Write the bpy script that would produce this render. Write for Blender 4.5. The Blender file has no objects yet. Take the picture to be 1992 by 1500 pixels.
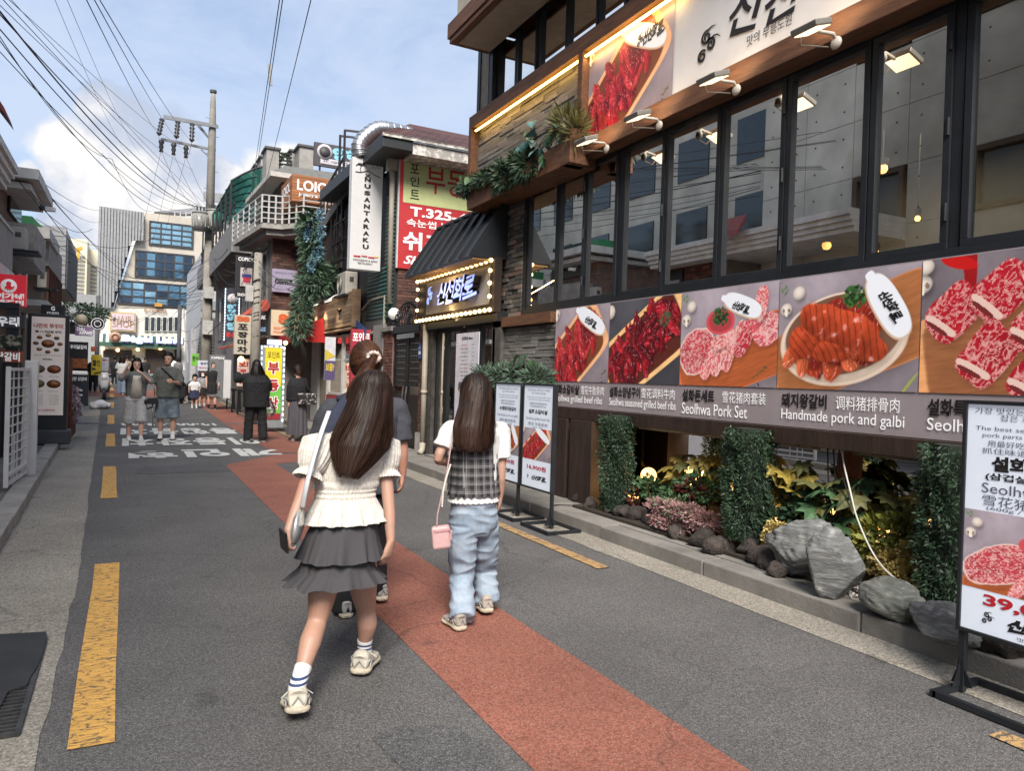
import bpy,math,random
import numpy as np
from mathutils import Vector,Matrix,noise as mnoise
random.seed(7)
np.random.seed(7)
R=math.radians
SC=bpy.context.scene
COL=SC.collection
EYE=1.5
FPX,CX,CY=1430.0,996.0,750.0
ROLL=R(1.8)
def _axes():
 dx,dy=247.0-CX,715.0-CY
 c,s=math.cos(-ROLL),math.sin(-ROLL)
 ux,uy=c*dx-s*dy,s*dx+c*dy
 p=math.atan2(uy,FPX)
 a=math.atan(-ux/FPX*math.cos(p))
 f=Vector((math.sin(a)*math.cos(p),math.cos(a)*math.cos(p),math.sin(p)))
 r=Vector((math.cos(a),-math.sin(a),0))
 return f,r,r.cross(f)
FWD,RT0,UP0=_axes()
CR,SR=math.cos(ROLL),math.sin(ROLL)
CAM_R=RT0*CR-UP0*(-SR)*-1
CAM_R=RT0*CR+UP0*SR
CAM_U=UP0*CR-RT0*SR
cam_d=bpy.data.cameras.new('camera');cam=bpy.data.objects.new('camera',cam_d);COL.objects.link(cam)
m3=Matrix((CAM_R,CAM_U,-FWD)).transposed()
cam.matrix_world=Matrix.Translation((0,0,EYE))@m3.to_4x4()
cam_d.sensor_width=36.0;cam_d.lens=FPX/1992*36.0
cam_d.clip_start=0.05;cam_d.clip_end=3000
SC.camera=cam
SUN_ELEV,SUN_AZ=R(45),R(203)
SUN_DIR=Vector((math.sin(SUN_AZ)*math.cos(SUN_ELEV),math.cos(SUN_AZ)*math.cos(SUN_ELEV),math.sin(SUN_ELEV)))
W=bpy.data.worlds.new('World');SC.world=W;W.use_nodes=True
def build_world():
 nt=W.node_tree;N=nt.nodes;L=nt.links;N.clear()
 out=N.new('ShaderNodeOutputWorld')
 sky=N.new('ShaderNodeTexSky');sky.sky_type='NISHITA';sky.sun_disc=False
 sky.sun_elevation=SUN_ELEV;sky.sun_rotation=SUN_AZ;sky.air_density=1.0;sky.dust_density=2.2;sky.ozone_density=1.4
 b1=N.new('ShaderNodeBackground');b1.inputs[1].default_value=0.076
 tint=N.new('ShaderNodeMix');tint.data_type='RGBA';tint.inputs[0].default_value=0.34
 L.new(sky.outputs[0],tint.inputs[6]);tint.inputs[7].default_value=(3.2,4.1,5.9,1)
 L.new(tint.outputs[2],b1.inputs[0])
 b2=N.new('ShaderNodeBackground');b2.inputs[1].default_value=0.93
 mix=N.new('ShaderNodeMixShader');L.new(b1.outputs[0],mix.inputs[1]);L.new(b2.outputs[0],mix.inputs[2]);L.new(mix.outputs[0],out.inputs[0])
 tc=N.new('ShaderNodeTexCoord')
 def math_(op,a,b=None,clamp=False):
  m=N.new('ShaderNodeMath');m.operation=op;m.use_clamp=clamp
  for i,v in enumerate((a,b)):
   if v is None:continue
   if isinstance(v,(int,float)):m.inputs[i].default_value=v
   else:L.new(v,m.inputs[i])
  return m.outputs[0]
 def noise(scale,det,rough,vec,dist=0.0,sc=(1,1,1)):
  mp=N.new('ShaderNodeMapping');mp.inputs['Scale'].default_value=sc;L.new(vec,mp.inputs[0])
  n=N.new('ShaderNodeTexNoise');n.inputs['Scale'].default_value=scale;n.inputs['Detail'].default_value=det
  n.inputs['Roughness'].default_value=rough;n.inputs['Distortion'].default_value=dist;L.new(mp.outputs[0],n.inputs[0]);return n.outputs[0]
 def ramp(v,a,b):
  m=N.new('ShaderNodeMapRange');m.interpolation_type='SMOOTHSTEP';m.inputs[1].default_value=a;m.inputs[2].default_value=b;L.new(v,m.inputs[0]);return m.outputs[0]
 d=tc.outputs['Generated']
 veil=ramp(noise(2.3,8,0.62,d,0.35,(1,1,2.6)),0.33,0.62)
 veil=math_('MULTIPLY',veil,0.78)
 veil2=ramp(noise(6.0,9,0.6,d,0.3,(1,1,2.2)),0.5,0.72)
 veil2=math_('MULTIPLY',veil2,0.5)
 veil=math_('MAXIMUM',veil,veil2)
 sep=N.new('ShaderNodeSeparateXYZ');L.new(d,sep.inputs[0])
 low=N.new('ShaderNodeMapRange');low.inputs[1].default_value=0.34;low.inputs[2].default_value=0.0;L.new(sep.outputs[2],low.inputs[0])
 haze=math_('MULTIPLY',low.outputs[0],0.22)
 veil=math_('MAXIMUM',veil,haze)
 warp=noise(9.0,10,0.66,d)
 warp_small=noise(30.0,6,0.6,d)
 warp=math_('ADD',math_('MULTIPLY',math_('SUBTRACT',warp,0.5),0.30),math_('MULTIPLY',math_('SUBTRACT',warp_small,0.5),0.09))
 dens=None
 for(px,py,rad,strength)in CUMULI:
  v=CAM_R*((px-CX)/FPX)-CAM_U*((py-CY)/FPX)+FWD
  v.normalize()
  dp=N.new('ShaderNodeVectorMath');dp.operation='DISTANCE';L.new(d,dp.inputs[0]);dp.inputs[1].default_value=v
  q=math_('DIVIDE',dp.outputs[1],rad/FPX)
  q=math_('SUBTRACT',strength,q)
  dens=q if dens is None else math_('MAXIMUM',dens,q)
 dens=math_('ADD',dens,math_('MULTIPLY',warp,3.4))
 band=N.new('ShaderNodeMapRange');band.inputs[1].default_value=0.36;band.inputs[2].default_value=0.1;L.new(sep.outputs[2],band.inputs[0])
 other=math_('SUBTRACT',math_('ADD',noise(3.2,8,0.6,d),math_('MULTIPLY',band.outputs[0],0.16)),0.66)
 other=math_('MULTIPLY',other,4.0)
 dens=math_('MAXIMUM',dens,other)
 cm=ramp(dens,0.0,0.34)
 shade=ramp(math_('ADD',noise(7.0,7,0.55,d),math_('MULTIPLY',dens,0.07)),0.40,0.64)
 cc=N.new('ShaderNodeMix');cc.data_type='RGBA';L.new(shade,cc.inputs[0])
 cc.inputs[6].default_value=(0.25,0.28,0.345,1);cc.inputs[7].default_value=(0.52,0.495,0.465,1)
 vc=N.new('ShaderNodeMix');vc.data_type='RGBA';L.new(cm,vc.inputs[0]);vc.inputs[6].default_value=(0.30,0.345,0.43,1);L.new(cc.outputs[2],vc.inputs[7])
 L.new(vc.outputs[2],b2.inputs[0])
 L.new(math_('MAXIMUM',veil,math_('MULTIPLY',cm,0.93)),mix.inputs[0])
CUMULI=[(200,208,44,1.15),(240,255,66,1.15),(295,325,100,1.1),(330,300,60,1.0),(135,290,62,1.0),(560,330,70,.8),(350,410,120,1.0),(190,380,120,.8),(420,470,130,.8),(560,420,120,.6),(130,300,55,0.8),(150,330,80,0.8),(455,360,70,0.8),(430,330,45,0.7),(500,330,60,0.7),(60,340,60,0.5),(105,430,60,0.5),(240,420,140,0.8)]
build_world()
sun_d=bpy.data.lights.new('sun','SUN');sun=bpy.data.objects.new('sun',sun_d);COL.objects.link(sun)
sun_d.energy=2.6;sun_d.angle=R(24);sun_d.color=(1.0,0.93,0.84)
sun.rotation_euler=SUN_DIR.to_track_quat('Z','Y').to_euler()
SC.view_settings.view_transform='Standard';SC.view_settings.look='None'
SC.view_settings.gamma=1.0;SC.view_settings.use_curve_mapping=False
SC.view_settings.exposure=1.3
SC.render.engine='CYCLES'
SC.cycles.max_bounces=6;SC.cycles.transparent_max_bounces=12;SC.cycles.diffuse_bounces=3;SC.cycles.glossy_bounces=3
SC.cycles.use_denoising=True
SC.cycles.caustics_reflective=False;SC.cycles.caustics_refractive=False
def ray(px,py):return CAM_R*(px-CX)-CAM_U*(py-CY)+FWD*FPX
def oy(px,py,Y):
 d=ray(px,py);t=Y/d.y;return Vector((d.x*t,Y,d.z*t+EYE))
def ox(px,py,X):
 d=ray(px,py);t=X/d.x;return Vector((X,d.y*t,d.z*t+EYE))
def oz(px,py,z=0.0):
 d=ray(px,py);t=(z-EYE)/d.z;return Vector((d.x*t,d.y*t,z))
def gz(y):
 return 0.02*max(0.0,y-22.0)if y>22 else 0.0
MATS={}
def srgb(r,g,b):return tuple(((c/255)/12.92 if c/255<=0.04045 else((c/255+0.055)/1.055)**2.4)for c in(r,g,b))
def mat(name,color=(0.5,0.5,0.5),rough=0.6,metal=0.0,var=0.12,scale=6.0,bump=0.0,bscale=None,col2=None,lo=0.35,hi=0.65,emit=None,estr=0.0,stretch=(1,1,1),rnd=0.0,attr=None,spec=0.5,det=6,coord='Object',sheen=0.0,trans=0.0,bdist=0.01):
 """one procedural material: base colour broken up by noise, optional second colour, bump, per-object random tint"""
 if name in MATS:return MATS[name]
 m=bpy.data.materials.new(name);MATS[name]=m;m.use_nodes=True
 nt=m.node_tree;N=nt.nodes;L=nt.links
 p=N['Principled BSDF']
 p.inputs['Roughness'].default_value=rough;p.inputs['Metallic'].default_value=metal
 p.inputs['Specular IOR Level'].default_value=spec
 if sheen:p.inputs['Sheen Weight'].default_value=sheen
 if trans:p.inputs['Transmission Weight'].default_value=trans
 tc=N.new('ShaderNodeTexCoord');mp=N.new('ShaderNodeMapping');L.new(tc.outputs[coord],mp.inputs[0]);mp.inputs['Scale'].default_value=stretch
 n=N.new('ShaderNodeTexNoise');n.inputs['Scale'].default_value=scale;n.inputs['Detail'].default_value=det;n.inputs['Roughness'].default_value=0.65
 L.new(mp.outputs[0],n.inputs[0])
 mr=N.new('ShaderNodeMapRange');mr.inputs[1].default_value=lo;mr.inputs[2].default_value=hi;L.new(n.outputs[0],mr.inputs[0])
 mx=N.new('ShaderNodeMix');mx.data_type='RGBA';L.new(mr.outputs[0],mx.inputs[0])
 c1=tuple(c*(1-var)for c in color)+(1,)
 c2=(tuple(min(1,c*(1+var))for c in color)if col2 is None else tuple(col2))+(1,)
 mx.inputs[6].default_value=c1;mx.inputs[7].default_value=c2
 src=mx.outputs[2]
 if attr:
  at=N.new('ShaderNodeAttribute');at.attribute_name=attr
  mm=N.new('ShaderNodeMix');mm.data_type='RGBA';mm.blend_type='MULTIPLY';mm.inputs[0].default_value=1;L.new(src,mm.inputs[6]);L.new(at.outputs[0],mm.inputs[7]);src=mm.outputs[2]
 if rnd:
  oi=N.new('ShaderNodeObjectInfo');mr2=N.new('ShaderNodeMapRange');mr2.inputs[3].default_value=1-rnd;mr2.inputs[4].default_value=1+rnd;L.new(oi.outputs['Random'],mr2.inputs[0])
  hs=N.new('ShaderNodeHueSaturation');L.new(mr2.outputs[0],hs.inputs['Value']);L.new(src,hs.inputs['Color']);src=hs.outputs[0]
 L.new(src,p.inputs['Base Color'])
 if bump:
  n2=N.new('ShaderNodeTexNoise');n2.inputs['Scale'].default_value=bscale or scale*6;n2.inputs['Detail'].default_value=5
  L.new(mp.outputs[0],n2.inputs[0])
  b=N.new('ShaderNodeBump');b.inputs['Strength'].default_value=bump;b.inputs['Distance'].default_value=bdist;L.new(n2.outputs[0],b.inputs['Height']);L.new(b.outputs[0],p.inputs['Normal'])
 if emit is not None:
  if emit=='base':L.new(src,p.inputs['Emission Color'])
  else:p.inputs['Emission Color'].default_value=tuple(emit)+(1,)
  p.inputs['Emission Strength'].default_value=estr
 return m
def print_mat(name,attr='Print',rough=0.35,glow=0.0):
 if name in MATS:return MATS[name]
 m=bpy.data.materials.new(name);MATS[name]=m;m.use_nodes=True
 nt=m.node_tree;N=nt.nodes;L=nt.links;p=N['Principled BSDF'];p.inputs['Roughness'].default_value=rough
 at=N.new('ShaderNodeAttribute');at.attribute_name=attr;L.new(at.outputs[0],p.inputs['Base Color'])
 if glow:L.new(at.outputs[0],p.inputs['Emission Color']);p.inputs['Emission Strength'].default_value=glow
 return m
def glass_mat(name,tint=(0.75,0.8,0.78),refl=0.22,rough=0.0,gain=1.6):
 if name in MATS:return MATS[name]
 m=bpy.data.materials.new(name);MATS[name]=m;m.use_nodes=True
 nt=m.node_tree;N=nt.nodes;L=nt.links;N.clear()
 out=N.new('ShaderNodeOutputMaterial');t=N.new('ShaderNodeBsdfTransparent');t.inputs[0].default_value=tint+(1,)
 g=N.new('ShaderNodeBsdfGlossy');g.inputs['Roughness'].default_value=rough;g.inputs[0].default_value=(1,0.97,0.90,1)
 f=N.new('ShaderNodeFresnel');f.inputs[0].default_value=1.5
 ml=N.new('ShaderNodeMath');ml.operation='MULTIPLY_ADD';ml.use_clamp=True;L.new(f.outputs[0],ml.inputs[0]);ml.inputs[1].default_value=gain;ml.inputs[2].default_value=refl
 mx=N.new('ShaderNodeMixShader');L.new(ml.outputs[0],mx.inputs[0]);L.new(t.outputs[0],mx.inputs[1]);L.new(g.outputs[0],mx.inputs[2]);L.new(mx.outputs[0],out.inputs[0])
 return m
def emis(name,color,s):return mat(name,color,0.5,emit=color,estr=s,var=0.02)
class MB:
 def __init__(s):s.v=[];s.f=[]
 def add(s,vs,fs):
  b=len(s.v);s.v.extend([tuple(v)for v in vs]);s.f.extend([tuple(b+i for i in f)for f in fs]);return s
 def box(s,x0,x1,y0,y1,z0,z1):
  if x0>x1:x0,x1=x1,x0
  if y0>y1:y0,y1=y1,y0
  if z0>z1:z0,z1=z1,z0
  vs=[(x0,y0,z0),(x1,y0,z0),(x1,y1,z0),(x0,y1,z0),(x0,y0,z1),(x1,y0,z1),(x1,y1,z1),(x0,y1,z1)]
  return s.add(vs,[(3,2,1,0),(4,5,6,7),(0,1,5,4),(1,2,6,5),(2,3,7,6),(3,0,4,7)])
 def obox(s,c,ax,ay,az):
  c=Vector(c);ax=Vector(ax);ay=Vector(ay);az=Vector(az)
  vs=[c+ax*i+ay*j+az*k for k in(-1,1)for(i,j)in((-1,-1),(1,-1),(1,1),(-1,1))]
  return s.add(vs,[(3,2,1,0),(4,5,6,7),(0,1,5,4),(1,2,6,5),(2,3,7,6),(3,0,4,7)])
 def bar(s,a,b,w,h=None,up=(0,0,1)):
  a=Vector(a);b=Vector(b);d=b-a
  if d.length<1e-6:return s
  h=w if h is None else h;u=Vector(up)
  if abs(d.normalized().dot(u))>0.98:u=Vector((0,1,0))if abs(d.normalized().y)<0.9 else Vector((1,0,0))
  x=d.cross(u).normalized();y=x.cross(d).normalized()
  return s.obox((a+b)/2,x*w/2,d/2,y*h/2)
 def tube(s,pts,r,n=8,cap=True,radii=None):
  pts=[Vector(p)for p in pts];m=len(pts);x=None;base=len(s.v)
  for i,p in enumerate(pts):
   t=(pts[min(i+1,m-1)]-pts[max(i-1,0)]);t=t.normalized()if t.length>1e-9 else Vector((0,0,1))
   if x is None:
    h=Vector((0,0,1))if abs(t.z)<0.9 else Vector((1,0,0));x=t.cross(h).normalized()
   else:
    x=(x-t*x.dot(t));x=x.normalized()if x.length>1e-6 else t.orthogonal().normalized()
   y=t.cross(x);rr=(radii[i]if radii is not None else r);ra,rb=rr if isinstance(rr,(tuple,list))else(rr,rr)
   for k in range(n):
    a=2*math.pi*k/n;q=p+x*math.cos(a)*ra+y*math.sin(a)*rb;s.v.append((q.x,q.y,q.z))
  for i in range(m-1):
   for k in range(n):
    a=base+i*n+k;b_=base+i*n+(k+1)%n;s.f.append((a,b_,b_+n,a+n))
  if cap:
   s.f.append(tuple(base+k for k in reversed(range(n))));s.f.append(tuple(base+(m-1)*n+k for k in range(n)))
  return s
 def ball(s,c,r,n=12,m=8,rot=None):
  c=Vector(c);rx,ry,rz=(r,r,r)if isinstance(r,(int,float))else r;base=len(s.v)
  def put(v):
   v=Vector(v)
   if rot is not None:v=rot@v
   v=v+c;s.v.append((v.x,v.y,v.z))
  put((0,0,rz))
  for i in range(1,m):
   p=math.pi*i/m
   for k in range(n):
    a=2*math.pi*k/n;put((rx*math.sin(p)*math.cos(a),ry*math.sin(p)*math.sin(a),rz*math.cos(p)))
  put((0,0,-rz));last=len(s.v)-1
  for k in range(n):s.f.append((base,base+1+k,base+1+(k+1)%n))
  for i in range(m-2):
   for k in range(n):
    a=base+1+i*n+k;b_=base+1+i*n+(k+1)%n;s.f.append((a,a+n,b_+n,b_))
  for k in range(n):s.f.append((last,base+1+(m-2)*n+(k+1)%n,base+1+(m-2)*n+k))
  return s
 def prism(s,pts,off):
  off=Vector(off);n=len(pts);p2=[Vector(p)+off for p in pts]
  return s.add([Vector(p)for p in pts]+p2,[tuple(range(n)),tuple(reversed(range(n,2*n)))]+[(i,i+n,(i+1)%n+n,(i+1)%n)for i in range(n)])
 def mesh(s,name,smooth=False):
  me=bpy.data.meshes.new(name);me.from_pydata(s.v,[],s.f);me.update()
  if smooth:me.polygons.foreach_set('use_smooth',[True]*len(me.polygons))
  return me
 def build(s,name,m,parent=None,smooth=False,bevel=0.0):
  me=s.mesh(name,smooth);return obj(name,me,m,parent,bevel)
def fixn(me):
 import bmesh
 bm=bmesh.new();bm.from_mesh(me);bmesh.ops.recalc_face_normals(bm,faces=bm.faces);bm.to_mesh(me);bm.free();return me
def obj(name,me,m,parent=None,bevel=0.0):
 o=bpy.data.objects.new(name,me);COL.objects.link(o)
 if m is not None:
  for k in(m if isinstance(m,(list,tuple))else[m]):me.materials.append(k)
 if parent is not None:
  o.parent=parent
  if not parent.get('_rel'):o.matrix_parent_inverse=Matrix.Translation(parent.location).inverted()if parent.parent is None else Matrix.Identity(4)
 if bevel:
  b=o.modifiers.new('bevel','BEVEL');b.width=bevel;b.segments=2;b.limit_method='ANGLE'
 return o
def sub(name,me_or_mb,m,part,smooth=False,bevel=0.0):
 me=me_or_mb.mesh(name,smooth)if isinstance(me_or_mb,MB)else me_or_mb
 o=bpy.data.objects.new(name,me);COL.objects.link(o)
 if m is not None:me.materials.append(m)
 o.parent=part
 o.matrix_parent_inverse=MW(part).inverted()
 if bevel:
  b=o.modifiers.new('bevel','BEVEL');b.width=bevel;b.segments=2;b.limit_method='ANGLE'
 return o
def MW(o):
 m=o.matrix_basis.copy()
 if o.parent is not None:m=MW(o.parent)@o.matrix_parent_inverse@m
 return m
def tag(o,label=None,cat=None,group=None,kind=None):
 if label:o['label']=label
 if cat:o['category']=cat
 if group:o['group']=group
 if kind:o['kind']=kind
 return o
def thing(name,label,cat,loc=(0,0,0),group=None):
 o=bpy.data.objects.new(name,None);COL.objects.link(o);o.location=loc;o.empty_display_size=0.2
 return tag(o,label,cat,group)
def struct(name,mb,m,smooth=False):
 o=obj(name,mb.mesh(name,smooth)if isinstance(mb,MB)else mb,m);o['kind']='structure';return o
def part(name,mb,m,parent,smooth=False,bevel=0.0,kind=None):
 o=sub(name,mb,m,parent,smooth,bevel)
 if kind:o['kind']=kind
 return o
def place_copy(name,me,parent,M,m=None):
 o=bpy.data.objects.new(name,me);COL.objects.link(o);o.parent=parent
 o.matrix_parent_inverse=MW(parent).inverted();o.matrix_basis=M
 return o
_TX={}
_TMP=bpy.data.scenes.new('workbench')
def eval_mesh(o):
 _TMP.collection.objects.link(o)
 with bpy.context.temp_override(scene=_TMP,view_layer=_TMP.view_layers[0]):
  dg=bpy.context.evaluated_depsgraph_get();me=bpy.data.meshes.new_from_object(o.evaluated_get(dg))
 _TMP.collection.objects.unlink(o);return me
def text_mesh(body,bold=0.0,shear=0.0,extrude=0.0,align='CENTER',spacing=1.0,line=1.0,res=3):
 key=(body,bold,shear,extrude,spacing,line,res,align)
 if key in _TX:return _TX[key]
 c=bpy.data.curves.new('lettering','FONT');c.body=body;c.size=1;c.offset=bold;c.shear=shear;c.extrude=extrude
 c.align_x=align;c.space_character=spacing;c.space_line=line;c.resolution_u=res
 o=bpy.data.objects.new('lettering',c)
 me=eval_mesh(o)
 bpy.data.objects.remove(o);bpy.data.curves.remove(c)
 n=len(me.vertices);a=np.zeros(n*3,np.float32);me.vertices.foreach_get('co',a);a=a.reshape(-1,3)
 fs=[tuple(p.vertices)for p in me.polygons]
 bpy.data.meshes.remove(me);_TX[key]=(a,fs);return _TX[key]
def letter(parent,body,C,Rv,Uv,w,h,m,bold=0.0,shear=0.0,extrude=0.0,spacing=1.0,line=1.0,res=3,name='lettering',keep=False,warp=None):
 """text fitted into a w x h box centred on C; Rv, Uv the unit right and up of the surface"""
 a,fs=text_mesh(body,bold,shear,max(extrude,0.0),'CENTER',spacing,line,res)
 if len(a)==0:return None
 a=a.copy();lo=a[:,:2].min(0);hi=a[:,:2].max(0);c=(lo+hi)/2;s=np.array([w,h])/np.maximum(hi-lo,1e-6)
 if keep:s[:]=s.min()
 xy=(a[:,:2]-c)*s
 if warp is not None:xy=warp(xy)
 Rv=Vector(Rv).normalized();Uv=Vector(Uv).normalized();Nv=Rv.cross(Uv)
 z=a[:,2]*(extrude/extrude if extrude else 0)
 P=np.array(C)[None,:]+xy[:,0:1]*np.array(Rv)[None,:]+xy[:,1:2]*np.array(Uv)[None,:]+z[:,None]*np.array(Nv)[None,:]
 me=bpy.data.meshes.new(name);me.from_pydata([tuple(p)for p in P],[],fs);me.update()
 return sub(name,me,m,parent)if parent is not None else obj(name,me,m)
XL=(Vector((0,-1,0)),Vector((0,0,1)))
XR=(Vector((0,1,0)),Vector((0,0,1)))
YF=(Vector((1,0,0)),Vector((0,0,1)))
ORD=['first','second','third','fourth','fifth','sixth','seventh','eighth','ninth','tenth','eleventh','twelfth','thirteenth','fourteenth','fifteenth','sixteenth','seventeenth','eighteenth','nineteenth','twentieth','twenty-first','twenty-second','twenty-third','twenty-fourth','twenty-fifth','twenty-sixth']
def fbm(x,y,z=0.0,o=4):return mnoise.fractal(Vector((x,y,z)),1.0,2.0,o)
def bx(name,x0,x1,y0,y1,z0,z1,m,parent,bevel=0.0):
 mb=MB();mb.box(x0,x1,y0,y1,z0,z1);return part(name,mb,m,parent,False,bevel)
def sft(y):return-0.022*max(0.0,y-6)
M_GROUND=mat('ground_grey',(.16,.15,.14),.95,scale=1.5,bump=.3)
def asphalt_mat(name,base,speck,tint=None,gscale=260):
 m=bpy.data.materials.new(name);MATS[name]=m;m.use_nodes=True;nt=m.node_tree;N=nt.nodes;L=nt.links;p=N['Principled BSDF'];p.inputs['Roughness'].default_value=.88
 tc=N.new('ShaderNodeTexCoord');v=N.new('ShaderNodeTexVoronoi');v.inputs['Scale'].default_value=gscale*.95;L.new(tc.outputs['Object'],v.inputs[0])
 n=N.new('ShaderNodeTexNoise');n.inputs['Scale'].default_value=1.1;n.inputs['Detail'].default_value=8;n.inputs['Roughness'].default_value=.6;L.new(tc.outputs['Object'],n.inputs[0])
 n2=N.new('ShaderNodeTexNoise');n2.inputs['Scale'].default_value=55;n2.inputs['Detail'].default_value=5;n2.inputs['Roughness'].default_value=.75;L.new(tc.outputs['Object'],n2.inputs[0])
 mr=N.new('ShaderNodeMapRange');mr.inputs[1].default_value=.40;mr.inputs[2].default_value=.62;L.new(n2.outputs[0],mr.inputs[0])
 mx=N.new('ShaderNodeMix');mx.data_type='RGBA';L.new(mr.outputs[0],mx.inputs[0]);mx.inputs[6].default_value=tuple(c*.62 for c in base)+(1,);mx.inputs[7].default_value=tuple(c*1.3 for c in base)+(1,)
 st=N.new('ShaderNodeMath');st.operation='GREATER_THAN';sv=N.new('ShaderNodeSeparateColor');L.new(v.outputs['Color'],sv.inputs[0]);L.new(sv.outputs[0],st.inputs[0]);st.inputs[1].default_value=.80
 mx2=N.new('ShaderNodeMix');mx2.data_type='RGBA';L.new(st.outputs[0],mx2.inputs[0]);L.new(mx.outputs[2],mx2.inputs[6]);mx2.inputs[7].default_value=speck+(1,)
 big=N.new('ShaderNodeMapRange');big.inputs[1].default_value=.3;big.inputs[2].default_value=.7;big.inputs[3].default_value=.8;big.inputs[4].default_value=1.16;L.new(n.outputs[0],big.inputs[0])
 hs=N.new('ShaderNodeHueSaturation');L.new(big.outputs[0],hs.inputs['Value']);L.new(mx2.outputs[2],hs.inputs['Color'])
 n3=N.new('ShaderNodeTexNoise');n3.inputs['Scale'].default_value=3.2;n3.inputs['Detail'].default_value=4;n3.inputs['Roughness'].default_value=.5;mp3=N.new('ShaderNodeMapping');mp3.inputs['Location'].default_value=(7.3,2.2,0);L.new(tc.outputs['Object'],mp3.inputs[0]);L.new(mp3.outputs[0],n3.inputs[0])
 sp_=N.new('ShaderNodeMapRange');sp_.inputs[1].default_value=.66;sp_.inputs[2].default_value=.72;sp_.inputs[3].default_value=0;sp_.inputs[4].default_value=.38;L.new(n3.outputs[0],sp_.inputs[0])
 mx3=N.new('ShaderNodeMix');mx3.data_type='RGBA';L.new(sp_.outputs[0],mx3.inputs[0]);L.new(hs.outputs[0],mx3.inputs[6]);mx3.inputs[7].default_value=(.018,.018,.02,1)
 vc=N.new('ShaderNodeTexVoronoi');vc.feature='DISTANCE_TO_EDGE';vc.inputs['Scale'].default_value=.55;wp=N.new('ShaderNodeVectorMath');wp.operation='MULTIPLY_ADD';L.new(n.outputs['Color'],wp.inputs[0]);wp.inputs[1].default_value=(.8,.8,0);L.new(tc.outputs['Object'],wp.inputs[2]);L.new(wp.outputs[0],vc.inputs[0])
 cr=N.new('ShaderNodeMapRange');cr.inputs[1].default_value=.0;cr.inputs[2].default_value=.005;cr.inputs[3].default_value=.45;cr.inputs[4].default_value=0;L.new(vc.outputs['Distance'],cr.inputs[0])
 mx4=N.new('ShaderNodeMix');mx4.data_type='RGBA';L.new(cr.outputs[0],mx4.inputs[0]);L.new(mx3.outputs[2],mx4.inputs[6]);mx4.inputs[7].default_value=(.02,.02,.02,1)
 L.new(mx4.outputs[2],p.inputs['Base Color'])
 b=N.new('ShaderNodeBump');b.inputs['Strength'].default_value=.75;b.inputs['Distance'].default_value=.006;L.new(n2.outputs[0],b.inputs['Height']);L.new(b.outputs[0],p.inputs['Normal']);return m
M_ASPH=asphalt_mat('asphalt',(.086,.084,.083),(.19,.185,.18))
M_ASPH2=asphalt_mat('asphalt_patch',(.064,.065,.068),(.17,.17,.17))
M_REDRD=asphalt_mat('red_road_coating',(.245,.082,.054),(.33,.17,.13))
M_GUT=asphalt_mat('gutter_concrete',(.25,.23,.195),(.38,.36,.31),gscale=150)
M_KERB=mat('kerb_concrete',(.20,.19,.175),.92,var=.3,scale=2.2,bump=.45,bscale=70,lo=.3,hi=.7,det=10)
M_KERBL=mat('kerb_granite',(.31,.295,.27),.9,var=.22,scale=3,bump=.3,bscale=120,det=10)
def worn_paint(name,color,wear_lo,crack=True):
 m=bpy.data.materials.new(name);MATS[name]=m;m.use_nodes=True;nt=m.node_tree;N=nt.nodes;L=nt.links;p=N['Principled BSDF'];p.inputs['Roughness'].default_value=.75
 tc=N.new('ShaderNodeTexCoord');n=N.new('ShaderNodeTexNoise');n.inputs['Scale'].default_value=16;n.inputs['Detail'].default_value=9;n.inputs['Roughness'].default_value=.72
 mp=N.new('ShaderNodeMapping');mp.inputs['Scale'].default_value=(.55,1.5,1);L.new(tc.outputs['Object'],mp.inputs[0]);L.new(mp.outputs[0],n.inputs[0])
 mr=N.new('ShaderNodeMapRange');mr.inputs[1].default_value=wear_lo;mr.inputs[2].default_value=wear_lo+.05;L.new(n.outputs[0],mr.inputs[0])
 vo=N.new('ShaderNodeTexVoronoi');vo.feature='DISTANCE_TO_EDGE';vo.inputs['Scale'].default_value=21;mp2=N.new('ShaderNodeMapping');mp2.inputs['Scale'].default_value=(.5,2.2,1)
 wv=N.new('ShaderNodeVectorMath');wv.operation='MULTIPLY_ADD';L.new(n.outputs['Color'],wv.inputs[0]);wv.inputs[1].default_value=(.10,.10,0);L.new(tc.outputs['Object'],wv.inputs[2]);L.new(wv.outputs[0],mp2.inputs[0]);L.new(mp2.outputs[0],vo.inputs[0])
 cr=N.new('ShaderNodeMapRange');cr.inputs[1].default_value=.008;cr.inputs[2].default_value=.05;L.new(vo.outputs['Distance'],cr.inputs[0])
 ml=N.new('ShaderNodeMath');ml.operation='MULTIPLY';L.new(mr.outputs[0],ml.inputs[0]);L.new(cr.outputs[0],ml.inputs[1])
 n2=N.new('ShaderNodeTexNoise');n2.inputs['Scale'].default_value=5;n2.inputs['Detail'].default_value=6;L.new(tc.outputs['Object'],n2.inputs[0])
 c1=N.new('ShaderNodeMix');c1.data_type='RGBA';L.new(n2.outputs[0],c1.inputs[0]);c1.inputs[6].default_value=tuple(c*.8 for c in color)+(1,);c1.inputs[7].default_value=tuple(min(1,c*1.15)for c in color)+(1,)
 mx=N.new('ShaderNodeMix');mx.data_type='RGBA';L.new(ml.outputs[0]if crack else mr.outputs[0],mx.inputs[0]);mx.inputs[6].default_value=(.075,.073,.07,1);L.new(c1.outputs[2],mx.inputs[7]);L.new(mx.outputs[2],p.inputs['Base Color'])
 b=N.new('ShaderNodeBump');b.inputs['Strength'].default_value=.5;b.inputs['Distance'].default_value=.004;L.new(ml.outputs[0],b.inputs['Height']);L.new(b.outputs[0],p.inputs['Normal']);return m
M_YEL=worn_paint('yellow_paint',(.66,.37,.085),.355)
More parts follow.
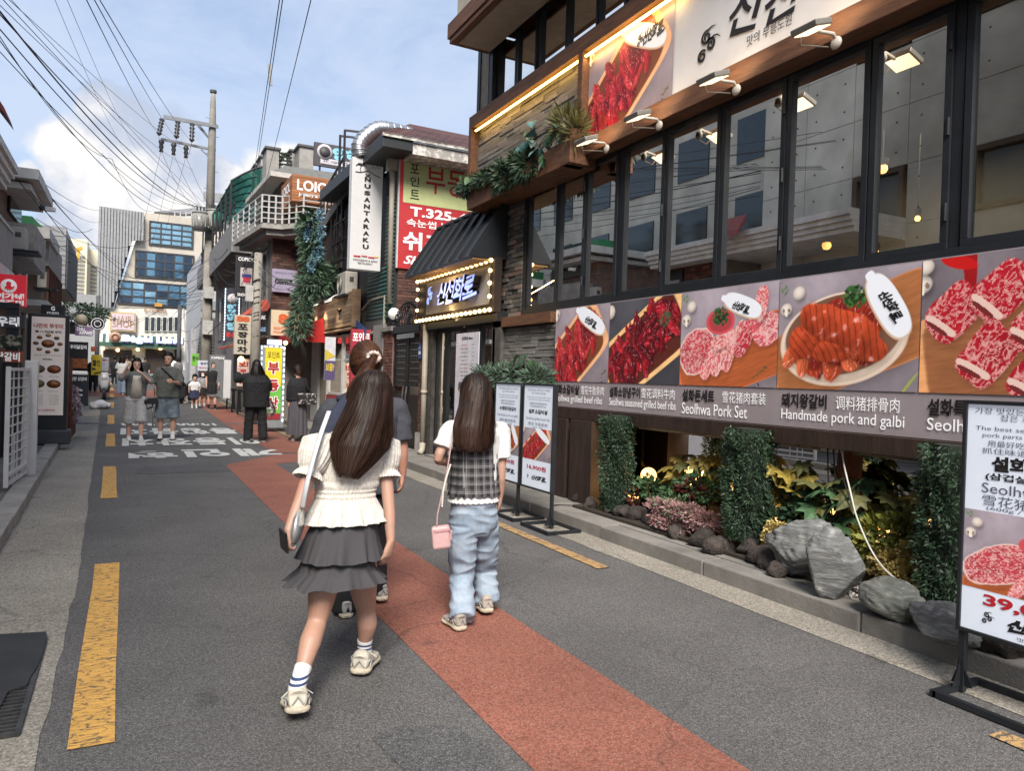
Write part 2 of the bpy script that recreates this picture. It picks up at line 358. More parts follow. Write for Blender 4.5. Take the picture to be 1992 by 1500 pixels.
M_YELL=worn_paint('yellow_paint_old',(.46,.29,.12),.42)
M_WHT=worn_paint('white_paint',(.66,.66,.63),.38,False)
def strip(x0f,x1f,ys,z=0.0,wob=0.0,seed=0):
 mb=MB();vs=[];rr=random.Random(seed)
 for y in ys:
  g=gz(y)+z;a,b=x0f(y),x1f(y)
  vs+=[(a+(rr.uniform(-wob,wob)),y,g),(b+rr.uniform(-wob,wob),y,g)]
 mb.add(vs,[(2*i,2*i+1,2*i+3,2*i+2)for i in range(len(ys)-1)]);return mb
YS=[-6,0,6]+[8+1.5*i for i in range(40)]
YS2=[-6+.25*i for i in range(60)]+[9+.5*i for i in range(56)]
g=MB();g.add([(-400,-300,-.06),(400,-300,-.06),(400,20,-.06),(-400,20,-.06),(400,700,4),(-400,700,4)],[(0,1,2,3),(3,2,4,5)])
struct('ground',g,M_GROUND)
struct('road',strip(lambda y:-.9+sft(y),lambda y:4.1,YS),M_ASPH)
struct('gutter',strip(lambda y:-.835+sft(y),lambda y:-.27+sft(y),YS2,.004,.010,1),M_GUT).name='gutter'
struct('gutter',strip(lambda y:3.74,lambda y:4.06,YS2,.004,.012,2),M_GUT)
struct('red_lane',strip(lambda y:1.42,lambda y:2.19,[-6,0,4,8,12.4],.004),M_REDRD)
q=MB();q.add([(1.42,12.4,.004),(2.19,12.4,.004),(3.3,12.85,.004),(3.3,14.1,.004),(2.46,13.8,.004)],[(0,1,2,3,4)]);struct('red_crossing_band',q,M_REDRD)
struct('red_lane',strip(lambda y:2.46,lambda y:3.3,[14.08,18,22,26,30,34],.005),M_REDRD)
struct('red_crossing_band',strip(lambda y:-1.0+sft(y),lambda y:3.6,[35,37,39,41],.005),M_REDRD)
for k in range(8):
 y0=3.3+6.22*k;o=struct('yellow_dash',strip(lambda y:-.175+sft(y)*.7,lambda y:-.01+sft(y)*.7,[y0,y0+.8,y0+1.6,y0+2.4,y0+3.05],.006,.006,k),M_YEL)
for y0 in(-1.2,4.86,11,17.1,23.2,29.3):
 struct('yellow_dash',strip(lambda y:3.375,lambda y:3.49,[y0,y0+1,y0+2,y0+3.05],.008,.006,int(y0)+9),M_YELL)
def road_text(body,cy,h,x0=-.02,x1=2.9,m=M_WHT,c=None,bold=.045):
 o=letter(None,body,((x0+x1)/2,cy,.0085),Vector((-1,0,0)),Vector((0,-1,0)),x1-x0,h,m,bold=bold,spacing=1.12);o.name='road_lettering';o['kind']='structure';return o
road_text('개인형',14.25,1.35,.05,2.6);road_text('이동장치',16.6,1.7,-.05,2.55);road_text('통행금지',19.4,1.9,-.1,2.45);road_text('12:00~23:00',22.0,1.5,-.1,2.2)
q=MB();q.add([(.93,2.92,.004),(1.08,2.98,.004),(1.28,2.88,.004),(1.35,2.62,.004),(1.30,2.4,.004),(1.1,2.35,.004),(.98,2.55,.004)],[tuple(range(7))]);struct('asphalt_patch',q,M_ASPH2)
q=MB();q.add([(.15,11.55,.0035),(1.4,11.6,.0035),(1.4,12.5,.0035),(.4,12.55,.0035),(.2,12.2,.0035)],[tuple(range(5))]);struct('asphalt_patch',q,M_ASPH2)
def kerb_run(name,xf,w,y0,y1,ln,z,m,side):
 y=y0;rr=random.Random(3);k=0
 while y<y1:
  e=min(y+ln,y1);mb=MB();x=xf(y);x2=xf(e);g0,g1=gz(y),gz(e);d=rr.uniform(-.006,.006);a=0;b_=w*side
  X0,X1,X2,X3=x+a+d,x+b_+d,x2+b_+d,x2+a+d
  vs=[(X0,y+.004,-.05+g0),(X1,y+.004,-.05+g0),(X2,e-.004,-.05+g1),(X3,e-.004,-.05+g1),(X0,y+.004,z+g0+d*.5),(X1,y+.004,z+g0+d*.5),(X2,e-.004,z+g1+d*.5),(X3,e-.004,z+g1+d*.5)]
  mb.add(vs,[(3,2,1,0),(4,5,6,7),(0,1,5,4),(1,2,6,5),(2,3,7,6),(3,0,4,7)]);me=fixn(mb.mesh(name));o=obj(name,me,m,None,.012);o['kind']='structure';y=e;k+=1
kerb_run('kerb',lambda y:4.055,.21,-4,40,1.4,.125,M_KERB,1)
kerb_run('kerb',lambda y:-.835+sft(y),.20,-4,44,1.2,.12,M_KERBL,-1)
struct('pavement',strip(lambda y:4.26,lambda y:4.85,YS,.122),M_KERB)
struct('pavement',strip(lambda y:-9,lambda y:-1.03+sft(y),YS,.08),mat('pavement_grey',(.13,.128,.125),.9,var=.25,scale=3,bump=.3,bscale=90))
rr=random.Random(4);slab_m=mat('forecourt_slab',(.15,.148,.145),.85,var=.2,scale=4,bump=.25,bscale=70,rnd=.18)
sl_me=None
for iy in range(16):
 for ix in range(5):
  x1=-1.05-ix*.46;y0_=5.4+iy*.62+(.31 if ix%2 else 0);s_=sft(y0_);mb=MB();mb.box(x1-.45+s_,x1+s_,y0_,y0_+.61,.07,.088+rr.uniform(0,.004));o=obj('paving_slab',mb.mesh('paving_slab'),slab_m);o['kind']='structure'
gr_=thing('drain_grate','steel drain grate with crosswise bars half covered by a black rubber mat','drain grate',(-.6,3.9,0))
gm=mat('grate_steel',(.09,.088,.085),.5,.7,var=.3,scale=20,bump=.3)
x0,x1,y0,y1=-.95,-.345,3.5,4.6
q=MB();q.box(x0,x1,y0,y0+.025,.004,.022);q.box(x0,x1,y1-.025,y1,.004,.022);q.box(x1-.02,x1,y0+.026,y1-.026,.004,.022);part('frame',q,gm,gr_)
q=MB();q.box(x0,x1-.02,y0+.026,y1-.026,.0055,.0065);part('pit_shade',q,mat('pit_shade_black',(.006,.006,.006),.9),gr_)  # thin black sheet under the bars paints in the shade of the drain
bar_me=None
for i in range(26):
 y=y0+.05+i*.04
 if y>y1-.05:break
 mb=MB();mb.obox((-.66,y,.014),(.295,0,0),(0,.007,0),(0,0,.007));part('bar',mb,gm,gr_)
mtp=[oz(-140,1236,.03),oz(0,1234,.03),oz(90,1229,.03),oz(91,1240,.03),oz(80,1278,.03),oz(73,1296,.03),oz(60,1316,.03),oz(52,1333,.03),oz(30,1340,.03),oz(16,1345,.03),oz(0,1375,.03),oz(-60,1400,.03),oz(-160,1400,.03)]
q=MB();q.prism(mtp,(0,0,-.012));mo=obj('rubber_mat',fixn(q.mesh('rubber_mat')),mat('black_rubber',(.022,.023,.025),.75,var=.25,scale=6,bump=.2));tag(mo,'torn black rubber mat lying over the drain grate','mat')
class Pic:
 def __init__(s,w,h,asp,seed=1):
  s.w,s.h=w,h;s.x,s.y=np.meshgrid((np.arange(w)+.5)/w*asp,(np.arange(h)+.5)/h);s.c=np.zeros((h,w,3));s.rs=np.random.RandomState(seed);s.asp=asp
 def noise(s,x,y,sc,seed=0):
  r=np.random.RandomState(seed*7+13).rand(64,64);x=x*sc;y=y*sc;xi=np.floor(x).astype(int);yi=np.floor(y).astype(int);fx=x-xi;fy=y-yi;fx=fx*fx*(3-2*fx);fy=fy*fy*(3-2*fy)
  g=lambda a,b:r[a%64,b%64]
  return(g(xi,yi)*(1-fx)+g(xi+1,yi)*fx)*(1-fy)+(g(xi,yi+1)*(1-fx)+g(xi+1,yi+1)*fx)*fy
 def fbm(s,x,y,sc,seed=0,o=4):
  t=0;a=.5;n=0
  for i in range(o):t=t+a*s.noise(x,y,sc*2**i,seed+i);n+=a;a*=.5
  return t/n
 def over(s,mask,col):
  m=np.clip(mask,0,1)[...,None];s.c=s.c*(1-m)+np.asarray(col)*m
 def bg(s,col,seed=3,v=.10):
  n=s.fbm(s.x,s.y,2.2,seed,5)-.5;n2=s.fbm(s.x,s.y,14,seed+9,3)-.5
  s.c=np.array(srgb(*col))[None,None]*(1+v*6*n+v*2*n2)[...,None]*(1+.25*(s.y-.5))[...,None]
 def loc(s,cx,cy,ang):
  c,q=math.cos(ang),math.sin(ang);dx,dy=s.x-cx,s.y-cy;return dx*c+dy*q,-dx*q+dy*c
 def ell(s,cx,cy,rx,ry,ang=0.0,soft=.02,pw=2.0,wob=0.0,seed=0):
  u,v=s.loc(cx,cy,ang);d=(np.abs(u/rx)**pw+np.abs(v/ry)**pw)**(1/pw)
  if wob:d=d+wob*(s.fbm(s.x,s.y,9,seed,2)-.5)
  return np.clip((1-d)/soft/1.5+.5,0,1),d,u,v
 def shadow(s,cx,cy,rx,ry,ang=0.0,k=.55,dx=.02,dy=-.03,pw=2.0):
  m,d,_,_=s.ell(cx+dx,cy+dy,rx*1.1,ry*1.1,ang,.5,pw);s.c=s.c*(1-k*np.clip(1.25-d,0,1)*(d<1.4)*np.clip((1.25-d)*2,0,1))[...,None]
 def board(s,cx,cy,rx,ry,ang,col=(188,128,72),rim=.87,inner=(120,66,40)):
  s.shadow(cx,cy,rx,ry,ang,.7,pw=6)
  m,d,u,v=s.ell(cx,cy,rx,ry,ang,.02,7);g=s.fbm(u*2,v*18,3,21,3)
  s.over(m,np.array(srgb(*col))[None,None]*(.75+.5*g)[...,None]*(1+.5*(d>rim))[...,None])
  m2,d2,_,_=s.ell(cx,cy,rx*rim,ry*rim,ang,.03,7);s.over(m2,np.array(srgb(*inner))[None,None]*(.7+.5*g)[...,None])
 def slices(s,cx,cy,rx,ry,ang,n,L,Wd,cols,fat=.3,curl=.8,seed=1,lim=None):
  rs=np.random.RandomState(seed)
  for i in range(n):
   r=math.sqrt(rs.rand());a=rs.rand()*6.28;px=r*math.cos(a)*rx;py=r*math.sin(a)*ry
   x=cx+px*math.cos(ang)-py*math.sin(ang);y=cy+px*math.sin(ang)+py*math.cos(ang)
   th=ang+rs.normal(1.2,curl);l=L*rs.uniform(.6,1.2);w=Wd*rs.uniform(.6,1.25)
   m,d,u,v=s.ell(x,y,l,w,th,.12,2.2,.35,seed+i)
   s.c=s.c*(1-.55*np.clip(1.35-s.ell(x+.008,y-.012,l,w,th,.3,2.2)[1],0,1))[...,None]
   f=s.fbm(u*6/L*.1+i,v*30/L*.1,6,seed+i,3);col=np.array(srgb(*cols[rs.randint(len(cols))]))
   ft=s.fbm(u*4+i*3,v*22,5,seed+i*3,3);lit=.55+.75*np.clip(.5+v/w*.6+(f-.5)*1.6,0,1)
   px_=col[None,None]*lit[...,None];fm=np.clip((ft-(1-fat))*9,0,1)[...,None];px_=px_*(1-fm)+np.array(srgb(226,170,165))*fm*(.6+.5*lit[...,None])
   hl=np.clip((f-.66)*6,0,1)[...,None]*.4*(np.abs(v/w)[...,None]<.6);px_=px_+hl*np.array([.8,.6,.6]);s.over(m,px_)
 def marble(s,poly_c,rx,ry,ang,seed,base=(178,30,46),fat=(232,190,186),amt=.5,pw=4,rim=.0):
  cx,cy=poly_c;s.shadow(cx,cy,rx,ry,ang,.7,pw=pw);m,d,u,v=s.ell(cx,cy,rx,ry,ang,.04,pw,.14,seed)
  w1=s.fbm(s.x,s.y,8,seed,3);n=np.abs(s.fbm(u+w1*.12,v*1.6+w1*.1,26,seed+2,3)-.5)*2;n=np.clip(1-n*5.5/(.6+amt),0,1)
  col=np.array(srgb(*base))[None,None]*(.7+.6*w1)[...,None];col=col*(1-n[...,None]*.85)+np.array(srgb(*fat))*n[...,None]*.85
  if rim:rm=np.clip((d-(1-rim))*20,0,1)[...,None];col=col*(1-rm)+np.array(srgb(238,208,200))*rm
  s.over(m,col)
 def mushroom(s,cx,cy,r,cut=False,ang=0.3):
  s.shadow(cx,cy,r,r,0,.6);m,d,u,v=s.ell(cx,cy,r,r*.88,ang,.06);s.over(m,np.array(srgb(226,214,204))[None,None]*np.clip(1.05-.5*d**2+.25*v/r,.2,1.2)[...,None])
  if cut:
   m,d,u,v=s.ell(cx-r*.1,cy-r*.3,r*.28,r*.75,ang,.06);s.over(m,srgb(236,228,218))
   for k in(-1,1):m,d,u,v=s.ell(cx+k*r*.48,cy-r*.12,r*.22,r*.3,ang,.1);s.over(m*.85,srgb(120,84,70))
 def herb(s,cx,cy,r,n=60,seed=5,cols=((30,60,34),(52,92,48),(20,40,24)),dot=.14):
  rs=np.random.RandomState(seed)
  for i in range(n):
   a=rs.rand()*6.28;q=math.sqrt(rs.rand())*r;x,y=cx+q*math.cos(a),cy+q*math.sin(a)*.85;x0,x1=int((x-r*.3)/s.asp*s.w),int((x+r*.3)/s.asp*s.w)+1;y0,y1=int((y-r*.3)*s.h),int((y+r*.3)*s.h)+1
   x0,y0=max(x0,0),max(y0,0)
   if x1<=x0 or y1<=y0:continue
   sx,sy=s.x[y0:y1,x0:x1],s.y[y0:y1,x0:x1];d=np.hypot(sx-x,sy-y)/(r*dot);m=np.clip(1.4-d,0,1)[...,None];c=np.array(srgb(*cols[rs.randint(len(cols))]))*rs.uniform(.6,1.5);s.c[y0:y1,x0:x1]=s.c[y0:y1,x0:x1]*(1-m)+c*m
 def plaque(s,cx,cy,rx,ry,ang):
  s.shadow(cx,cy,rx,ry,ang,.5);m,d,u,v=s.ell(cx,cy,rx,ry,ang,.04,2.6);s.over(m,srgb(206,178,150));m,d,u,v=s.ell(cx+.004,cy+.008,rx*.96,ry*.93,ang,.04,2.6);s.over(m,srgb(232,236,244))
  m,d,u,v=s.ell(cx-rx*.98*math.cos(ang),cy-rx*.98*math.sin(ang),rx*.16,ry*.34,ang,.05,2.6);s.over(m,srgb(232,236,244))
 def sprig(s,cx,cy,L,ang,seed=1):
  for i in range(8):
   t=i/8;s.herb(cx+math.cos(ang)*L*t,cy+math.sin(ang)*L*t,.02,4,seed+i,((96,92,50),(70,76,44)),.35)
  for i in range(5):rs=np.random.RandomState(seed+i);s.herb(cx+rs.rand()*.12-.05,cy-.04-rs.rand()*.08,.012,2,seed,((40,24,26),),.7)
 def build(s,name,O,Rv,Uv,W_,H_,m,parent):
  """grid mesh on the board: O lower left corner"""
  w,h=s.w,s.h;Rv=np.array(Rv);Uv=np.array(Uv);O=np.array(O)
  gx,gy=np.meshgrid(np.arange(w+1)/w*W_,np.arange(h+1)/h*H_);V=O[None,None]+gx[...,None]*Rv+gy[...,None]*Uv
  i,j=np.meshgrid(np.arange(w),np.arange(h));a=(j*(w+1)+i).ravel();F=np.stack([a,a+1,a+w+2,a+w+1],1)
  me=bpy.data.meshes.new(name);me.vertices.add((w+1)*(h+1));me.vertices.foreach_set('co',V.reshape(-1));me.loops.add(w*h*4);me.polygons.add(w*h);me.loops.foreach_set('vertex_index',F.ravel());me.polygons.foreach_set('loop_start',np.arange(w*h)*4);me.update(calc_edges=True)
  at=me.attributes.new('Print','FLOAT_COLOR','CORNER');c=np.ones((w*h,4,4),np.float32);c[:,:,:3]=np.clip(s.c,0,1).reshape(-1,1,3);at.data.foreach_set('color',c.ravel());return part(name,me,m,parent)
RED=[(150,26,36),(176,36,44),(120,18,30),(190,52,56)]
def pic_ribs(w,h,asp,tray=(202,150,110),two=False):
 p=Pic(w,h,asp,1);p.bg((150,138,146));p.mushroom(.02,.93,.09,True);p.board(.36*asp,.36,.62*asp,.40,.62,tray);p.slices(.36*asp,.40,.52*asp,.30,.62,110,.13,.055,RED,.24,.5,4);p.herb(.82*asp,.72,.12,70,3);p.plaque(.68*asp,.80,.27*asp,.12,-.45);p.sprig(.9*asp,.1,.1,.6);return p
def pic_season(w,h,asp):
 p=Pic(w,h,asp,2);p.bg((74,74,80));p.mushroom(.01,.88,.10);p.board(.5*asp,.42,.66*asp,.40,.50,(206,164,112),.86,(90,40,30));p.slices(.50*asp,.47,.52*asp,.30,.50,120,.14,.05,[(150,20,34),(120,12,26),(176,30,46),(90,10,20)],.14,.9,14);p.herb(.80*asp,.74,.11,40,7,((40,66,46),(60,88,60)));return p
def pic_set(w,h,asp):
 p=Pic(w,h,asp,3);p.bg((156,145,154));p.mushroom(.16,.84,.07);p.mushroom(.08,.70,.07,True);p.herb(.06,.93,.05,30,2,((60,100,40),(90,130,60)))
 p.board(.58*asp,.26,.60*asp,.30,.30,(176,92,52),.96,(176,92,52));p.marble((.2*asp,.36),.21*asp,.24,.4,5,(186,60,72),amt=.9,pw=2.2,rim=.08)
 for i,(x,y,a)in enumerate(((.33,.22,1.0),(.44,.27,1.1),(.54,.32,1.2),(.48,.47,.3),(.62,.50,.9))):p.marble((x*asp,y),.13*asp,.075,a,20+i,(206,96,100),(242,212,206),1.2,4)
 p.marble((.72*asp,.52),.19*asp,.085,1.0,31,(190,50,66),amt=.6,pw=3);p.marble((.9*asp,.56),.14*asp,.16,.4,33,(206,86,96),(240,208,204),1.1,2.2);p.marble((.84*asp,.80),.06*asp,.18,-.2,36,(208,90,96),(240,208,204),1.1,2.2)
 m,d,u,v=p.ell(.44*asp,.66,.15*asp,.13,0,.05,2.2);p.over(m,np.array(srgb(190,70,78))[None,None]*(.8+.4*(d>.8))[...,None]);p.herb(.44*asp,.71,.11,90,9);p.plaque(.66*asp,.80,.20*asp,.10,-.35);p.sprig(.8*asp,.1,.2,.6,3);return p
def pic_galbi(w,h,asp):
 p=Pic(w,h,asp,4);p.bg((150,140,148));p.mushroom(.16*asp,.86,.07);p.mushroom(.06*asp,.72,.065,True);p.herb(.04*asp,.9,.05,30,2,((60,100,40),(90,130,60)));p.board(.55*asp,.4,.62*asp,.34,.35,(170,108,66),.97,(170,108,66))
 p.shadow(.48*asp,.42,.46*asp,.38,.1,.8);m,d,u,v=p.ell(.48*asp,.43,.46*asp,.395,.12,.02);p.over(m,np.array(srgb(216,196,178))[None,None]*(.75+.35*p.y+.2*(d>.93))[...,None]);m,d,u,v=p.ell(.48*asp,.47,.42*asp,.34,.12,.02);p.over(m,srgb(120,84,66))
 RB=[(168,58,34),(186,78,46),(140,40,28),(200,96,60)]
 p.slices(.46*asp,.44,.36*asp,.24,.12,34,.16,.085,RB,.12,.5,6)
 for(x,y,rx,ry,a,sd)in((.22,.42,.13,.15,.3,3),(.46,.34,.18,.10,.1,5),(.66,.36,.14,.12,-.3,6),(.46,.55,.30,.15,-.3,8)):
  p.shadow(x*asp,y,rx*asp,ry,a,.7);m,d,u,v=p.ell(x*asp,y,rx*asp,ry,a,.05,2.4,.2,sd);f=p.fbm(u,v,12,sd,4);sc=np.clip(np.abs(np.sin((u+v*.5+f*.03)*46))*3-.5,0,1);p.over(m,np.array(srgb(186,72,40))[None,None]*(.5+.8*np.clip(.5+v/ry*.5+(f-.5),0,1))[...,None]*(.55+.45*sc)[...,None]+np.clip((f-.66)*3,0,1)[...,None]*.5)
 p.herb(.58*asp,.78,.11,110,9,((36,70,34),(60,104,50),(22,44,24)));p.plaque(.80*asp,.68,.22*asp,.13,-1.0)
 m,d,u,v=p.ell(.94*asp,.05,.13,.012,.9,.2);p.over(m,srgb(150,160,80));return p
def pic_special(w,h,asp):
 p=Pic(w,h,asp,5);p.bg((110,102,108));m,d,u,v=p.ell(.26*asp,.93,.05,.25,.04,.05);p.over(m,srgb(150,20,24));m,d,u,v=p.ell(.2*asp,.96,.14,.05,-.3,.05);p.over(m,srgb(190,24,24));p.mushroom(.0,.82,.08,True);p.mushroom(.02,.95,.07)
 p.board(.62*asp,.34,.66*asp,.36,.15,(186,132,88),.9,(150,96,62))
 for i,(x,y,a)in enumerate(((.18,.60,.8),(.42,.72,.7),(.66,.82,.6),(.92,.9,.6),(.36,.28,.9),(.62,.48,.8),(.88,.62,.7),(.62,.14,.9),(.9,.3,.8))):
  p.marble((x*asp,y),.16*asp,.16,a,40+i,(168,24,40),(226,170,165),.8,4.5);m,d,u,v=p.ell((x-.07)*asp,y-.10,.10*asp,.03,a-1.4,.05,3);p.over(m,srgb(222,190,178));m,d,u,v=p.ell((x-.09)*asp,y-.12,.07*asp,.018,a-1.4,.05,3);p.over(m,srgb(110,40,40))
 return p
M_FRAME=mat('black_aluminium',(.022,.025,.030),.45,.3,var=.2,scale=3)
M_WOODB=mat('brown_beam',(.13,.058,.028),.65,var=.35,scale=4,stretch=(5,.6,5),bump=.35,bscale=18,det=9)
M_WOODD=mat('dark_wood',(.028,.015,.010),.6,var=.35,scale=5,stretch=(3,3,.6),bump=.3,bscale=20)
M_GLASS=glass_mat('window_glass',(.66,.70,.64),.30)
M_GLASSG=glass_mat('mirror_glass',(.35,.38,.36),.66)
M_MORT=mat('mortar_dark',(.09,.082,.075),.95,bump=.3,scale=20)
M_GREY=mat('render_grey',(.10,.10,.10),.9)
def rect_frame(mb,x0,x1,ya,yb,za,zb,w):
 mb.box(x0,x1,ya,yb,za,za+w);mb.box(x0,x1,ya,yb,zb-w,zb);mb.box(x0,x1,ya,ya+w,za+w,zb-w);mb.box(x0,x1,yb-w,yb,za+w,zb-w)
rest=thing('restaurant_building','dark-framed barbecue restaurant with folding windows, brown beams and stacked-stone panels','restaurant',(5.5,5,0))
XW=4.90
bx('wall',4.96,9.5,-3.0,10.55,0,.10,M_GREY,rest);bx('wall',9.3,9.5,-3,10.55,.102,9,M_GREY,rest);bx('wall',4.96,9.298,10.35,10.55,.102,9,M_GREY,rest);bx('wall',4.96,9.298,-3,-2.8,.102,9,M_GREY,rest)
M_INT=mat('interior_wall',(.17,.15,.12),.9,scale=2);M_CEIL=mat('interior_ceiling',(.20,.19,.17),.9)
bx('floor_slab',4.97,9.298,-2.798,10.348,1.16,1.5,M_INT,rest);bx('ceiling',4.97,9.298,-2.798,10.348,4.18,5.4,M_CEIL,rest);bx('wall',8.2,8.3,-2.798,10.348,1.502,4.178,M_INT,rest);bx('partition',5.05,8.198,8.85,8.95,1.502,4.178,M_INT,rest)
bx('ceiling',4.97,9.298,-2.798,10.348,8.2,8.4,M_CEIL,rest);bx('wall',8.2,8.3,-2.798,10.348,5.402,8.198,M_INT,rest)
edges=[8.95,8.13,7.50,6.76,6.02,5.22,4.45,3.66,2.96,2.16,1.40,.6,-.2]
def windows(edges,z0,z1,thick_after,x=XW):
 for i in range(len(edges)-1):
  yb,ya=edges[i],edges[i+1];g=.075 if i in thick_after else .0
  mb=MB();rect_frame(mb,x-.045,x+.03,ya+.006+g,yb-.006,z0,z1,.052);f=part('window',mb,M_FRAME,rest,bevel=.004)
  mb=MB();mb.add([(x-.012,ya+.058+g,z0+.052),(x-.012,yb-.058,z0+.052),(x-.012,yb-.058,z1-.052),(x-.012,ya+.058+g,z1-.052)],[(0,1,2,3)]);sub('pane',mb,M_GLASS,f)
  if g:mb=MB();mb.box(x-.03,x+.02,ya+.007,ya+g+.004,z0,z1);sub('mullion',mb,M_FRAME,f)
  for zz in((z0+.25,(z0+z1)/2,z1-.25)if i%2 else()):mb=MB();mb.tube([(x-.055,ya+.02+g,zz-.06),(x-.055,ya+.02+g,zz+.06)],.014,6);sub('hinge',mb,mat('hinge_steel',(.05,.05,.055),.4,.8),f)
windows(edges,2.47,4.12,(7,2,11))
bx('window_head',4.84,4.96,-.2,9.02,4.122,4.30,M_FRAME,rest);bx('window_sill',4.83,4.98,-.2,9.02,2.38,2.468,M_FRAME,rest);bx('window_post',4.84,4.96,8.952,9.02,2.47,4.12,M_FRAME,rest)
e2=[10.12,9.47,8.80,8.08,7.38,6.74,6.0,5.25,4.5,3.7]
windows(e2,5.60,7.9,(1,4),4.92)
for a_,b_ in((9.5,10.08),(8.86,9.42),(7.2,7.4)):bx('curtain',5.0,5.02,a_,b_,5.58,7.9,mat('brightening_curtain',(.55,.57,.60),.8,stretch=(1,6,.2),var=.15),rest)  # white curtains added behind the glass so these panes look bright
bx('corner_post',4.80,4.96,10.12,10.22,5.60,7.95,M_FRAME,rest);bx('corner_post',4.82,4.98,10.30,10.56,5.60,7.95,mat('cream_panel',(.42,.38,.32),.8),rest);bx('corner_post',4.80,4.86,10.56,10.66,5.5,7.95,M_FRAME,rest)
bx('wood_beam',4.66,4.90,-1,10.62,5.40,5.59,M_WOODB,rest,.006);bx('wood_beam',4.64,4.90,-1,7.42,4.13,4.33,M_WOODB,rest,.006);bx('wood_beam',4.66,4.86,7.36,7.46,4.332,5.398,M_WOODB,rest,.004);bx('wood_beam',4.66,4.90,10.52,10.62,4.2,5.398,M_WOODB,rest,.004)
bx('wood_beam',4.70,4.86,7.98,9.62,2.24,2.378,M_WOODB,rest,.004);bx('wood_beam',4.70,4.80,9.54,9.62,1.2,2.238,M_WOODB,rest,.004)
bx('bay_soffit',4.16,4.80,4.0,10.30,6.50,6.58,M_WOODB,rest,.004);bx('soffit_panel',4.26,4.78,4.2,10.18,6.485,6.498,mat('cream_panel'),rest);bx('bay_fascia',4.14,4.20,4.0,10.34,6.582,6.80,M_WOODB,rest);bx('bay_fascia',4.202,4.80,10.28,10.34,6.582,6.80,M_WOODB,rest)
bx('bay_wall',4.24,4.80,4.0,10.22,6.80,8.5,mat('cream_panel'),rest)
bx('planter_box',4.46,4.86,7.30,10.15,4.02,4.30,M_WOODB,rest,.008);bx('planter_box',4.44,4.70,7.22,7.42,4.02,4.42,M_WOODB,rest,.006)
bx('led_strip',4.69,4.715,5.6,10.45,5.335,5.352,emis('warm_led',(1.0,.60,.15),5),rest)
led=bpy.data.lights.new('led','AREA');led.shape='RECTANGLE';led.size=.05;led.size_y=4.6;led.energy=3.5;led.color=(1,.62,.25);lo=bpy.data.objects.new('led_strip_light',led);COL.objects.link(lo);lo.location=(4.70,8.0,5.31);lo.parent=rest;lo.matrix_parent_inverse=Matrix.Translation(rest.location).inverted()
bx('brick_backing',4.86,4.955,9.022,10.34,2.38,4.02,M_MORT,rest)
BR=[mat('brick_grey',(.185,.17,.15),.9,var=.35,scale=14,bump=.5,bscale=60,rnd=.55),mat('brick_charcoal',(.08,.075,.073),.9,var=.3,scale=14,bump=.5,bscale=60,rnd=.4),mat('brick_pinkish',(.24,.17,.135),.9,var=.3,scale=14,bump=.5,bscale=60,rnd=.3)]
ub=[];
for m_ in BR:
 mb=MB();mb.box(-.5,.5,-.5,.5,-.5,.5);me=mb.mesh('brick');me.materials.append(m_);ub.append(me)
def lay(name,meshes,parent,x,depth,y0,y1,z0,z1,L,Hh,gap,rs,wts,jit=.012,axis='x',flip=1,limit=300,lvar=.0):
 """courses on a face at x (face looks to -X when flip=1)"""
 rows=int((z1-z0)/Hh);n=0
 for r in range(rows):
  y=y0-(L/2 if r%2 else 0);
  while y<y1-.01:
   l=L*(1+rs.uniform(-lvar,lvar));a,b=max(y,y0),min(y+l-gap,y1);y+=l
   if b-a<.03:continue
   dd=depth*(1+rs.uniform(-.3,.5));zc=z0+(r+.5)*Hh;me=rs.choices(meshes,wts)[0]
   if axis=='x':M=Matrix.Translation((x-flip*dd/2,(a+b)/2,zc))@Matrix.Rotation(rs.uniform(-.006,.006),4,'X')@Matrix.Diagonal((dd,b-a,Hh-gap,1))
   else:M=Matrix.Translation(((a+b)/2,x-flip*dd/2,zc))@Matrix.Diagonal((b-a,dd,Hh-gap,1))
   place_copy(name,me,parent,M);n+=1
   if n>=limit:return n
 return n
rs=random.Random(11)
lay('brick',ub,rest,4.862,.03,9.022,9.86,2.39,4.02,.205,.0645,.009,rs,(5,3,1.4))
ST=[mat('slate_grey',(.20,.192,.18),.9,var=.3,scale=9,stretch=(1,1,4),bump=.6,bscale=40,rnd=.3),mat('slate_brown',(.185,.172,.155),.9,var=.3,scale=9,stretch=(1,1,4),bump=.6,bscale=40,rnd=.3)]
us=[]
for m_ in ST:
 mb=MB();mb.box(-.5,.5,-.5,.5,-.5,.5);me=mb.mesh('stone');me.materials.append(m_);us.append(me)
bx('stone_backing',4.80,4.955,7.462,10.52,4.302,5.398,M_MORT,rest)
n1=lay('stone',us,rest,4.802,.022,7.465,10.52,4.32,5.39,.36,.0625,.004,rs,(3,2),lvar=.45)
bx('stone_backing',4.79,4.955,7.86,9.54,1.1,2.238,M_MORT,rest)
lay('stone',us,rest,4.792,.02,7.87,9.53,1.3,2.235,.30,.046,.004,rs,(4,1),lvar=.45)
bx('wood_beam',4.62,4.92,-1,7.86,1.06,1.19,M_WOODD,rest,.004)
bx('timber_post',4.58,4.90,6.80,7.25,.12,1.058,M_WOODD,rest,.006);bx('timber_post',4.60,4.88,7.36,7.86,.12,1.058,M_WOODD,rest,.006)
for yy in(7.30,7.9,8.5,9.05):bx('door_panel',4.70,4.76,yy+.02,yy+.57,.14,1.28,M_WOODD,rest,.006)
bx('plinth',4.76,4.955,7.25,9.54,.12,1.3,M_WOODD,rest)
for yy in(4.05,1.7):bx('timber_post',5.2,5.32,yy-.06,yy+.06,.1,1.05,mat('red_brown_post',(.09,.03,.02),.7),rest)
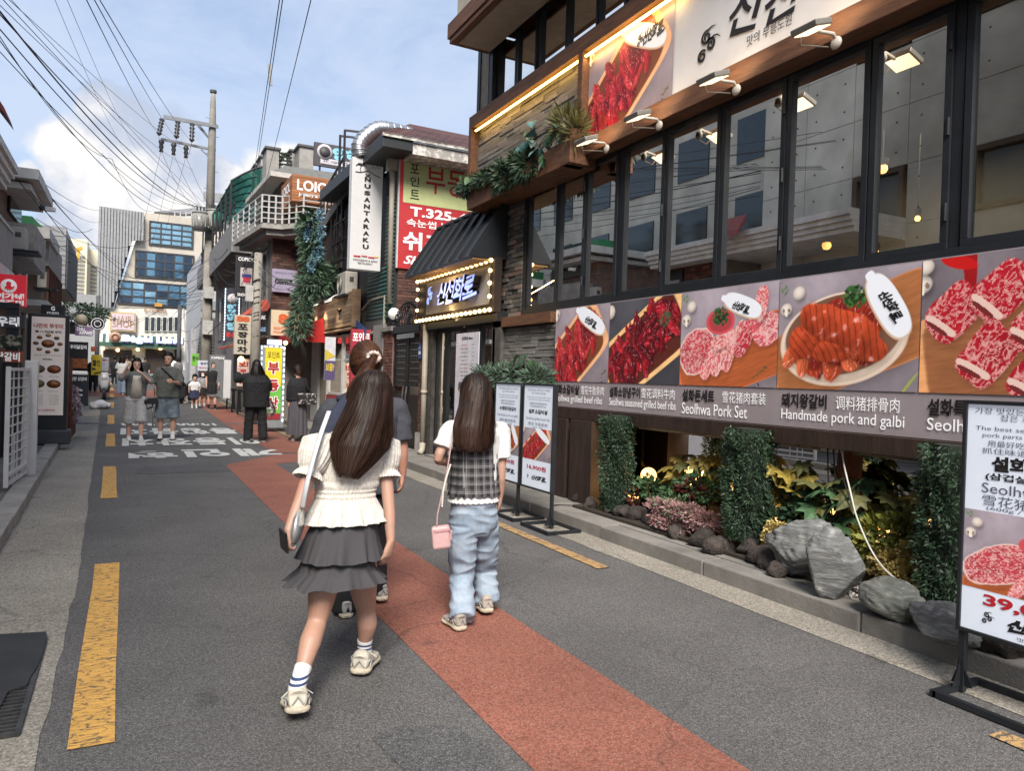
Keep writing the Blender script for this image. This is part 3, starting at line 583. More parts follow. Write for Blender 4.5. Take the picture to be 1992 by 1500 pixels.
mb=MB();mb.add([(5.28,-1,.1),(5.28,6.8,.1),(5.28,6.8,1.06),(5.28,-1,1.06)],[(0,1,2,3)]);part('ground_floor_pane',mb,M_GLASSG,rest)
bx('pane_header',5.22,5.30,-1,6.79,.98,1.058,mat('grey_header',(.16,.17,.17),.5),rest)
lampm=emis('downlight',(1,.95,.85),8);warm=emis('pendant_glow',(1,.45,.12),5)
for(px,py,r_)in((1633,196,.10),(1431,270,.08),(1117,352,.08)):
 p_=oz(px,py,4.12);mb=MB();mb.tube([p_,p_+Vector((0,0,.055))],r_,16);f=part('downlight',mb,mat('lamp_can',(.12,.11,.1),.5),rest);mb=MB();mb.tube([p_+Vector((0,0,-.012)),p_+Vector((0,0,-.004))],r_*.85,16);sub('bulb',mb,lampm,f)
for(px,py,X,r_)in((1717,328,6.6,.06),(1575,368,7.0,.05),(1593,366,7.2,.045),(1497,385,6.9,.05),(1500,320,6.9,.045),(1608,477,7.4,.07),(1700,492,6.8,.06),(1785,425,7,.035)):
 p_=ox(px,py,X);mb=MB();mb.tube([p_+Vector((0,0,.05)),Vector((p_.x,p_.y,4.17))],.006,6);mb.tube([p_+Vector((0,0,.03)),p_+Vector((0,0,.10))],r_*.9,10);f=part('pendant_lamp',mb,mat('lamp_cage',(.03,.025,.02),.4),rest);mb=MB();mb.ball(p_,r_*.8,10,8);sub('bulb',mb,warm,f)
p0,p1=ox(1447,390,7.6),ox(1487,430,7.6);bx('wall_screen',7.58,7.62,p1.y,p0.y,p1.z,p0.z,emis('cyan_screen',(.10,.62,.95),1.6),rest)
mb=MB();d0=ox(1425,300,6.8);d1=ox(1478,375,6.8);mb.tube([d0,d0.lerp(d1,.5),d1],.17,16);part('air_duct',mb,mat('foil_duct',(.4,.37,.32),.35,.8),rest,True)
for q_ in range(4):bx('dining_chair',6.2,6.5,1.2+q_*1.6,1.5+q_*1.6,1.502,2.45,M_WOODD,rest);bx('dining_table',5.5,6.3,1.8+q_*1.6,2.6+q_*1.6,2.2,2.26,mat('table_top',(.25,.16,.09),.4),rest)
for zz in(1,):
 a=bpy.data.lights.new('room_light','AREA');a.size=1.6;a.energy=30;a.color=(1,.86,.66);a_=bpy.data.objects.new('ceiling_light',a);COL.objects.link(a_);a_.location=(6.6,5.0,4.1);a_.parent=rest;a_.matrix_parent_inverse=Matrix.Translation(rest.location).inverted()
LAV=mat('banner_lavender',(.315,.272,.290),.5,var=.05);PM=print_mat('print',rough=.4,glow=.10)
BLK=mat('lettering_black',(.012,.010,.010),.5,var=.01);WHT=mat('lettering_white',(.78,.78,.78),.5,var=.01,emit=(1,1,1),estr=.12)
ban=thing('menu_banner','long lavender banner of five raw meat pictures with dish names under the folding windows','banner',(4.7,4.4,1.2))
bx('board',4.69,4.76,-1.0,7.83,1.195,2.385,LAV,ban)
XB=4.683
Yr,Yu=Vector((0,-1,0)),Vector((0,0,1))
segs=[(7.82,6.67,pic_ribs),(6.67,5.49,pic_season),(5.49,4.30,pic_set),(4.30,3.09,pic_galbi),(3.09,1.88,pic_special)]
for a,b,fn in segs:
 p=fn(170,128,(a-b)/.875);p.build('picture',(XB,a-.004,1.50),Yr,Yu,a-b-.008,.875,PM,ban)
def cap(ko,zh,en,y_ko,w_ko,y_zh,w_zh,y_en,w_en,s=1.0):
 letter(ban,ko,(XB,y_ko-w_ko/2,1.405),Yr,Yu,w_ko,.115*s,BLK,bold=.03);letter(ban,zh,(XB,y_zh-w_zh/2,1.405),Yr,Yu,w_zh,.10*s,WHT,bold=-.004,res=2);letter(ban,en,(XB,y_en-w_en/2,1.283),Yr,Yu,w_en,.105*s,WHT)
cap('설화소갈비살','雪花牛肋条肉','Seolhwa grilled beef ribs',7.80,.56,7.20,.46,7.80,1.03)
cap('설화소양념구이','雪花调料牛肉','Seolhwa seasoned grilled beef ribs',6.63,.54,6.07,.52,6.63,1.10)
cap('설화돈세트','雪花猪肉套装','Seolhwa Pork Set',5.44,.43,4.91,.50,5.44,.83)
cap('돼지왕갈비','调料猪排骨肉','Handmade pork and galbi',4.24,.43,3.73,.51,4.24,1.06)
cap('설화특생갈비','雪花特级排骨','Seolhwa Special Ribs',3.02,.50,2.45,.46,3.02,.95)
def cloud_mark(parent,C,Rv,Uv,s,m,ex=0.0,w=.18):
 """three curls and a tail, drawn with a flat ribbon"""
 Rv=Vector(Rv);Uv=Vector(Uv);Nv=Rv.cross(Uv);mb=MB()
 for(cx,cy,r,a0,turns,sg)in((-.02,.30,.30,1.2,1.55,1),(.26,-.08,.27,2.4,1.5,-1),(-.25,-.42,.27,0.6,1.5,1)):
  pts=[]
  for i in range(26):
   t=i/25;rr_=r*(1-.78*t);a=a0+sg*turns*2*math.pi*t;pts.append((cx+rr_*math.cos(a),cy+rr_*math.sin(a),w*(.5+.5*math.sin(min(1,t*1.2)*math.pi))*.75+.02))
  if sg==1 and cy>0:pts=[(.55,.62,.02),(.32,.66,.07),(.12,.60,.10)]+pts
  if sg==-1:pts=[(.85,.02,.02),(.66,.18,.06),(.46,.22,.08)]+pts
  L_=[]
  for i,(x,y,ww)in enumerate(pts):
   x0_,y0_=pts[max(i-1,0)][:2];x1_,y1_=pts[min(i+1,len(pts)-1)][:2];dx,dy=x1_-x0_,y1_-y0_;l=math.hypot(dx,dy)+1e-9;nx,ny=-dy/l*ww/2,dx/l*ww/2
   for k in(1,-1):L_.append(Vector(C)+Rv*(x+nx*k)*s+Uv*(y+ny*k)*s+Nv*ex)
  mb.add(L_,[(2*i,2*i+1,2*i+3,2*i+2)for i in range(len(pts)-1)])
  if ex:
   base=[v-Nv*ex*1.0 for v in L_];b0=len(mb.v);mb.add(base+L_,[(i,i+2,i+2+len(L_),i+len(L_))for i in range(len(L_)-2)])
 return part('emblem',mb,m,parent)
def logo(parent,C,Rv,Uv,w,h,m,mark=True,ex=0.0,bold=.05,seedw=0):
 """brush-written restaurant name with the curled cloud to its left"""
 Rv=Vector(Rv);Uv=Vector(Uv)
 tw=w*.74 if mark else w;c=Vector(C)+Rv*(w-tw)/2*(1 if mark else 0)
 def brush(xy):
  o=xy.copy();n=np.sin(xy[:,0]*22/h*.35+seedw);o[:,1]+=n*h*.07+xy[:,0]/tw*h*.10;o[:,0]+=np.sin(xy[:,1]/h*5)*h*.03;return o
 letter(parent,'신선화로',c,Rv,Uv,tw,h,m,bold=bold,shear=.28,extrude=ex,warp=brush,spacing=.84)
 mb=MB();s_=c+Rv*tw*.22-Uv*h*.47;e_=c+Rv*tw*.56-Uv*h*.33;mb.bar(s_,e_,h*.13,.004 if not ex else ex,Rv.cross(Uv));part('brush_stroke',mb,m,parent)
 if mark:cloud_mark(parent,Vector(C)-Rv*(w*.5-h*.45),Rv,Uv,h*.62,m,ex)
for(y,z,w,h,ang)in((7.04,2.19,.24,.09,-.42),(4.72,2.19,.20,.075,-.35),(3.31,2.10,.24,.09,-1.0)):
 c_,s_=math.cos(ang),math.sin(ang);logo(ban,(XB-.003,y,z),Yr*c_+Yu*s_,Yu*c_-Yr*s_,w,h,BLK,False)
U0,U1=ox(1425,32,4.753),ox(1600,-55,4.753)
ub_=thing('sign_board','big upper sign board with a raw beef tray picture and white panel of brush lettering','sign',(4.76,5,4.3))
bx('board',4.76,4.80,-1,7.355,4.332,5.398,mat('board_white',(.62,.63,.66),.5,var=.03),ub_)
p=pic_ribs(190,130,1.5);p.c=p.c;p.build('picture',(4.753,7.35,4.34),Yr,Yu,1.53,1.05,PM,ub_);logo(ub_,(4.75,6.22,5.16),Yr,Yu,.45,.15,BLK,True)
letter(ub_,'신선화로',(4.753,(U1.y+U0.y)/2-.32,(U0.z+U1.z)/2),Yr,Yu,(U0.y-U1.y)*1.75,.40,BLK,bold=.02,shear=.3,warp=lambda xy:np.stack([xy[:,0],xy[:,1]+.05*np.sin(xy[:,0]*6)],1));C_=ox(1374,86,4.753);cloud_mark(ub_,C_,Yr,Yu,.22,BLK)
V0,V1=ox(1453,78,4.753),ox(1540,38,4.753);letter(ub_,'맛의 무릉도원',(V0+V1)/2,Yr,Yu,V0.y-V1.y,.095,BLK,bold=.0)
bx('dark_square',4.75,4.757,4.35,5.25,5.16,5.39,mat('sign_charcoal',(.06,.055,.06),.6),ub_)
FL=[(1140,272),(1240,224),(1387,150),(1578,52)]
lbl=['floodlight at the left corner of the beef picture above the folding windows','floodlight under the tip of the beef picture on the upper beam','floodlight below the curled cloud emblem on the upper beam','floodlight below the small black tagline on the white upper board']
for(px,py),lb in zip(FL,lbl):
 c=ox(px,py,4.36);t=thing('floodlight',lb,'floodlight',(4.6,c.y,4.3),'floodlights on the upper beam')
 tilt=.35;az=Vector((.02,0,.02));mb=MB();mb.obox(c,Vector((.085,0,.03)),Vector((0,.115,0)),Vector((-.008,0,.022)));hd_=part('housing',mb,mat('lamp_grey',(.24,.23,.21),.5,.3),t,bevel=.008)
 mb=MB();mb.obox(c+Vector((.012,0,-.026)),Vector((.07,0,.025)),Vector((0,.1,0)),Vector((-.001,0,.003)));sub('lens',mb,emis('flood_lens',(1,.78,.5),.8),hd_)
 mb=MB();mb.tube([c+Vector((.08,.02,.0)),(4.60,c.y,c.z+.01),(4.635,c.y,c.z-.04)],.014,6);mb.ball((4.63,c.y,c.z-.05),(.022,.05,.05),10,6);mb.tube([c+Vector((.0,.1,.0)),c+Vector((.05,.13,-.07)),(4.62,c.y+.06,c.z-.06)],.006,5);part('bracket',mb,mat('bracket_pale',(.5,.46,.4),.5),t,True)
 s_=bpy.data.lights.new('flood','SPOT');s_.energy=7;s_.spot_size=R(120);s_.color=(1,.72,.42);s_.shadow_soft_size=.08;so=bpy.data.objects.new('floodlight_lamp',s_);COL.objects.link(so);so.location=c+Vector((.02,0,.04));so.rotation_euler=Vector((.75,0,.6)).to_track_quat('-Z','Y').to_euler();so.parent=t;so.matrix_parent_inverse=Matrix.Translation(t.location).inverted()
ent=thing('entrance_canopy','black standing-seam canopy over the restaurant door with a beige name panel framed by bulbs','canopy',(4.7,11,0))
M_METAL=mat('black_sheet',(.030,.033,.038),.42,.6,var=.15,scale=2)
eX,eZ,tX,tZ,yA,yB=4.24,3.22,4.80,4.10,9.45,12.15
mb=MB();mb.add([(eX,yA,eZ),(eX,yB,eZ),(tX,yB,tZ),(tX,yA,tZ),(tX,yA,eZ),(tX,yB,eZ)],[(0,3,2,1),(0,4,3),(1,2,5),(0,1,5,4)]);part('roof_skin',fixn(mb.mesh('roof_skin')),M_METAL,ent)
nrm=Vector((-(tZ-eZ),0,tX-eX)).normalized()
for i in range(8):
 y=yA+.02+i*(yB-yA-.04)/7;a=Vector((eX,y,eZ))+nrm*.02;b=Vector((tX,y,tZ))+nrm*.02;mb=MB();mb.bar(a,b,.022,.045,nrm);part('seam',mb,M_METAL,ent)
bx('ridge_cap',tX-.03,tX+.1,yA,yB,tZ,tZ+.04,M_METAL,ent);bx('eave_edge',eX-.02,eX+.02,yA-.01,yB+.01,eZ-.035,eZ+.0,M_METAL,ent)
bx('soffit',eX+.03,4.70,yA+.02,yB-.02,eZ-.03,eZ-.006,mat('soffit_tan',(.42,.25,.11),.7),ent)
BEI=mat('panel_beige',(.40,.36,.30),.8,var=.06,bump=.2,bscale=200);bx('sign_frame',4.60,4.72,9.42,12.5,2.46,3.24,M_WOODD,ent);bx('sign_panel',4.585,4.602,9.56,12.05,2.58,3.13,BEI,ent)
BULB=emis('filament_bulb',(1,.66,.26),2.6);bm_=MB();bm_.ball((0,0,0),.030,10,7);bme=bm_.mesh('bulb',True);bme.materials.append(BULB)
nb=19
for i in range(nb):
 for z in(3.205,2.50):place_copy('bulb',bme,ent,Matrix.Translation((4.555,9.45+i*(3.0/(nb-1)),z-.012)))
for z in(2.68,2.87,3.05):
 for y in(9.47,12.42):place_copy('bulb',bme,ent,Matrix.Translation((4.555,y,z)))
for z,k in((3.215,0),(2.515,1)):
 bl=bpy.data.lights.new('bulb_row','AREA');bl.shape='RECTANGLE';bl.size=.06;bl.size_y=2.9;bl.energy=5;bl.color=(1,.68,.32);bo=bpy.data.objects.new('bulb_row_light',bl);COL.objects.link(bo);bo.location=(4.50,10.9,z);bo.rotation_euler=(Vector((.6,0,-1 if k==0 else 1))).to_track_quat('-Z','Y').to_euler();bo.parent=ent;bo.matrix_parent_inverse=Matrix.Translation(ent.location).inverted()
nm=thing('lit_sign','blue-white lit brush lettering with black sides on the beige canopy panel','sign',(4.5,10.8,2.9))
LITB=mat('lit_lettering',(.35,.45,.95),.4,emit=(.33,.43,1.0),estr=.55,var=.02)
logo(nm,(4.47,10.80,2.865),Yr,Yu,1.95,.35,LITB,True,0.0,.022)
def deep(body,C,w,h,m):
 def brush(xy):o=xy.copy();o[:,1]+=np.sin(xy[:,0]*22/h*.35)*h*.07+xy[:,0]/w*h*.10;o[:,0]+=np.sin(xy[:,1]/h*5)*h*.03;return o
 a,fs=text_mesh(body,.04,.28,.5,'CENTER',.84);a=a.copy();lo_=a[:,:2].min(0);hi_=a[:,:2].max(0);xy=brush((a[:,:2]-(lo_+hi_)/2)*np.array([w,h])/(hi_-lo_));zz=(a[:,2]+.5)*.105
 P=[(C[0]+.004+z_,C[1]-x_,C[2]+y_)for(x_,y_),z_ in zip(xy,zz)];me=bpy.data.meshes.new('letter_side');me.from_pydata(P,[],fs);part('letter_side',me,m,nm)
deep('신선화로',(4.47,10.80-1.95*.13,2.865),1.95*.745,.335,mat('letter_side_black',(.01,.01,.012),.4))
bx('door_head',4.66,4.95,9.40,12.30,2.33,2.458,M_FRAME,ent);bx('door_jamb',4.70,4.95,9.36,9.64,.12,2.33,mat('dark_stone',(.07,.065,.06),.9,var=.4,scale=9,bump=.6,bscale=30),ent);bx('door_jamb',4.74,4.95,12.08,12.34,.12,2.33,mat('dark_stone'),ent)
for(a,b)in((9.66,10.25),(10.27,10.95),(10.97,11.6),(11.62,12.07)):
 mb=MB();rect_frame(mb,4.80,4.86,a,b,.125,2.325,.06);f=part('door',mb,M_FRAME,ent);mb=MB();mb.add([(4.83,a+.06,.19),(4.83,b-.06,.19),(4.83,b-.06,2.26),(4.83,a+.06,2.26)],[(0,1,2,3)]);sub('pane',mb,M_GLASS,f)
bx('door_step',4.64,4.96,9.64,12.08,.10,.145,M_KERB,ent);bx('lobby_wall',6.4,6.45,9.3,12.4,.1,3.2,mat('amber_wall',(.42,.24,.08),.8),ent);bx('lobby_floor',4.87,6.398,9.3,12.4,.08,.12,mat('lobby_floor',(.12,.06,.04),.4),ent)
bx('lobby_beam',5.4,5.5,10.9,11.1,.12,3.1,mat('red_post',(.16,.03,.02),.5),ent)
bl=bpy.data.lights.new('lobby','AREA');bl.size=1;bl.energy=22;bl.color=(1,.72,.38);bo=bpy.data.objects.new('lobby_light',bl);COL.objects.link(bo);bo.location=(5.6,10.8,2.9);bo.parent=ent;bo.matrix_parent_inverse=Matrix.Translation(ent.location).inverted()
bx('lobby_ceiling',4.96,6.4,9.3,12.4,3.0,3.1,mat('amber_wall'),ent)
def lines(parent,rows,Rv,Uv,O,m,res=2):
 for(body,u,v,w,h,mm_,bold)in rows:letter(parent,body,Vector(O)+Vector(Rv)*u+Vector(Uv)*v,Rv,Uv,w,h,mm_,bold=bold,res=res)
REDL=mat('lettering_red',(.50,.02,.03),.5,var=.01);GRY=mat('lettering_grey',(.10,.11,.15),.6,var=.01)
def light_menu(label,y0,y1,x,z0,z1,picf,title,en,zh,price,seed,lean=0.0,group='lit menu stands',frame_z=0.0,wt=None,off=0.0):
 t=thing('menu_stand',label,'menu stand',(x+.05,(y0+y1)/2,frame_z),group);w=y1-y0;h=z1-z0
 mb=MB();rect_frame(mb,x,x+.055,y0,y1,z0,z1,.020);part('frame',mb,M_FRAME,t,bevel=.003)
 bx('light_panel',x+.012,x+.05,y0+.02,y1-.02,z0+.02,z1-.02,mat('lit_panel',(.66,.72,.80),.4,var=.03,emit=(.75,.83,1.0),estr=.10),t)
 w_=w-.044;zc=lambda f:z0+.02+(h-.04)*f;O=Vector((x+.008,(y0+y1)/2,0));n=Vector((x+.0105,y1-.022,zc(.27)))
 ph=(h-.04)*.31
 if title=='설화돈세트':n.z=.545;ph=.385
 p=picf(110,90,w_/ph);p.build('picture',n,Yr,Yu,w_,ph,PM,t)
 rows=[('가장 맛있는 돼지고기 부위만',off,zc(.955),w_*.78,h*.020,GRY,0),('잡은 최적의 세트메뉴',off+.01,zc(.925),w_*.5,h*.020,GRY,0),('The best set menu with only',off,zc(.885),w_*.8,h*.018,GRY,0),('pork parts for taste and texture',off+.02,zc(.862),w_*.74,h*.018,GRY,0),('用最好吃的猪肉部位',off,zc(.825),w_*.6,h*.02,GRY,0),('抓住味道和性价比',off,zc(.797),w_*.55,h*.02,GRY,0),(title,off,zc(.745),w_*.66,h*.042,BLK,.035),(en,off,zc(.672),w_*.82,h*.030,GRY,.0),(zh,off,zc(.622),w_*.66,h*.032,GRY,.0),('(600g / 100g)',off,zc(.59),w_*.36,h*.015,GRY,0),(price,off,zc(.195),w_*.66,h*.050,REDL,.03)]
 lines(t,[(r[0],r[1],0,r[3],r[4],r[5],r[6])if False else r for r in[]],Yr,Yu,O,None)
 for(b_,u,zz,ww,hh,m_,bo_)in(rows if title!='설화돈세트' else[]):letter(t,b_,Vector((x+.0095,(y0+y1)/2-u,zz)),Yr,Yu,ww,hh,m_,bold=bo_,res=2)
 if title!='설화돈세트':logo(t,(x+.0095,(y0+y1)/2,zc(.10)),Yr,Yu,w_*.66,h*.045,BLK)
 return t
def stand_base(t,x,ya,z,ytop,y2=None,d=.34):
 mb=MB()
 for yy in([ya]if y2 is None else[ya,y2]):mb.box(x+.015,x+.045,yy-.015,yy+.015,z,ytop)
 part('post',mb,M_FRAME,t)
 mb=MB();y_lo,y_hi=ya-.26,ya+.26
 if y2 is not None:y_lo,y_hi=min(ya,y2)-.02,max(ya,y2)+.02
 for xx in(x-.16,x+.20):mb.box(xx-.015,xx+.015,y_lo,y_hi,z,z+.03)
 for yy in(y_lo,y_hi):mb.box(x-.175,x+.215,yy-.015,yy+.015,z+.0005,z+.0295)
 for yy in([ya]if y2 is None else[ya,y2]):mb.add([(x+.03-.02,yy,z+.16),(x+.03+.0,yy-.055,z+.03),(x+.03,yy+.055,z+.03),(x-.05,yy,z+.03),(x+.11,yy,z+.03)],[(0,1,2),(0,3,4)])
 part('base_frame',mb,M_FRAME,t)
t1=light_menu('nearest lit menu stand at the right edge, pork set over red price 39,000',1.30,2.215,3.72,.315,1.47,pic_set,'설화돈세트','Seolhwa Pork Set','雪花猪肉套装','39,000원',1)
for b_,yl,zz,ww,hh,m_,bo_ in(('가장 맛있는 돼지고기 부위만',2.16,1.42,.56,.030,GRY,0),('잡은 최적의 세트메뉴',2.04,1.388,.40,.030,GRY,0),('The best set menu with only',2.155,1.332,.56,.026,GRY,0),('pork parts for taste and texture',2.12,1.300,.56,.026,GRY,0),('用最好吃的猪肉部位',2.095,1.262,.38,.032,GRY,0),('抓住味道和性价比',2.12,1.226,.42,.030,GRY,0),('설화돈세트',2.075,1.165,.42,.075,BLK,.045),('(삼겹살+목살+갈비)',2.10,1.100,.52,.040,BLK,.03),('Seolhwa Pork Set',2.115,1.045,.60,.048,GRY,.0),('雪花猪肉套装',2.11,.985,.44,.052,GRY,0),('(600g / 100g)',2.09,.945,.30,.020,GRY,0),('39,000원',2.09,.500,.50,.075,REDL,.035),('맛의 무릉도원',1.93,.355,.22,.018,BLK,0)):letter(t1,b_,Vector((3.7295,yl-ww/2,zz)),Yr,Yu,ww,hh,m_,bold=bo_,res=3)
logo(t1,(3.7295,1.86,.415),Yr,Yu,.48,.07,BLK)
stand_base(t1,3.72,2.19,0.006,.32,1.32)
t2=light_menu('lit menu stand behind the girl in jeans, beef ribs over red price 16,900',6.34,6.99,3.80,.355,1.465,pic_ribs,'설화소갈비살','Seolhwa grilled beef ribs','雪花 牛肋条肉','16,900원',2);stand_base(t2,3.80,6.36,.006,.36)
t3=light_menu('lit menu stand half hidden by the girl in jeans, showing a bowl of marinated pork',7.03,7.68,3.80,.355,1.465,pic_galbi,'수제돼지왕갈비','Handmade pork and galbi','调料猪排骨肉','18,000원',3);stand_base(t3,3.80,7.08,.006,.36)
mb_t=thing('door_menu','tall white paper menu banner standing in the restaurant doorway','menu',(4.55,10.5,.12));a,b_=ox(888,652,4.5),ox(932,652,4.5)
bx('sheet',4.5,4.512,b_.y,a.y,.5,2.18,mat('paper_lilac',(.62,.62,.70),.6),mb_t);yc=(a.y+b_.y)/2;rn=random.Random(2)
letter(mb_t,'신선화로 Menu',(4.497,yc,2.10),Yr,Yu,.4,.05,BLK,bold=.03)
for i in range(24):
 z=2.0-i*.058
 if 9<i<13:continue
 letter(mb_t,rn.choice(['설화소갈비살','돼지왕갈비','설화돈세트','냉면','된장찌개','양념구이']),(4.497,yc+.10,z),Yr,Yu,rn.uniform(.18,.3),.026,BLK if i%6 else REDL,res=1);letter(mb_t,rn.choice(['16,900','18,000','39,000','8,000']),(4.497,yc-.22,z),Yr,Yu,.09,.022,BLK,res=1)
p=pic_season(60,24,3.2);p.build('picture',(4.497,yc+.28,1.30),Yr,Yu,.56,.14,PM,mb_t)
mb=MB();mb.box(4.52,4.54,yc-.02,yc+.02,.14,2.2);mb.box(4.4,4.66,yc-.2,yc+.2,.125,.145);part('stand',mb,M_FRAME,mb_t)
def fuse(mb,voxel,smooth=4,name='body',wrinkle=0.0,wscale=8.0,wst=(1,1,1),seed=0):
 me=mb.mesh(name);fixn(me)
 o=bpy.data.objects.new(name,me)
 r=o.modifiers.new('r','REMESH');r.mode='VOXEL';r.voxel_size=voxel;r.use_smooth_shade=True
 s=o.modifiers.new('s','SMOOTH');s.factor=0.5;s.iterations=smooth
 out=eval_mesh(o)
 bpy.data.objects.remove(o);bpy.data.meshes.remove(me)
 if wrinkle:crinkle(out,wrinkle,wscale,wst,seed)
 out.polygons.foreach_set('use_smooth',[True]*len(out.polygons))
 return out
def crinkle(me,amp,sc,st=(1,1,1),seed=0):
 n=len(me.vertices);co=np.zeros(n*3);me.vertices.foreach_get('co',co);co=co.reshape(-1,3)
 no=np.zeros(n*3);me.vertices.foreach_get('normal',no);no=no.reshape(-1,3)
 d=np.array([1-2.2*abs(mnoise.noise(Vector((c[0]*sc*st[0]+seed,c[1]*sc*st[1]+seed*1.7,c[2]*sc*st[2]))))for c in co])
 co+=no*(d*amp)[:,None]
 me.vertices.foreach_set('co',co.ravel());me.update()
def lerp(a,b,t):return a+(b-a)*t
def chain(mb,pts,rad,n=12,sub_=4):
 """smooth tapered limb through points; rad one entry per point (number or pair)"""
 P=[Vector(p)for p in pts];m=len(P);out=[];rr=[]
 for i in range(m-1):
  p0=P[max(i-1,0)];p1=P[i];p2=P[i+1];p3=P[min(i+2,m-1)]
  for k in range(sub_):
   t=k/sub_
   q=0.5*((2*p1)+(p2-p0)*t+(2*p0-5*p1+4*p2-p3)*t*t+(3*p1-p0-3*p2+p3)*t**3)
   out.append(q);ra,rb=rad[i],rad[i+1]
   if isinstance(ra,(tuple,list))or isinstance(rb,(tuple,list)):
    ra=ra if isinstance(ra,(tuple,list))else(ra,ra);rb=rb if isinstance(rb,(tuple,list))else(rb,rb)
    rr.append((lerp(ra[0],rb[0],t),lerp(ra[1],rb[1],t)))
   else:rr.append(lerp(ra,rb,t))
 out.append(P[-1]);rr.append(rad[-1])
 mb.tube(out,0,n,True,rr)
 return out
def rings(mb,secs,rt,fw,n=20,power=2.3):
 """stack of super-elliptic sections: (centre, half width, half depth)"""
 base=len(mb.v);rt=Vector(rt);fw=Vector(fw)
 for(c,a,b)in secs:
  c=Vector(c)
  for k in range(n):
   t=2*math.pi*k/n;ct,st=math.cos(t),math.sin(t)
   x=math.copysign(abs(ct)**(2/power),ct)*a;y=math.copysign(abs(st)**(2/power),st)*b
   q=c+rt*x+fw*y;mb.v.append((q.x,q.y,q.z))
 m=len(secs)
 for i in range(m-1):
  for k in range(n):
   a=base+i*n+k;b_=base+i*n+(k+1)%n;mb.f.append((a,b_,b_+n,a+n))
 mb.f.append(tuple(base+k for k in reversed(range(n))));mb.f.append(tuple(base+(m-1)*n+k for k in range(n)))
def hand(mb,w,d,nrm,L=0.17,curl=0.5,thumb=1):
 """w wrist, d direction of the hand, nrm palm normal, thumb side sign; fingers of unequal length, bent at the knuckles"""
 w=Vector(w);d=Vector(d).normalized();nrm=Vector(nrm);nrm=(nrm-d*nrm.dot(d)).normalized();s=d.cross(nrm)*thumb
 pl=L*0.5;pw=L*0.235
 rings(mb,[(w-d*L*.06,L*.13,L*.10),(w+d*pl*0.15,pw*0.72,L*.105),(w+d*pl*0.6,pw,L*.095),(w+d*pl*.98,pw*0.97,L*.07)],s,nrm,12)
 fl=[0.43,0.49,0.46,0.36]
 for i in range(4):
  off=(1.5-i)/1.5*pw*0.78;base=w+d*pl*(0.9 if i<3 else 0.82)+s*off
  ln=L*fl[i];dirs=[];a=curl*0.45+i*0.05
  p=base-d*L*0.05;pts=[p,base];q=base
  for j,fr in enumerate((0.42,0.32,0.26)):
   ang=a+j*curl*0.75
   dd=(d*math.cos(ang)+nrm*math.sin(ang)+s*off*1.2);q=q+dd.normalized()*ln*fr;pts.append(q)
  chain(mb,pts,[L*.052,L*.052,L*.05,L*.045,L*.035],8,2)
 tb=w+d*pl*0.18+s*pw*0.7+nrm*L*.02
 t1=tb+(d*0.6+s*0.75+nrm*0.35).normalized()*L*0.2;t2=t1+(d*0.9+s*0.15+nrm*(0.2+curl*.4)).normalized()*L*0.17;t3=t2+(d*.9+nrm*(.25+curl*.5)-s*.1).normalized()*L*0.12
 chain(mb,[w+d*pl*0.1+s*pw*.35,tb,t1,t2,t3],[L*.07,L*.085,L*.06,L*.052,L*.038],8,2)
def head(mb,c,fw,up,s=1.0,ears=True):
 """c centre of the skull; s=1 is 0.225 m tall"""
 c=Vector(c);fw=Vector(fw).normalized();up=Vector(up).normalized();rt=fw.cross(up).normalized()
 H=0.112*s
 prof=[(-1.0,0.20,0.16,0.50),(-.93,0.34,0.34,.42),(-.78,0.46,0.52,.26),(-.55,0.555,0.66,.13),(-.25,0.62,0.76,.04),(0.05,0.655,0.82,-0.02),(0.35,0.665,0.85,-.06),(.62,.60,.78,-.07),(.84,.42,.56,-.05),(.96,.22,.3,-.04),(1.0,.08,.1,-.03)]
 rings(mb,[(c+up*H*z+fw*H*o,H*a,H*b)for z,a,b,o in prof],rt,fw,20,2.15)
 f0=c+fw*H*.80
 mb.ball(f0+up*H*-.22+fw*H*.07,(H*.10,H*.16,H*.11),8,6,Matrix((rt,fw,up)).transposed())
 chain(mb,[f0+up*H*.12-fw*H*.05,f0+up*H*-.05+fw*H*.02,f0+up*H*-.20+fw*H*.12],[H*.06,H*.065,H*.08],8,2)
 mb.ball(f0+up*H*.2-fw*H*.12,(H*.42,H*.12,H*.09),10,6,Matrix((rt,fw,up)).transposed())
 mb.ball(f0-up*H*.52-fw*H*.1,(H*.2,H*.13,H*.09),10,6,Matrix((rt,fw,up)).transposed())
 if ears:
  for k in(-1,1):mb.ball(c+rt*k*H*.68-fw*H*.05-up*H*.08,(H*.06,H*.14,H*.22),8,6,Matrix((rt,fw,up)).transposed())
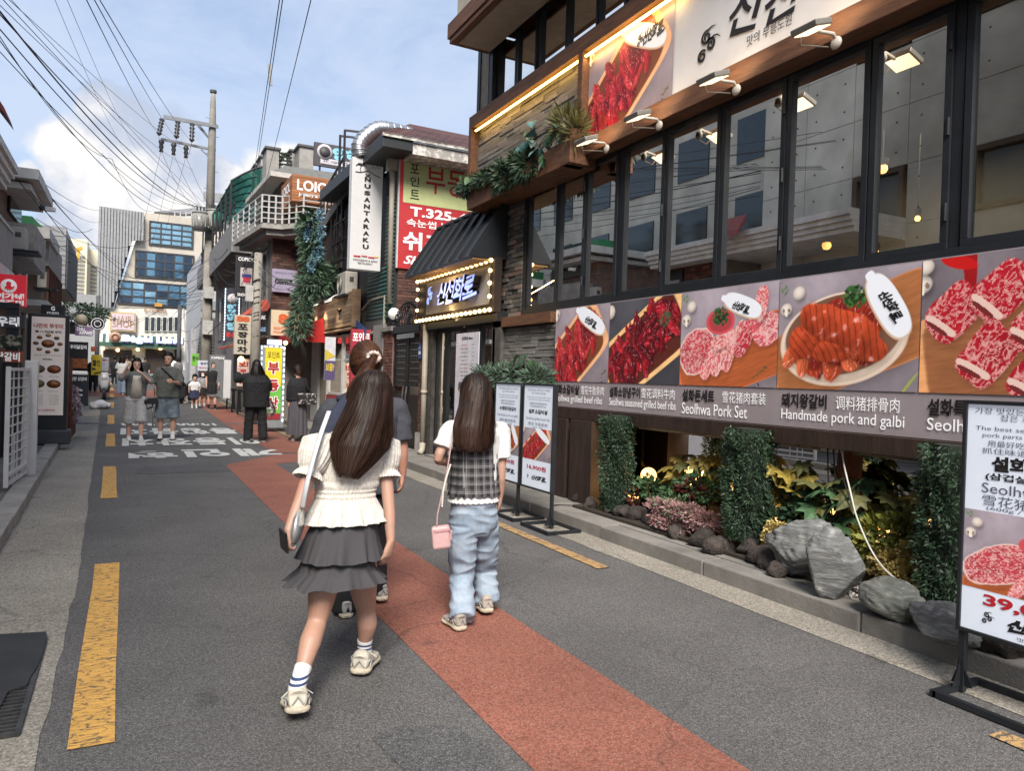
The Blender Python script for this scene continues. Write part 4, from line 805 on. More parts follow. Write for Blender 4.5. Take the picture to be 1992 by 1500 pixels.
def face(root,c,fw,up,s,body):
 c=Vector(c);fw=Vector(fw).normalized();up=Vector(up).normalized();rt=fw.cross(up).normalized();H=.112*s;M3=Matrix((rt,fw,up)).transposed()
 e=MB();ir=MB();br=MB();lp=MB()
 for k in(-1,1):
  q=c+rt*k*H*.27+up*H*.02+fw*H*.74
  e.ball(q,(H*.12,H*.06,H*.05),8,6,M3);ir.ball(q+fw*H*.035,(H*.05,H*.04,H*.05),8,6,M3)
  br.bar(q+up*H*.15-rt*k*H*.11+fw*H*.07,q+up*H*.17+rt*k*H*.13+fw*H*.02,H*.04)
  br.bar(q+up*H*.055-rt*k*H*.11+fw*H*.05,q+up*H*.055+rt*k*H*.13+fw*H*.03,H*.03)
 lp.ball(c-up*H*.50+fw*H*.82,(H*.17,H*.06,H*.045),10,6,M3);lp.ball(c-up*H*.565+fw*H*.80,(H*.14,H*.06,H*.045),10,6,M3)
 eo=part('eye',e,mat('eye_white',(.6,.57,.54),.3),root,True);sub('iris',ir,mat('dark_iris',(.02,.012,.01),.2),eo,True)
 part('eyebrow',br,mat('brow_hair',(.02,.014,.01),.7),root);part('lips',lp,mat('lip',(.42,.14,.12),.45),root,True)
def hair(root,c,up,back,rx,ry,rz,guide,n,m,name='hair',width=0.004,steps=14,fall=0.35,seed=1,crown=(0,0),spread=1.0,face_open=0.75,cap=True,tipvar=0.25):
 """long hair: strands leave the scalp ellipsoid and flow into a lock whose centre line, width and depth are guide = [(point, half width, half depth)]"""
 rnd=random.Random(seed);c=Vector(c);up=Vector(up).normalized();back=Vector(back).normalized();rt=back.cross(up).normalized()
 vs,fs,cv=[],[],[]
 G=guide;m_=len(G)-1
 def gat(t):
  x=min(max(t,0),.9999)*m_;i=int(x);f=x-i;f2=f
  a=G[i];b=G[min(i+1,m_)];return Vector(a[0]).lerp(Vector(b[0]),f2),lerp(a[1],b[1],f),lerp(a[2],b[2],f)
 for s in range(n):
  az=(rnd.random()*2-1)*math.pi*face_open;pol=math.acos(1-rnd.random()*(0.98 if s%3 else .35))
  dirr=up*math.cos(pol)+(back*math.cos(az)+rt*math.sin(az))*math.sin(pol)
  u=math.sin(az)*(0.55+0.45*rnd.random())*spread;v=math.cos(az)*.6+rnd.uniform(-.5,.5)
  ck=math.floor((u+1.1)*9+.8*math.sin(v*5+seed));c1_=math.sin(ck*12.9898+seed)*43758.5;c1_-=math.floor(c1_);v+=(c1_-.5)*.55;u+=(c1_-.5)*.10
  ln=1-rnd.random()**2*tipvar-(c1_**2)*tipvar*.35;stray=rnd.random()<.03;wv=rnd.uniform(-1,1)*(3.5 if stray else 1);ph=rnd.uniform(0,6.28);col=min(1,.55*rnd.random()**1.5+.45*c1_*c1_)
  pts=[];lift=rnd.uniform(1.0,1.12 if stray else 1.07)
  K=steps
  for k in range(K+1):
   t=k/K
   ts=min(t/fall,1.0)
   pol2=lerp(pol,max(pol,1.75),ts)
   if abs(az)<0.3:az2=az
   else:az2=az*lerp(1,.82,ts)
   dr=up*math.cos(pol2)+(back*math.cos(az2)+rt*math.sin(az2))*math.sin(pol2)
   ps=c+up*up.dot(dr)*rz*lift+rt*rt.dot(dr)*rx*lift+back*back.dot(dr)*ry*lift
   g=max(0.0,(t-fall*.35)/(1-fall*.35))*ln
   gc,gw,gd=gat(g)
   lock=gc+rt*(u*gw)+back*(v*gd)
   bl=min(1,max(0,(t-fall*.45)/(fall*.9)));bl=bl*bl*(3-2*bl)
   q=ps.lerp(lock,bl)+rt*math.sin(t*7+ph)*.004*t*wv+back*math.cos(t*6+ph)*.003*t
   pts.append(q)
  b0=len(vs);
  for k,q in enumerate(pts):
   t=k/K;tg=(pts[min(k+1,K)]-pts[max(k-1,0)]).normalized();outw=(q-c);outw=(outw-tg*outw.dot(tg));
   outw=back*.8+rt*u*1.0 if k>K*fall else outw
   sd=tg.cross(outw);sd=sd.normalized()if sd.length>1e-6 else rt
   sd=(sd+outw.normalized()*(rnd.random()-.5)*.8).normalized()
   w=width*(1-0.75*max(0,t-.55)/.45)*(.6+.8*col);vs.append(tuple(q-sd*w));vs.append(tuple(q+sd*w));tc_=min(1,col*(.55+.45*t)+.32*max(0,t-.35));cv+=[tc_,tc_]
  for k in range(K):fs.append((b0+2*k,b0+2*k+1,b0+2*k+3,b0+2*k+2))
 if cap:
  mb=MB();mb.ball(c,(rx*.985,ry*.985,rz*.985),20,14,Matrix((rt,back,up)).transposed())
  nv=len(vs);keep=[]
  for vtx in mb.v:
   vs.append(vtx);cv.append(.2)
  for f in mb.f:
   cc=sum((Vector(mb.v[i])for i in f),Vector())/len(f)-c
   if face_open>.8 or not(cc.dot(back)<-ry*.35 and cc.dot(up)<rz*.45):fs.append(tuple(i+nv for i in f))
  mb=MB();rr=[];pp=[]
  for i in range(9):
   t=i/8*.9;gc,gw,gd=gat(t);pp.append((gc,gw*.80*spread,gd*.55))
  rings(mb,pp,rt,back,14);nv=len(vs)
  vs+=mb.v;cv+=[.15]*len(mb.v);fs+=[tuple(i+nv for i in f)for f in mb.f]
 me=bpy.data.meshes.new(name);me.from_pydata(vs,[],fs);me.update()
 at=me.attributes.new('strand','FLOAT','POINT');at.data.foreach_set('value',cv)
 me.polygons.foreach_set('use_smooth',[True]*len(me.polygons))
 return part(name,me,m,root)
def hair_mat(name,dark,light,rough=.5):
 m=bpy.data.materials.new(name);m.use_nodes=True;nt=m.node_tree;N=nt.nodes;L=nt.links;p=N['Principled BSDF']
 at=N.new('ShaderNodeAttribute');at.attribute_name='strand';mx=N.new('ShaderNodeMix');mx.data_type='RGBA'
 L.new(at.outputs[2],mx.inputs[0]);mx.inputs[6].default_value=dark+(1,);mx.inputs[7].default_value=light+(1,)
 L.new(mx.outputs[2],p.inputs['Base Color']);p.inputs['Roughness'].default_value=rough;p.inputs['Specular IOR Level'].default_value=.22;return m
def polar(secs,rt,fw,radial,n=160,m=None,close=False):
 """open cloth surface: secs = [(centre, a, b)] resampled to m rows; radial(theta, t) gives a factor and a drop"""
 rt=Vector(rt);fw=Vector(fw);m=m or len(secs)*4;vs=[];fs=[]
 k_=len(secs)-1
 for i in range(m+1):
  t=i/m;x=min(t*k_,k_-1e-6);j=int(x);f=x-j;f=f*f*(3-2*f)if False else f
  c=Vector(secs[j][0]).lerp(Vector(secs[j+1][0]),f);a=lerp(secs[j][1],secs[j+1][1],f);b=lerp(secs[j][2],secs[j+1][2],f)
  for k in range(n):
   th=2*math.pi*k/n;r,dz=radial(th,t);ct,st=math.cos(th),math.sin(th)
   q=c+rt*(math.copysign(abs(ct)**.9,ct)*a*r)+fw*(math.copysign(abs(st)**.9,st)*b*r)+Vector((0,0,dz));vs.append(tuple(q))
 for i in range(m):
  for k in range(n):fs.append((i*n+k,i*n+(k+1)%n,(i+1)*n+(k+1)%n,(i+1)*n+k))
 me=bpy.data.meshes.new('cloth');me.from_pydata(vs,[],fs);me.update();me.polygons.foreach_set('use_smooth',[True]*len(me.polygons));return me
def sneaker(root,toe,heel,up,L,m_up,m_sole,m_lace=None,wide=1.0,kind='sneaker'):
 """toe / heel: ground-side points of the sole"""
 toe=Vector(toe);heel=Vector(heel);x=(toe-heel).normalized();up=Vector(up);z=(up-x*up.dot(x)).normalized();y=z.cross(x);L=(toe-heel).length
 w=L*.17*wide
 def P(a,b,c):return heel+x*a*L+y*b+z*c*L
 sh=MB()
 secs=[(.0,.55,.10,.22),(.04,.68,.15,.34),(.12,.74,.16,.36),(.25,.74,.15,.32),(.38,.78,.13,.25),(.52,.88,.11,.17),(.68,1.0,.09,.13),(.82,.98,.075,.105),(.93,.78,.06,.08),(1.0,.35,.055,.05)]
 rings(sh,[(P(a,0,.09+hh*.5),w*ww,L*hh*.62)for a,ww,_,hh in secs],y,z,14,2.5)
 sh.tube([P(.03,0,.30),P(.1,0,.36)],0,12,True,[(w*.6,w*.6),(w*.5,w*.5)])
 s_=part(kind,fuse(sh,max(.004,L*.02),2),m_up,root)
 so=MB()
 rings(so,[(P(a,0,.055),w*ww*1.12,L*.055)for a,ww in((-.03,.4),(.0,.66),(.1,.82),(.25,.78),(.4,.78),(.55,.92),(.7,1.04),(.84,1.0),(.95,.78),(1.03,.35))],y,z,12,4)
 sub('sole',so,m_sole,s_,True)
 if m_lace is not None:
  lc=MB()
  for i in range(4):
   a=.36+i*.085;hh=.27-i*.032
   lc.tube([P(a,-w*.5,hh*.82),P(a+.01,0,hh+.04),P(a,w*.5,hh*.82)],L*.012,5)
  lc.tube([P(.33,0,.31),P(.30,w*.7,.33),P(.36,w*1.1,.22),P(.4,w*.9,.15)],L*.01,5);lc.tube([P(.33,0,.31),P(.3,-w*.7,.34),P(.36,-w*1.1,.25)],L*.01,5)
  sub('lace',lc,m_lace,s_)
  ov=MB()
  for k in(-1,1):
   ov.tube([P(.02,k*w*.5,.2),P(.12,k*w*.78,.27),P(.3,k*w*.8,.2),P(.48,k*w*.86,.14),P(.66,k*w*.9,.15)],L*.018,6)
   ov.tube([P(.1,k*w*.8,.12),P(.22,k*w*.82,.24),P(.33,k*w*.8,.14)],L*.015,6)
  ov.tube([P(-.015,-w*.4,.16),P(-.03,0,.3),P(-.015,w*.4,.16)],L*.02,6)
  sub('overlay',ov,mat('sneaker_silver',(.55,.55,.53),.35,.5),s_)
 return s_
SKIN=None
def skin_mat(name='skin',c=(.56,.35,.26)):
 m=mat(name,c,.5,var=.10,scale=9,bump=.05,bscale=240,col2=(c[0]*1.08,c[1]*.94,c[2]*.92));return m
def torso(mb,pel,chest,neck,sw,rt,fw,k=1.0,waist=None):
 """pelvis centre, chest centre, neck base, half shoulder width"""
 pel,chest,neck=Vector(pel),Vector(chest),Vector(neck);w=waist or pel.lerp(chest,.5)
 rings(mb,[(pel-(chest-pel)*.28,sw*.62,sw*.52),(pel-(chest-pel)*.1,sw*.88,sw*.60),(pel+(chest-pel)*.12,sw*.88*k,sw*.58),(w,sw*.70*k,sw*.47),(chest,sw*.84*k,sw*.56),(chest.lerp(neck,.45),sw*.95,sw*.52),(chest.lerp(neck,.75),sw*.86,sw*.40),(chest.lerp(neck,.95),sw*.50,sw*.30),(neck,sw*.30,sw*.28)],rt,fw,20,2.4)
def figure(name,label,base,h,heading,pose,clothes,group=None,cat='person',vox=None):
 """whole person from joint angles. base = ground point, heading = angle of the face from +Y (clockwise), pose and clothes are dicts"""
 bx,by,bz=base;fw=Vector((math.sin(heading),math.cos(heading),0));rt=Vector((fw.y,-fw.x,0));up=Vector((0,0,1))
 t=thing(name,label,cat,base,group)
 s=h/1.65;vox=vox or .012
 crouch=pose.get('crouch',0.0)
 lean=pose.get('lean',0.03)
 hipz=h*(.50-crouch*.3);B=Vector(base)
 pel=B+up*hipz+up*h*.03;chest=pel+(up*math.cos(lean)+fw*math.sin(lean))*h*.22;neck=chest+(up*math.cos(lean*1.3)+fw*math.sin(lean*1.3))*h*.105
 sw=h*.118*pose.get('sw',1.0);sk=skin_mat(*clothes.get('skin',('skin',)))
 hd=neck+up*h*.095+fw*h*(.012+lean*.06);hfw=(fw*math.cos(pose.get('turn',0))+rt*math.sin(pose.get('turn',0)))-up*pose.get('nod',0.05)
 hs=pose.get('head',1.0)*(h/1.65)**.6
 b=MB();torso(b,pel,chest,neck,sw,rt,fw);chain(b,[neck-up*.03,neck+up*h*.03,hd-up*.03],[h*.033,h*.03,h*.03],10,2);head(b,hd,hfw,up,hs)
 J={}
 for side,k in(('l',-1),('r',1)):
  hip=pel+rt*k*h*.052-up*h*.02
  sa,kb=pose.get('leg_'+side,(0.0,0.05));out=pose.get('stance',.03)
  th=(-up*math.cos(sa)+fw*math.sin(sa)+rt*k*out).normalized();kn=hip+th*h*.245
  sh_a=sa-kb;shd=(-up*math.cos(sh_a)+fw*math.sin(sh_a)).normalized();an=kn+shd*h*.235
  if crouch:
   an=B+rt*k*h*.07+up*h*.045-fw*h*.03;mid=(hip+an)/2;dd=(an-hip).length;hl=math.sqrt(max(0,(h*.245)**2-(dd/2)**2));kn=mid+fw*hl
  chain(b,[hip+up*h*.02,hip.lerp(kn,.45),kn,kn.lerp(an,.35),kn.lerp(an,.75),an],[h*.052,h*.047,h*.033,h*.034,h*.024,h*.021],12,3)
  J['hip'+side],J['kn'+side],J['an'+side]=hip,kn,an
  sho=neck+rt*k*sw*.86-up*h*.028
  a=pose.get('arm_'+side,(0.05,0.10,0.25));
  ua=(-up*math.cos(a[0])+fw*math.sin(a[0]))*math.cos(a[1])+rt*k*math.sin(a[1]);el=sho+ua*h*.165
  bend=a[2];f2=a[3]if len(a)>3 else 0.0
  fa=(-up*math.cos(a[0]+bend)+fw*math.sin(a[0]+bend))*math.cos(f2)-rt*k*math.sin(f2);fa.normalize();wr=el+fa*h*.145
  chain(b,[sho-rt*k*sw*.1,sho.lerp(el,.4),el,el.lerp(wr,.35),wr],[h*.031,h*.028,h*.021,h*.021,h*.0145],10,3)
  hand(b,wr,fa,(-rt*k if abs(fa.dot(rt))<.7 else-fw),h*.105,pose.get('curl',.5),1 if k>0 else-1)
  J['sho'+side],J['el'+side],J['wr'+side]=sho,el,wr
 part('body',fuse(b,vox,2),sk,t)
 if pose.get('face',False):face(t,hd,hfw,up,hs,None)
 J.update(pel=pel,chest=chest,neck=neck,head=hd,fw=fw,rt=rt,hfw=Vector(hfw).normalized())
 c=clothes
 if 'top' in c:
  m_,slv,hem,loose=c['top'];q=MB()
  lo=pel.z+(hem)*h;cz=pel.copy();cz.z=lo
  rings(q,[(cz,sw*.95*loose,sw*.66*loose),(pel.lerp(chest,.3),sw*.93*loose,sw*.64*loose),(chest,sw*1.0*loose,sw*.68*loose),(chest.lerp(neck,.5),sw*1.05,sw*.62),(chest.lerp(neck,.82),sw*.92,sw*.48),(neck+up*h*.004,sw*.42,sw*.36)],rt,fw,20,2.5)
  for side,k in(('l',-1),('r',1)):
   sho,el,wr=J['sho'+side],J['el'+side],J['wr'+side]
   if slv<=1:end=sho.lerp(el,slv);chain(q,[sho-rt*k*sw*.25,sho.lerp(end,.5),end],[h*.042,h*.041*loose,h*.042*loose],12,3)
   else:end=el.lerp(wr,slv-1);chain(q,[sho-rt*k*sw*.25,sho.lerp(el,.5),el,end],[h*.042,h*.039*loose,h*.034*loose,h*.027*loose],12,3)
  part('top',fuse(q,vox,2,wrinkle=.006*s,wscale=11),m_,t)
 if 'skirt' in c:
  m_,top,bot,flare,np_=c['skirt'];z0=pel.z+top*h;z1=B.z+bot*h
  c0=Vector((pel.x,pel.y,z0));c1=Vector(((J['knl'].x+J['knr'].x)/2,(J['knl'].y+J['knr'].y)/2,z1))
  me=polar([(c0,sw*.82,sw*.6),(c0.lerp(c1,.25),sw*1.0,sw*.75),(c1,sw*1.0*flare,sw*.8*flare)],rt,fw,lambda th,tt:(1+.10*tt*math.cos(np_*th+2*math.sin(th*3)),0),96,10)
  part('skirt',me,m_,t)
 if 'pants' in c:
  m_,length,r_hip,r_hem=c['pants'];q=MB()
  rings(q,[(pel-up*h*.055,sw*.60,sw*.5),(pel-up*h*.02,sw*.95,sw*.68),(pel+up*h*.05,sw*.86,sw*.62)],rt,fw,18)
  for side in('l','r'):
   hip,kn,an=J['hip'+side],J['kn'+side],J['an'+side]
   if length<=1:end=hip.lerp(kn,length);chain(q,[hip+up*h*.02,hip.lerp(end,.5),end],[h*.062*r_hip,h*.064*r_hip,h*r_hem],14,4)
   else:end=kn.lerp(an,length-1);chain(q,[hip+up*h*.02,hip.lerp(kn,.5),kn,kn.lerp(end,.5),end],[h*.062*r_hip,h*.058*r_hip,h*(.045+r_hem)*.52*r_hip,h*r_hem,h*r_hem],14,4)
  part('trousers' if length>1 else 'shorts',fuse(q,vox,2,wrinkle=.007*s,wscale=9,wst=(1,1,1.6)),m_,t)
 for side in('l','r'):
  an,kn=J['an'+side],J['kn'+side];lift=max(0.0,an.z-B.z-h*.05);pitch=min(.8,lift/(h*.06))*.6 if pose.get('leg_'+side,(0,0))[0]<0 else 0
  if 'socks' in c:
   q=MB();chain(q,[kn.lerp(an,c['socks'][1]),kn.lerp(an,.9),an-up*.02],[h*.031,h*.0245,h*.026],10,3);part('sock',q,c['socks'][0],t,True)
  L=h*.16;xd=(fw*math.cos(pitch)-up*math.sin(pitch)).normalized();hp=an-up*h*.042*(1)-fw*L*.25;
  if hp.z<B.z:hp.z=B.z+.004
  sneaker(t,hp+xd*L,hp,up,L,c.get('shoe',mat('shoe_black',(.02,.02,.02),.4)),c.get('sole',mat('sole_grey',(.35,.33,.3),.7)),kind='shoe')
 return t,J
def leaf_mat(name,c,c2,rough=.5,glow=0):
 m=mat(name,c,rough,var=.2,scale=3.5,lo=.3,hi=.7,col2=c2,spec=.35);return m
def leaf_cloud(P,Nn,size,asp=.4,jit=.7,seed=0,droop=0.0,rs=None):
 """many small folded leaves: P points, Nn outward directions (n x 3 arrays)"""
 rs=rs or np.random.RandomState(seed);n=len(P);N_=Nn+rs.normal(0,jit,(n,3));N_/=np.linalg.norm(N_,axis=1)[:,None]+1e-9
 N_[:,2]-=droop;N_/=np.linalg.norm(N_,axis=1)[:,None]+1e-9
 R_=rs.normal(0,1,(n,3));S=np.cross(N_,R_);S/=np.linalg.norm(S,axis=1)[:,None]+1e-9;T=np.cross(S,N_)
 L=size*rs.uniform(.55,1.3,n)[:,None];w=L*asp
 a=P;b=P+N_*L*.5+S*w*.5+T*w*.12;c=P+N_*L;d=P+N_*L*.5-S*w*.5+T*w*.12
 V=np.stack([a,b,c,d],1).reshape(-1,3);F=np.arange(n*4).reshape(-1,4)
 return V,F
def np_mesh(name,V,F,smooth=False):
 me=bpy.data.meshes.new(name);k=F.shape[1];me.vertices.add(len(V));me.vertices.foreach_set('co',V.astype(np.float32).ravel());me.loops.add(F.size);me.polygons.add(len(F));me.loops.foreach_set('vertex_index',F.astype(np.int32).ravel());me.polygons.foreach_set('loop_start',(np.arange(len(F))*k).astype(np.int32));me.update(calc_edges=True);return me
def merge(parts_):
 Vs,Fs,o=[],[],0
 for V,F in parts_:Vs.append(V);Fs.append(F+o);o+=len(V)
 return np.concatenate(Vs),np.concatenate(Fs)
def blob_pts(c,r,n,seed=0,shell=.55,zlo=-1.0):
 rs=np.random.RandomState(seed);d=rs.normal(0,1,(n*2,3));d/=np.linalg.norm(d,axis=1)[:,None];d=d[d[:,2]>zlo][:n];q=shell+(1-shell)*rs.rand(len(d))**.7
 bump=1+.28*np.sin(d[:,0]*5+seed)*np.cos(d[:,1]*4.3+seed*2)+.14*np.sin(d[:,2]*9+seed);return np.array(c)+d*q[:,None]*bump[:,None]*np.array(r),d
G_DARK=leaf_mat('conifer_green',(.020,.045,.026),(.045,.085,.045));G_MID=leaf_mat('leaf_green',(.035,.085,.040),(.08,.16,.07));G_BLUE=leaf_mat('leaf_bluegreen',(.05,.13,.11),(.13,.25,.21));G_YEL=leaf_mat('leaf_lamplit_ochre',(.20,.15,.03),(.40,.31,.07));G_OLV=leaf_mat('leaf_olive',(.07,.085,.03),(.17,.16,.06));G_PINK=leaf_mat('blossom_pink',(.26,.12,.12),(.40,.25,.24));G_YFL=leaf_mat('blossom_yellow',(.42,.30,.08),(.60,.47,.18));G_RED=leaf_mat('leaf_wine',(.05,.012,.012),(.12,.03,.02))  # ochre of G_YEL has the garden lamps' yellow light put into the leaf colour
BARK=mat('bark',(.07,.045,.03),.9,var=.3,scale=12,bump=.6,bscale=40)
def hedge_column(label,x,y,r,z0,z1,seed,cat='hedge'):
 t=thing('hedge_column',label,cat,(x,y,.125),'leaf-clad columns in the rock garden');rs=np.random.RandomState(seed);n=9000;a=rs.rand(n)*6.283;z=z0+rs.rand(n)*(z1-z0)
 rr_=r*(.78+.30*rs.rand(n)**.8)*(1+.17*np.sin(a*3+z*7+seed)+.13*np.sin(z*15+seed)*np.cos(a*2)+.12*np.sin(a*7+z*21)+.12*((z1-z)<.15)-.10*((z-z0)<.1))
 P=np.stack([x+rr_*np.cos(a),y+rr_*np.sin(a),z],1);N_=np.stack([np.cos(a),np.sin(a),-.5+0*a],1);V,F=leaf_cloud(P,N_,.036,.30,.8,seed);part('foliage',np_mesh('foliage',V,F),G_DARK,t)
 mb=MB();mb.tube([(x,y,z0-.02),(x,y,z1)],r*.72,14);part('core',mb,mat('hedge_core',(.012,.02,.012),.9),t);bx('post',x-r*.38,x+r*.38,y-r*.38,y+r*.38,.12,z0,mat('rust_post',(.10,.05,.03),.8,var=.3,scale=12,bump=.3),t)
hedge_column('slim hedge column nearest the dark timber door posts, left of the rock garden',4.56,6.28,.15,.18,1.16,1)
hedge_column('middle hedge column on a rust-brown post between pink blossom and the big boulder',4.56,4.45,.165,.26,1.16,2)
hedge_column('hedge column beside the nearest lit menu stand, right of the yellow blossom',4.58,2.76,.17,.20,1.18,3)
def rock(name,label,c,r,seed,m,cat='rock',group=None,ang=0.0,rough=.22,cuts=5,sub_=5):
 import bmesh
 bm=bmesh.new();bmesh.ops.create_icosphere(bm,subdivisions=sub_,radius=1);rs=random.Random(seed);planes=[]
 for _ in range(cuts):
  v=Vector((rs.gauss(0,1),rs.gauss(0,1),rs.gauss(0,.8))).normalized();planes.append((v,rs.uniform(.62,.9)))
 for v in bm.verts:
  p=v.co.copy();k=1+rough*mnoise.fractal(p*1.3+Vector((seed*3.1,0,0)),1,2,5)+rough*.35*mnoise.noise(p*6+Vector((seed,5,0)))+rough*.5*abs(mnoise.noise(Vector((p.x*2+seed,p.y*2,p.z*9))));p=p*k
  for n_,d in planes:
   e=p.dot(n_)-d
   if e>0:p-=n_*e*.88
  v.co=Vector((p.x*r[0],p.y*r[1],p.z*r[2]))
 me=bpy.data.meshes.new(name);bm.to_mesh(me);bm.free();me.polygons.foreach_set('use_smooth',[True]*len(me.polygons));o=bpy.data.objects.new(name,me);COL.objects.link(o);me.materials.append(m);o.location=c;o.rotation_euler=(0,0,ang);return tag(o,label,cat,group)
def gneiss(name,c1,c2,sc):
 m=bpy.data.materials.new(name);m.use_nodes=True;nt=m.node_tree;N=nt.nodes;L=nt.links;p=N['Principled BSDF'];p.inputs['Roughness'].default_value=.8;tc=N.new('ShaderNodeTexCoord')
 mp=N.new('ShaderNodeMapping');mp.inputs['Rotation'].default_value=(.5,.35,0);mp.inputs['Scale'].default_value=(2,2,9);L.new(tc.outputs['Object'],mp.inputs[0]);n=N.new('ShaderNodeTexNoise');n.inputs['Scale'].default_value=sc;n.inputs['Detail'].default_value=10;n.inputs['Distortion'].default_value=1.2;n.inputs['Roughness'].default_value=.68;L.new(mp.outputs[0],n.inputs[0])
 r=N.new('ShaderNodeValToRGB');L.new(n.outputs[0],r.inputs[0]);e=r.color_ramp.elements;e[0].position=.34;e[0].color=c1+(1,);e[1].position=.62;e[1].color=c2+(1,);x=e.new(.50);x.color=tuple((a+b)/2*.85 for a,b in zip(c1,c2))+(1,);x=e.new(.70);x.color=(.42,.42,.40,1)
 L.new(r.outputs[0],p.inputs['Base Color']);b=N.new('ShaderNodeBump');b.inputs['Strength'].default_value=.7;b.inputs['Distance'].default_value=.02;L.new(n.outputs[0],b.inputs['Height']);L.new(b.outputs[0],p.inputs['Normal']);return m
GN=gneiss('gneiss_grey',(.095,.10,.10),(.27,.275,.27),2.8);GN2=gneiss('gneiss_green',(.12,.13,.115),(.27,.28,.25),3.5)
LAVA=mat('lava_rock',(.045,.036,.032),.95,var=.4,scale=18,bump=1.0,bscale=45,rnd=.35,bdist=.02)
b0=oz(1560,1128,.13);rock('boulder','broad pale grey boulder with a white vein behind the layered boulder',(b0.x+.10,b0.y+.06,.34),(.20,.27,.215),3,GN,'boulder',None,.3)
b0=oz(1625,1172,.13);rock('boulder','layered grey boulder with white bands at the edge of the rock garden',(b0.x+.12,b0.y+.10,.325),(.19,.21,.225),12,GN,'boulder',None,.7,.2,8)
b0=oz(1736,1212,.13);rock('boulder','rounded grey-green boulder between layered boulder and flat boulder',(b0.x+.11,b0.y+.09,.225),(.15,.185,.13),21,GN2,'boulder',None,.2,.14,2)
b0=oz(1836,1258,.13);rock('boulder','low flat striped boulder by the foot of the nearest lit menu stand',(b0.x+.11,b0.y+.06,.215),(.13,.23,.115),33,GN,'boulder',None,-.2,.18,5)
LV=[(1128,975,.09),(1118,960,.10),(1148,990,.09),(1210,1008,.09),(1237,1014,.10),(1262,1022,.095),(1215,985,.08),(1240,990,.09),(1290,1036,.095),(1318,1046,.085),(1330,1040,.11),(1362,1062,.10),(1388,1076,.09),(1375,1040,.10),(1395,1050,.09),(1405,1074,.09),(1462,1085,.10),(1480,1098,.10),(1500,1108,.085),(1475,1068,.09),(1512,1120,.07),(1345,1022,.08),(1300,1012,.07),(1186,1000,.07),(1925,1262,.10),(1960,1275,.12),(1990,1262,.11),(1940,1240,.09)]
LND=((1135,'by the timber posts'),(1200,'at the foot of the slim hedge column'),(1285,'between slim hedge column and pink blossom'),(1420,'below the pink blossom'),(1515,'between middle hedge column and big boulder'),(2100,'behind the nearest menu stand'))
CNT={}
for i,(px,py,r_)in enumerate(sorted(LV)):
 c=oz(px,py,.14);lm_=next(l for x,l in LND if px<x);CNT[lm_]=CNT.get(lm_,0)+1;rock('lava_rock','%s lava rock %s'%(ORD[CNT[lm_]-1],lm_),(c.x+r_*.6,c.y+r_*.5,.13+r_*.55),(r_*1.1,r_*1.2,r_*.9),50+i,LAVA,'rock','lava rocks edging the garden bed',i*.7,.32,4,3)
rs=np.random.RandomState(5);vs,fs=[],[];mb=MB()
for i in range(200):
 c=oz(rs.uniform(1640,1720),rs.uniform(1110,1165),.13);r_=rs.uniform(.006,.013);mb.ball((c.x+.05,c.y,.13+r_*.4+rs.uniform(0,.015)),(r_*1.3,r_,r_*.7),6,4)
po=obj('pebbles',mb.mesh('pebbles',True),mat('pebble_white',(.45,.44,.42),.8,rnd=0,scale=30,var=.3));tag(po,'scatter of small white pebbles between the boulders','pebbles',kind='stuff')
q=MB();q.box(4.36,5.25,-1,6.8,.115,.15);so=obj('garden_soil',q.mesh('garden_soil'),mat('soil',(.030,.022,.016),.95,bump=.6,bscale=30));so['kind']='structure'
def bush(name,label,cat,blobs,size,m,seed,asp=.5,n=900,stems=True,droop=.1,group=None,partname='foliage',jit=.7,stuff=None):
 c0=blobs[0][0];t=thing(name,label,cat,(c0[0],c0[1],.13 if c0[2]<1.6 else c0[2]),group);ps=[]
 for i,(c,r,k)in enumerate(blobs):P,d=blob_pts(c,r,int(n*k),seed+i);ps.append(leaf_cloud(P,d,size,asp,jit,seed+i,droop))
 V,F=merge(ps);part(partname,np_mesh(partname,V,F),m,t)
 if stems:
  mb=MB();rr_=random.Random(seed)
  for c,r,k in blobs:
   for _ in range(4):mb.tube([(c[0]+rr_.uniform(-.05,.05),c[1]+rr_.uniform(-.05,.05),max(.12,c[2]-r[2]*1.3)if c[2]>1.6 else .13),(c[0]+rr_.uniform(-r[0],r[0])*.4,c[1]+rr_.uniform(-r[1],r[1])*.4,c[2])],.006,5)
  part('stem',mb,BARK,t)['kind']='stuff'
 return t
def palm_leaf(lobes=7,L=.16,spread=2.1,w=.26,name='leaf',m=None):
 mb=MB()
 for i in range(lobes):
  a=(i/(lobes-1)-.5)*2*spread;l=L*(1-.35*abs(i/(lobes-1)-.5)*2);d=Vector((math.sin(a),math.cos(a),0));s=Vector((d.y,-d.x,0));pts=[Vector((0,0,0)),d*l*.55+s*l*w,d*l+Vector((0,0,-l*.22)),d*l*.55-s*l*w,d*l*.55+Vector((0,0,-l*.03))];pts[1].z=pts[3].z=-l*.10;mb.add(pts,[(0,1,4),(4,1,2),(4,2,3),(0,4,3)])
 me=mb.mesh(name);me.materials.append(m);return me
def oval_leaf(L,W_,m,name='leaf',fold=.15):
 mb=MB();pr=[(0,.05),(.2,.75),(.45,1),(.7,.75),(.88,.38),(1,.02)];vs=[]
 for t_,w_ in pr:vs+=[(-W_/2*w_,L*t_,fold*W_*w_-.3*L*t_*t_),(0,L*t_,-.3*L*t_*t_),(W_/2*w_,L*t_,fold*W_*w_-.3*L*t_*t_)]
 fs=[]
 for i in range(len(pr)-1):a=i*3;fs+=[(a,a+1,a+4,a+3),(a+1,a+2,a+5,a+4)]
 mb.add(vs,fs);me=mb.mesh(name);me.materials.append(m);return me
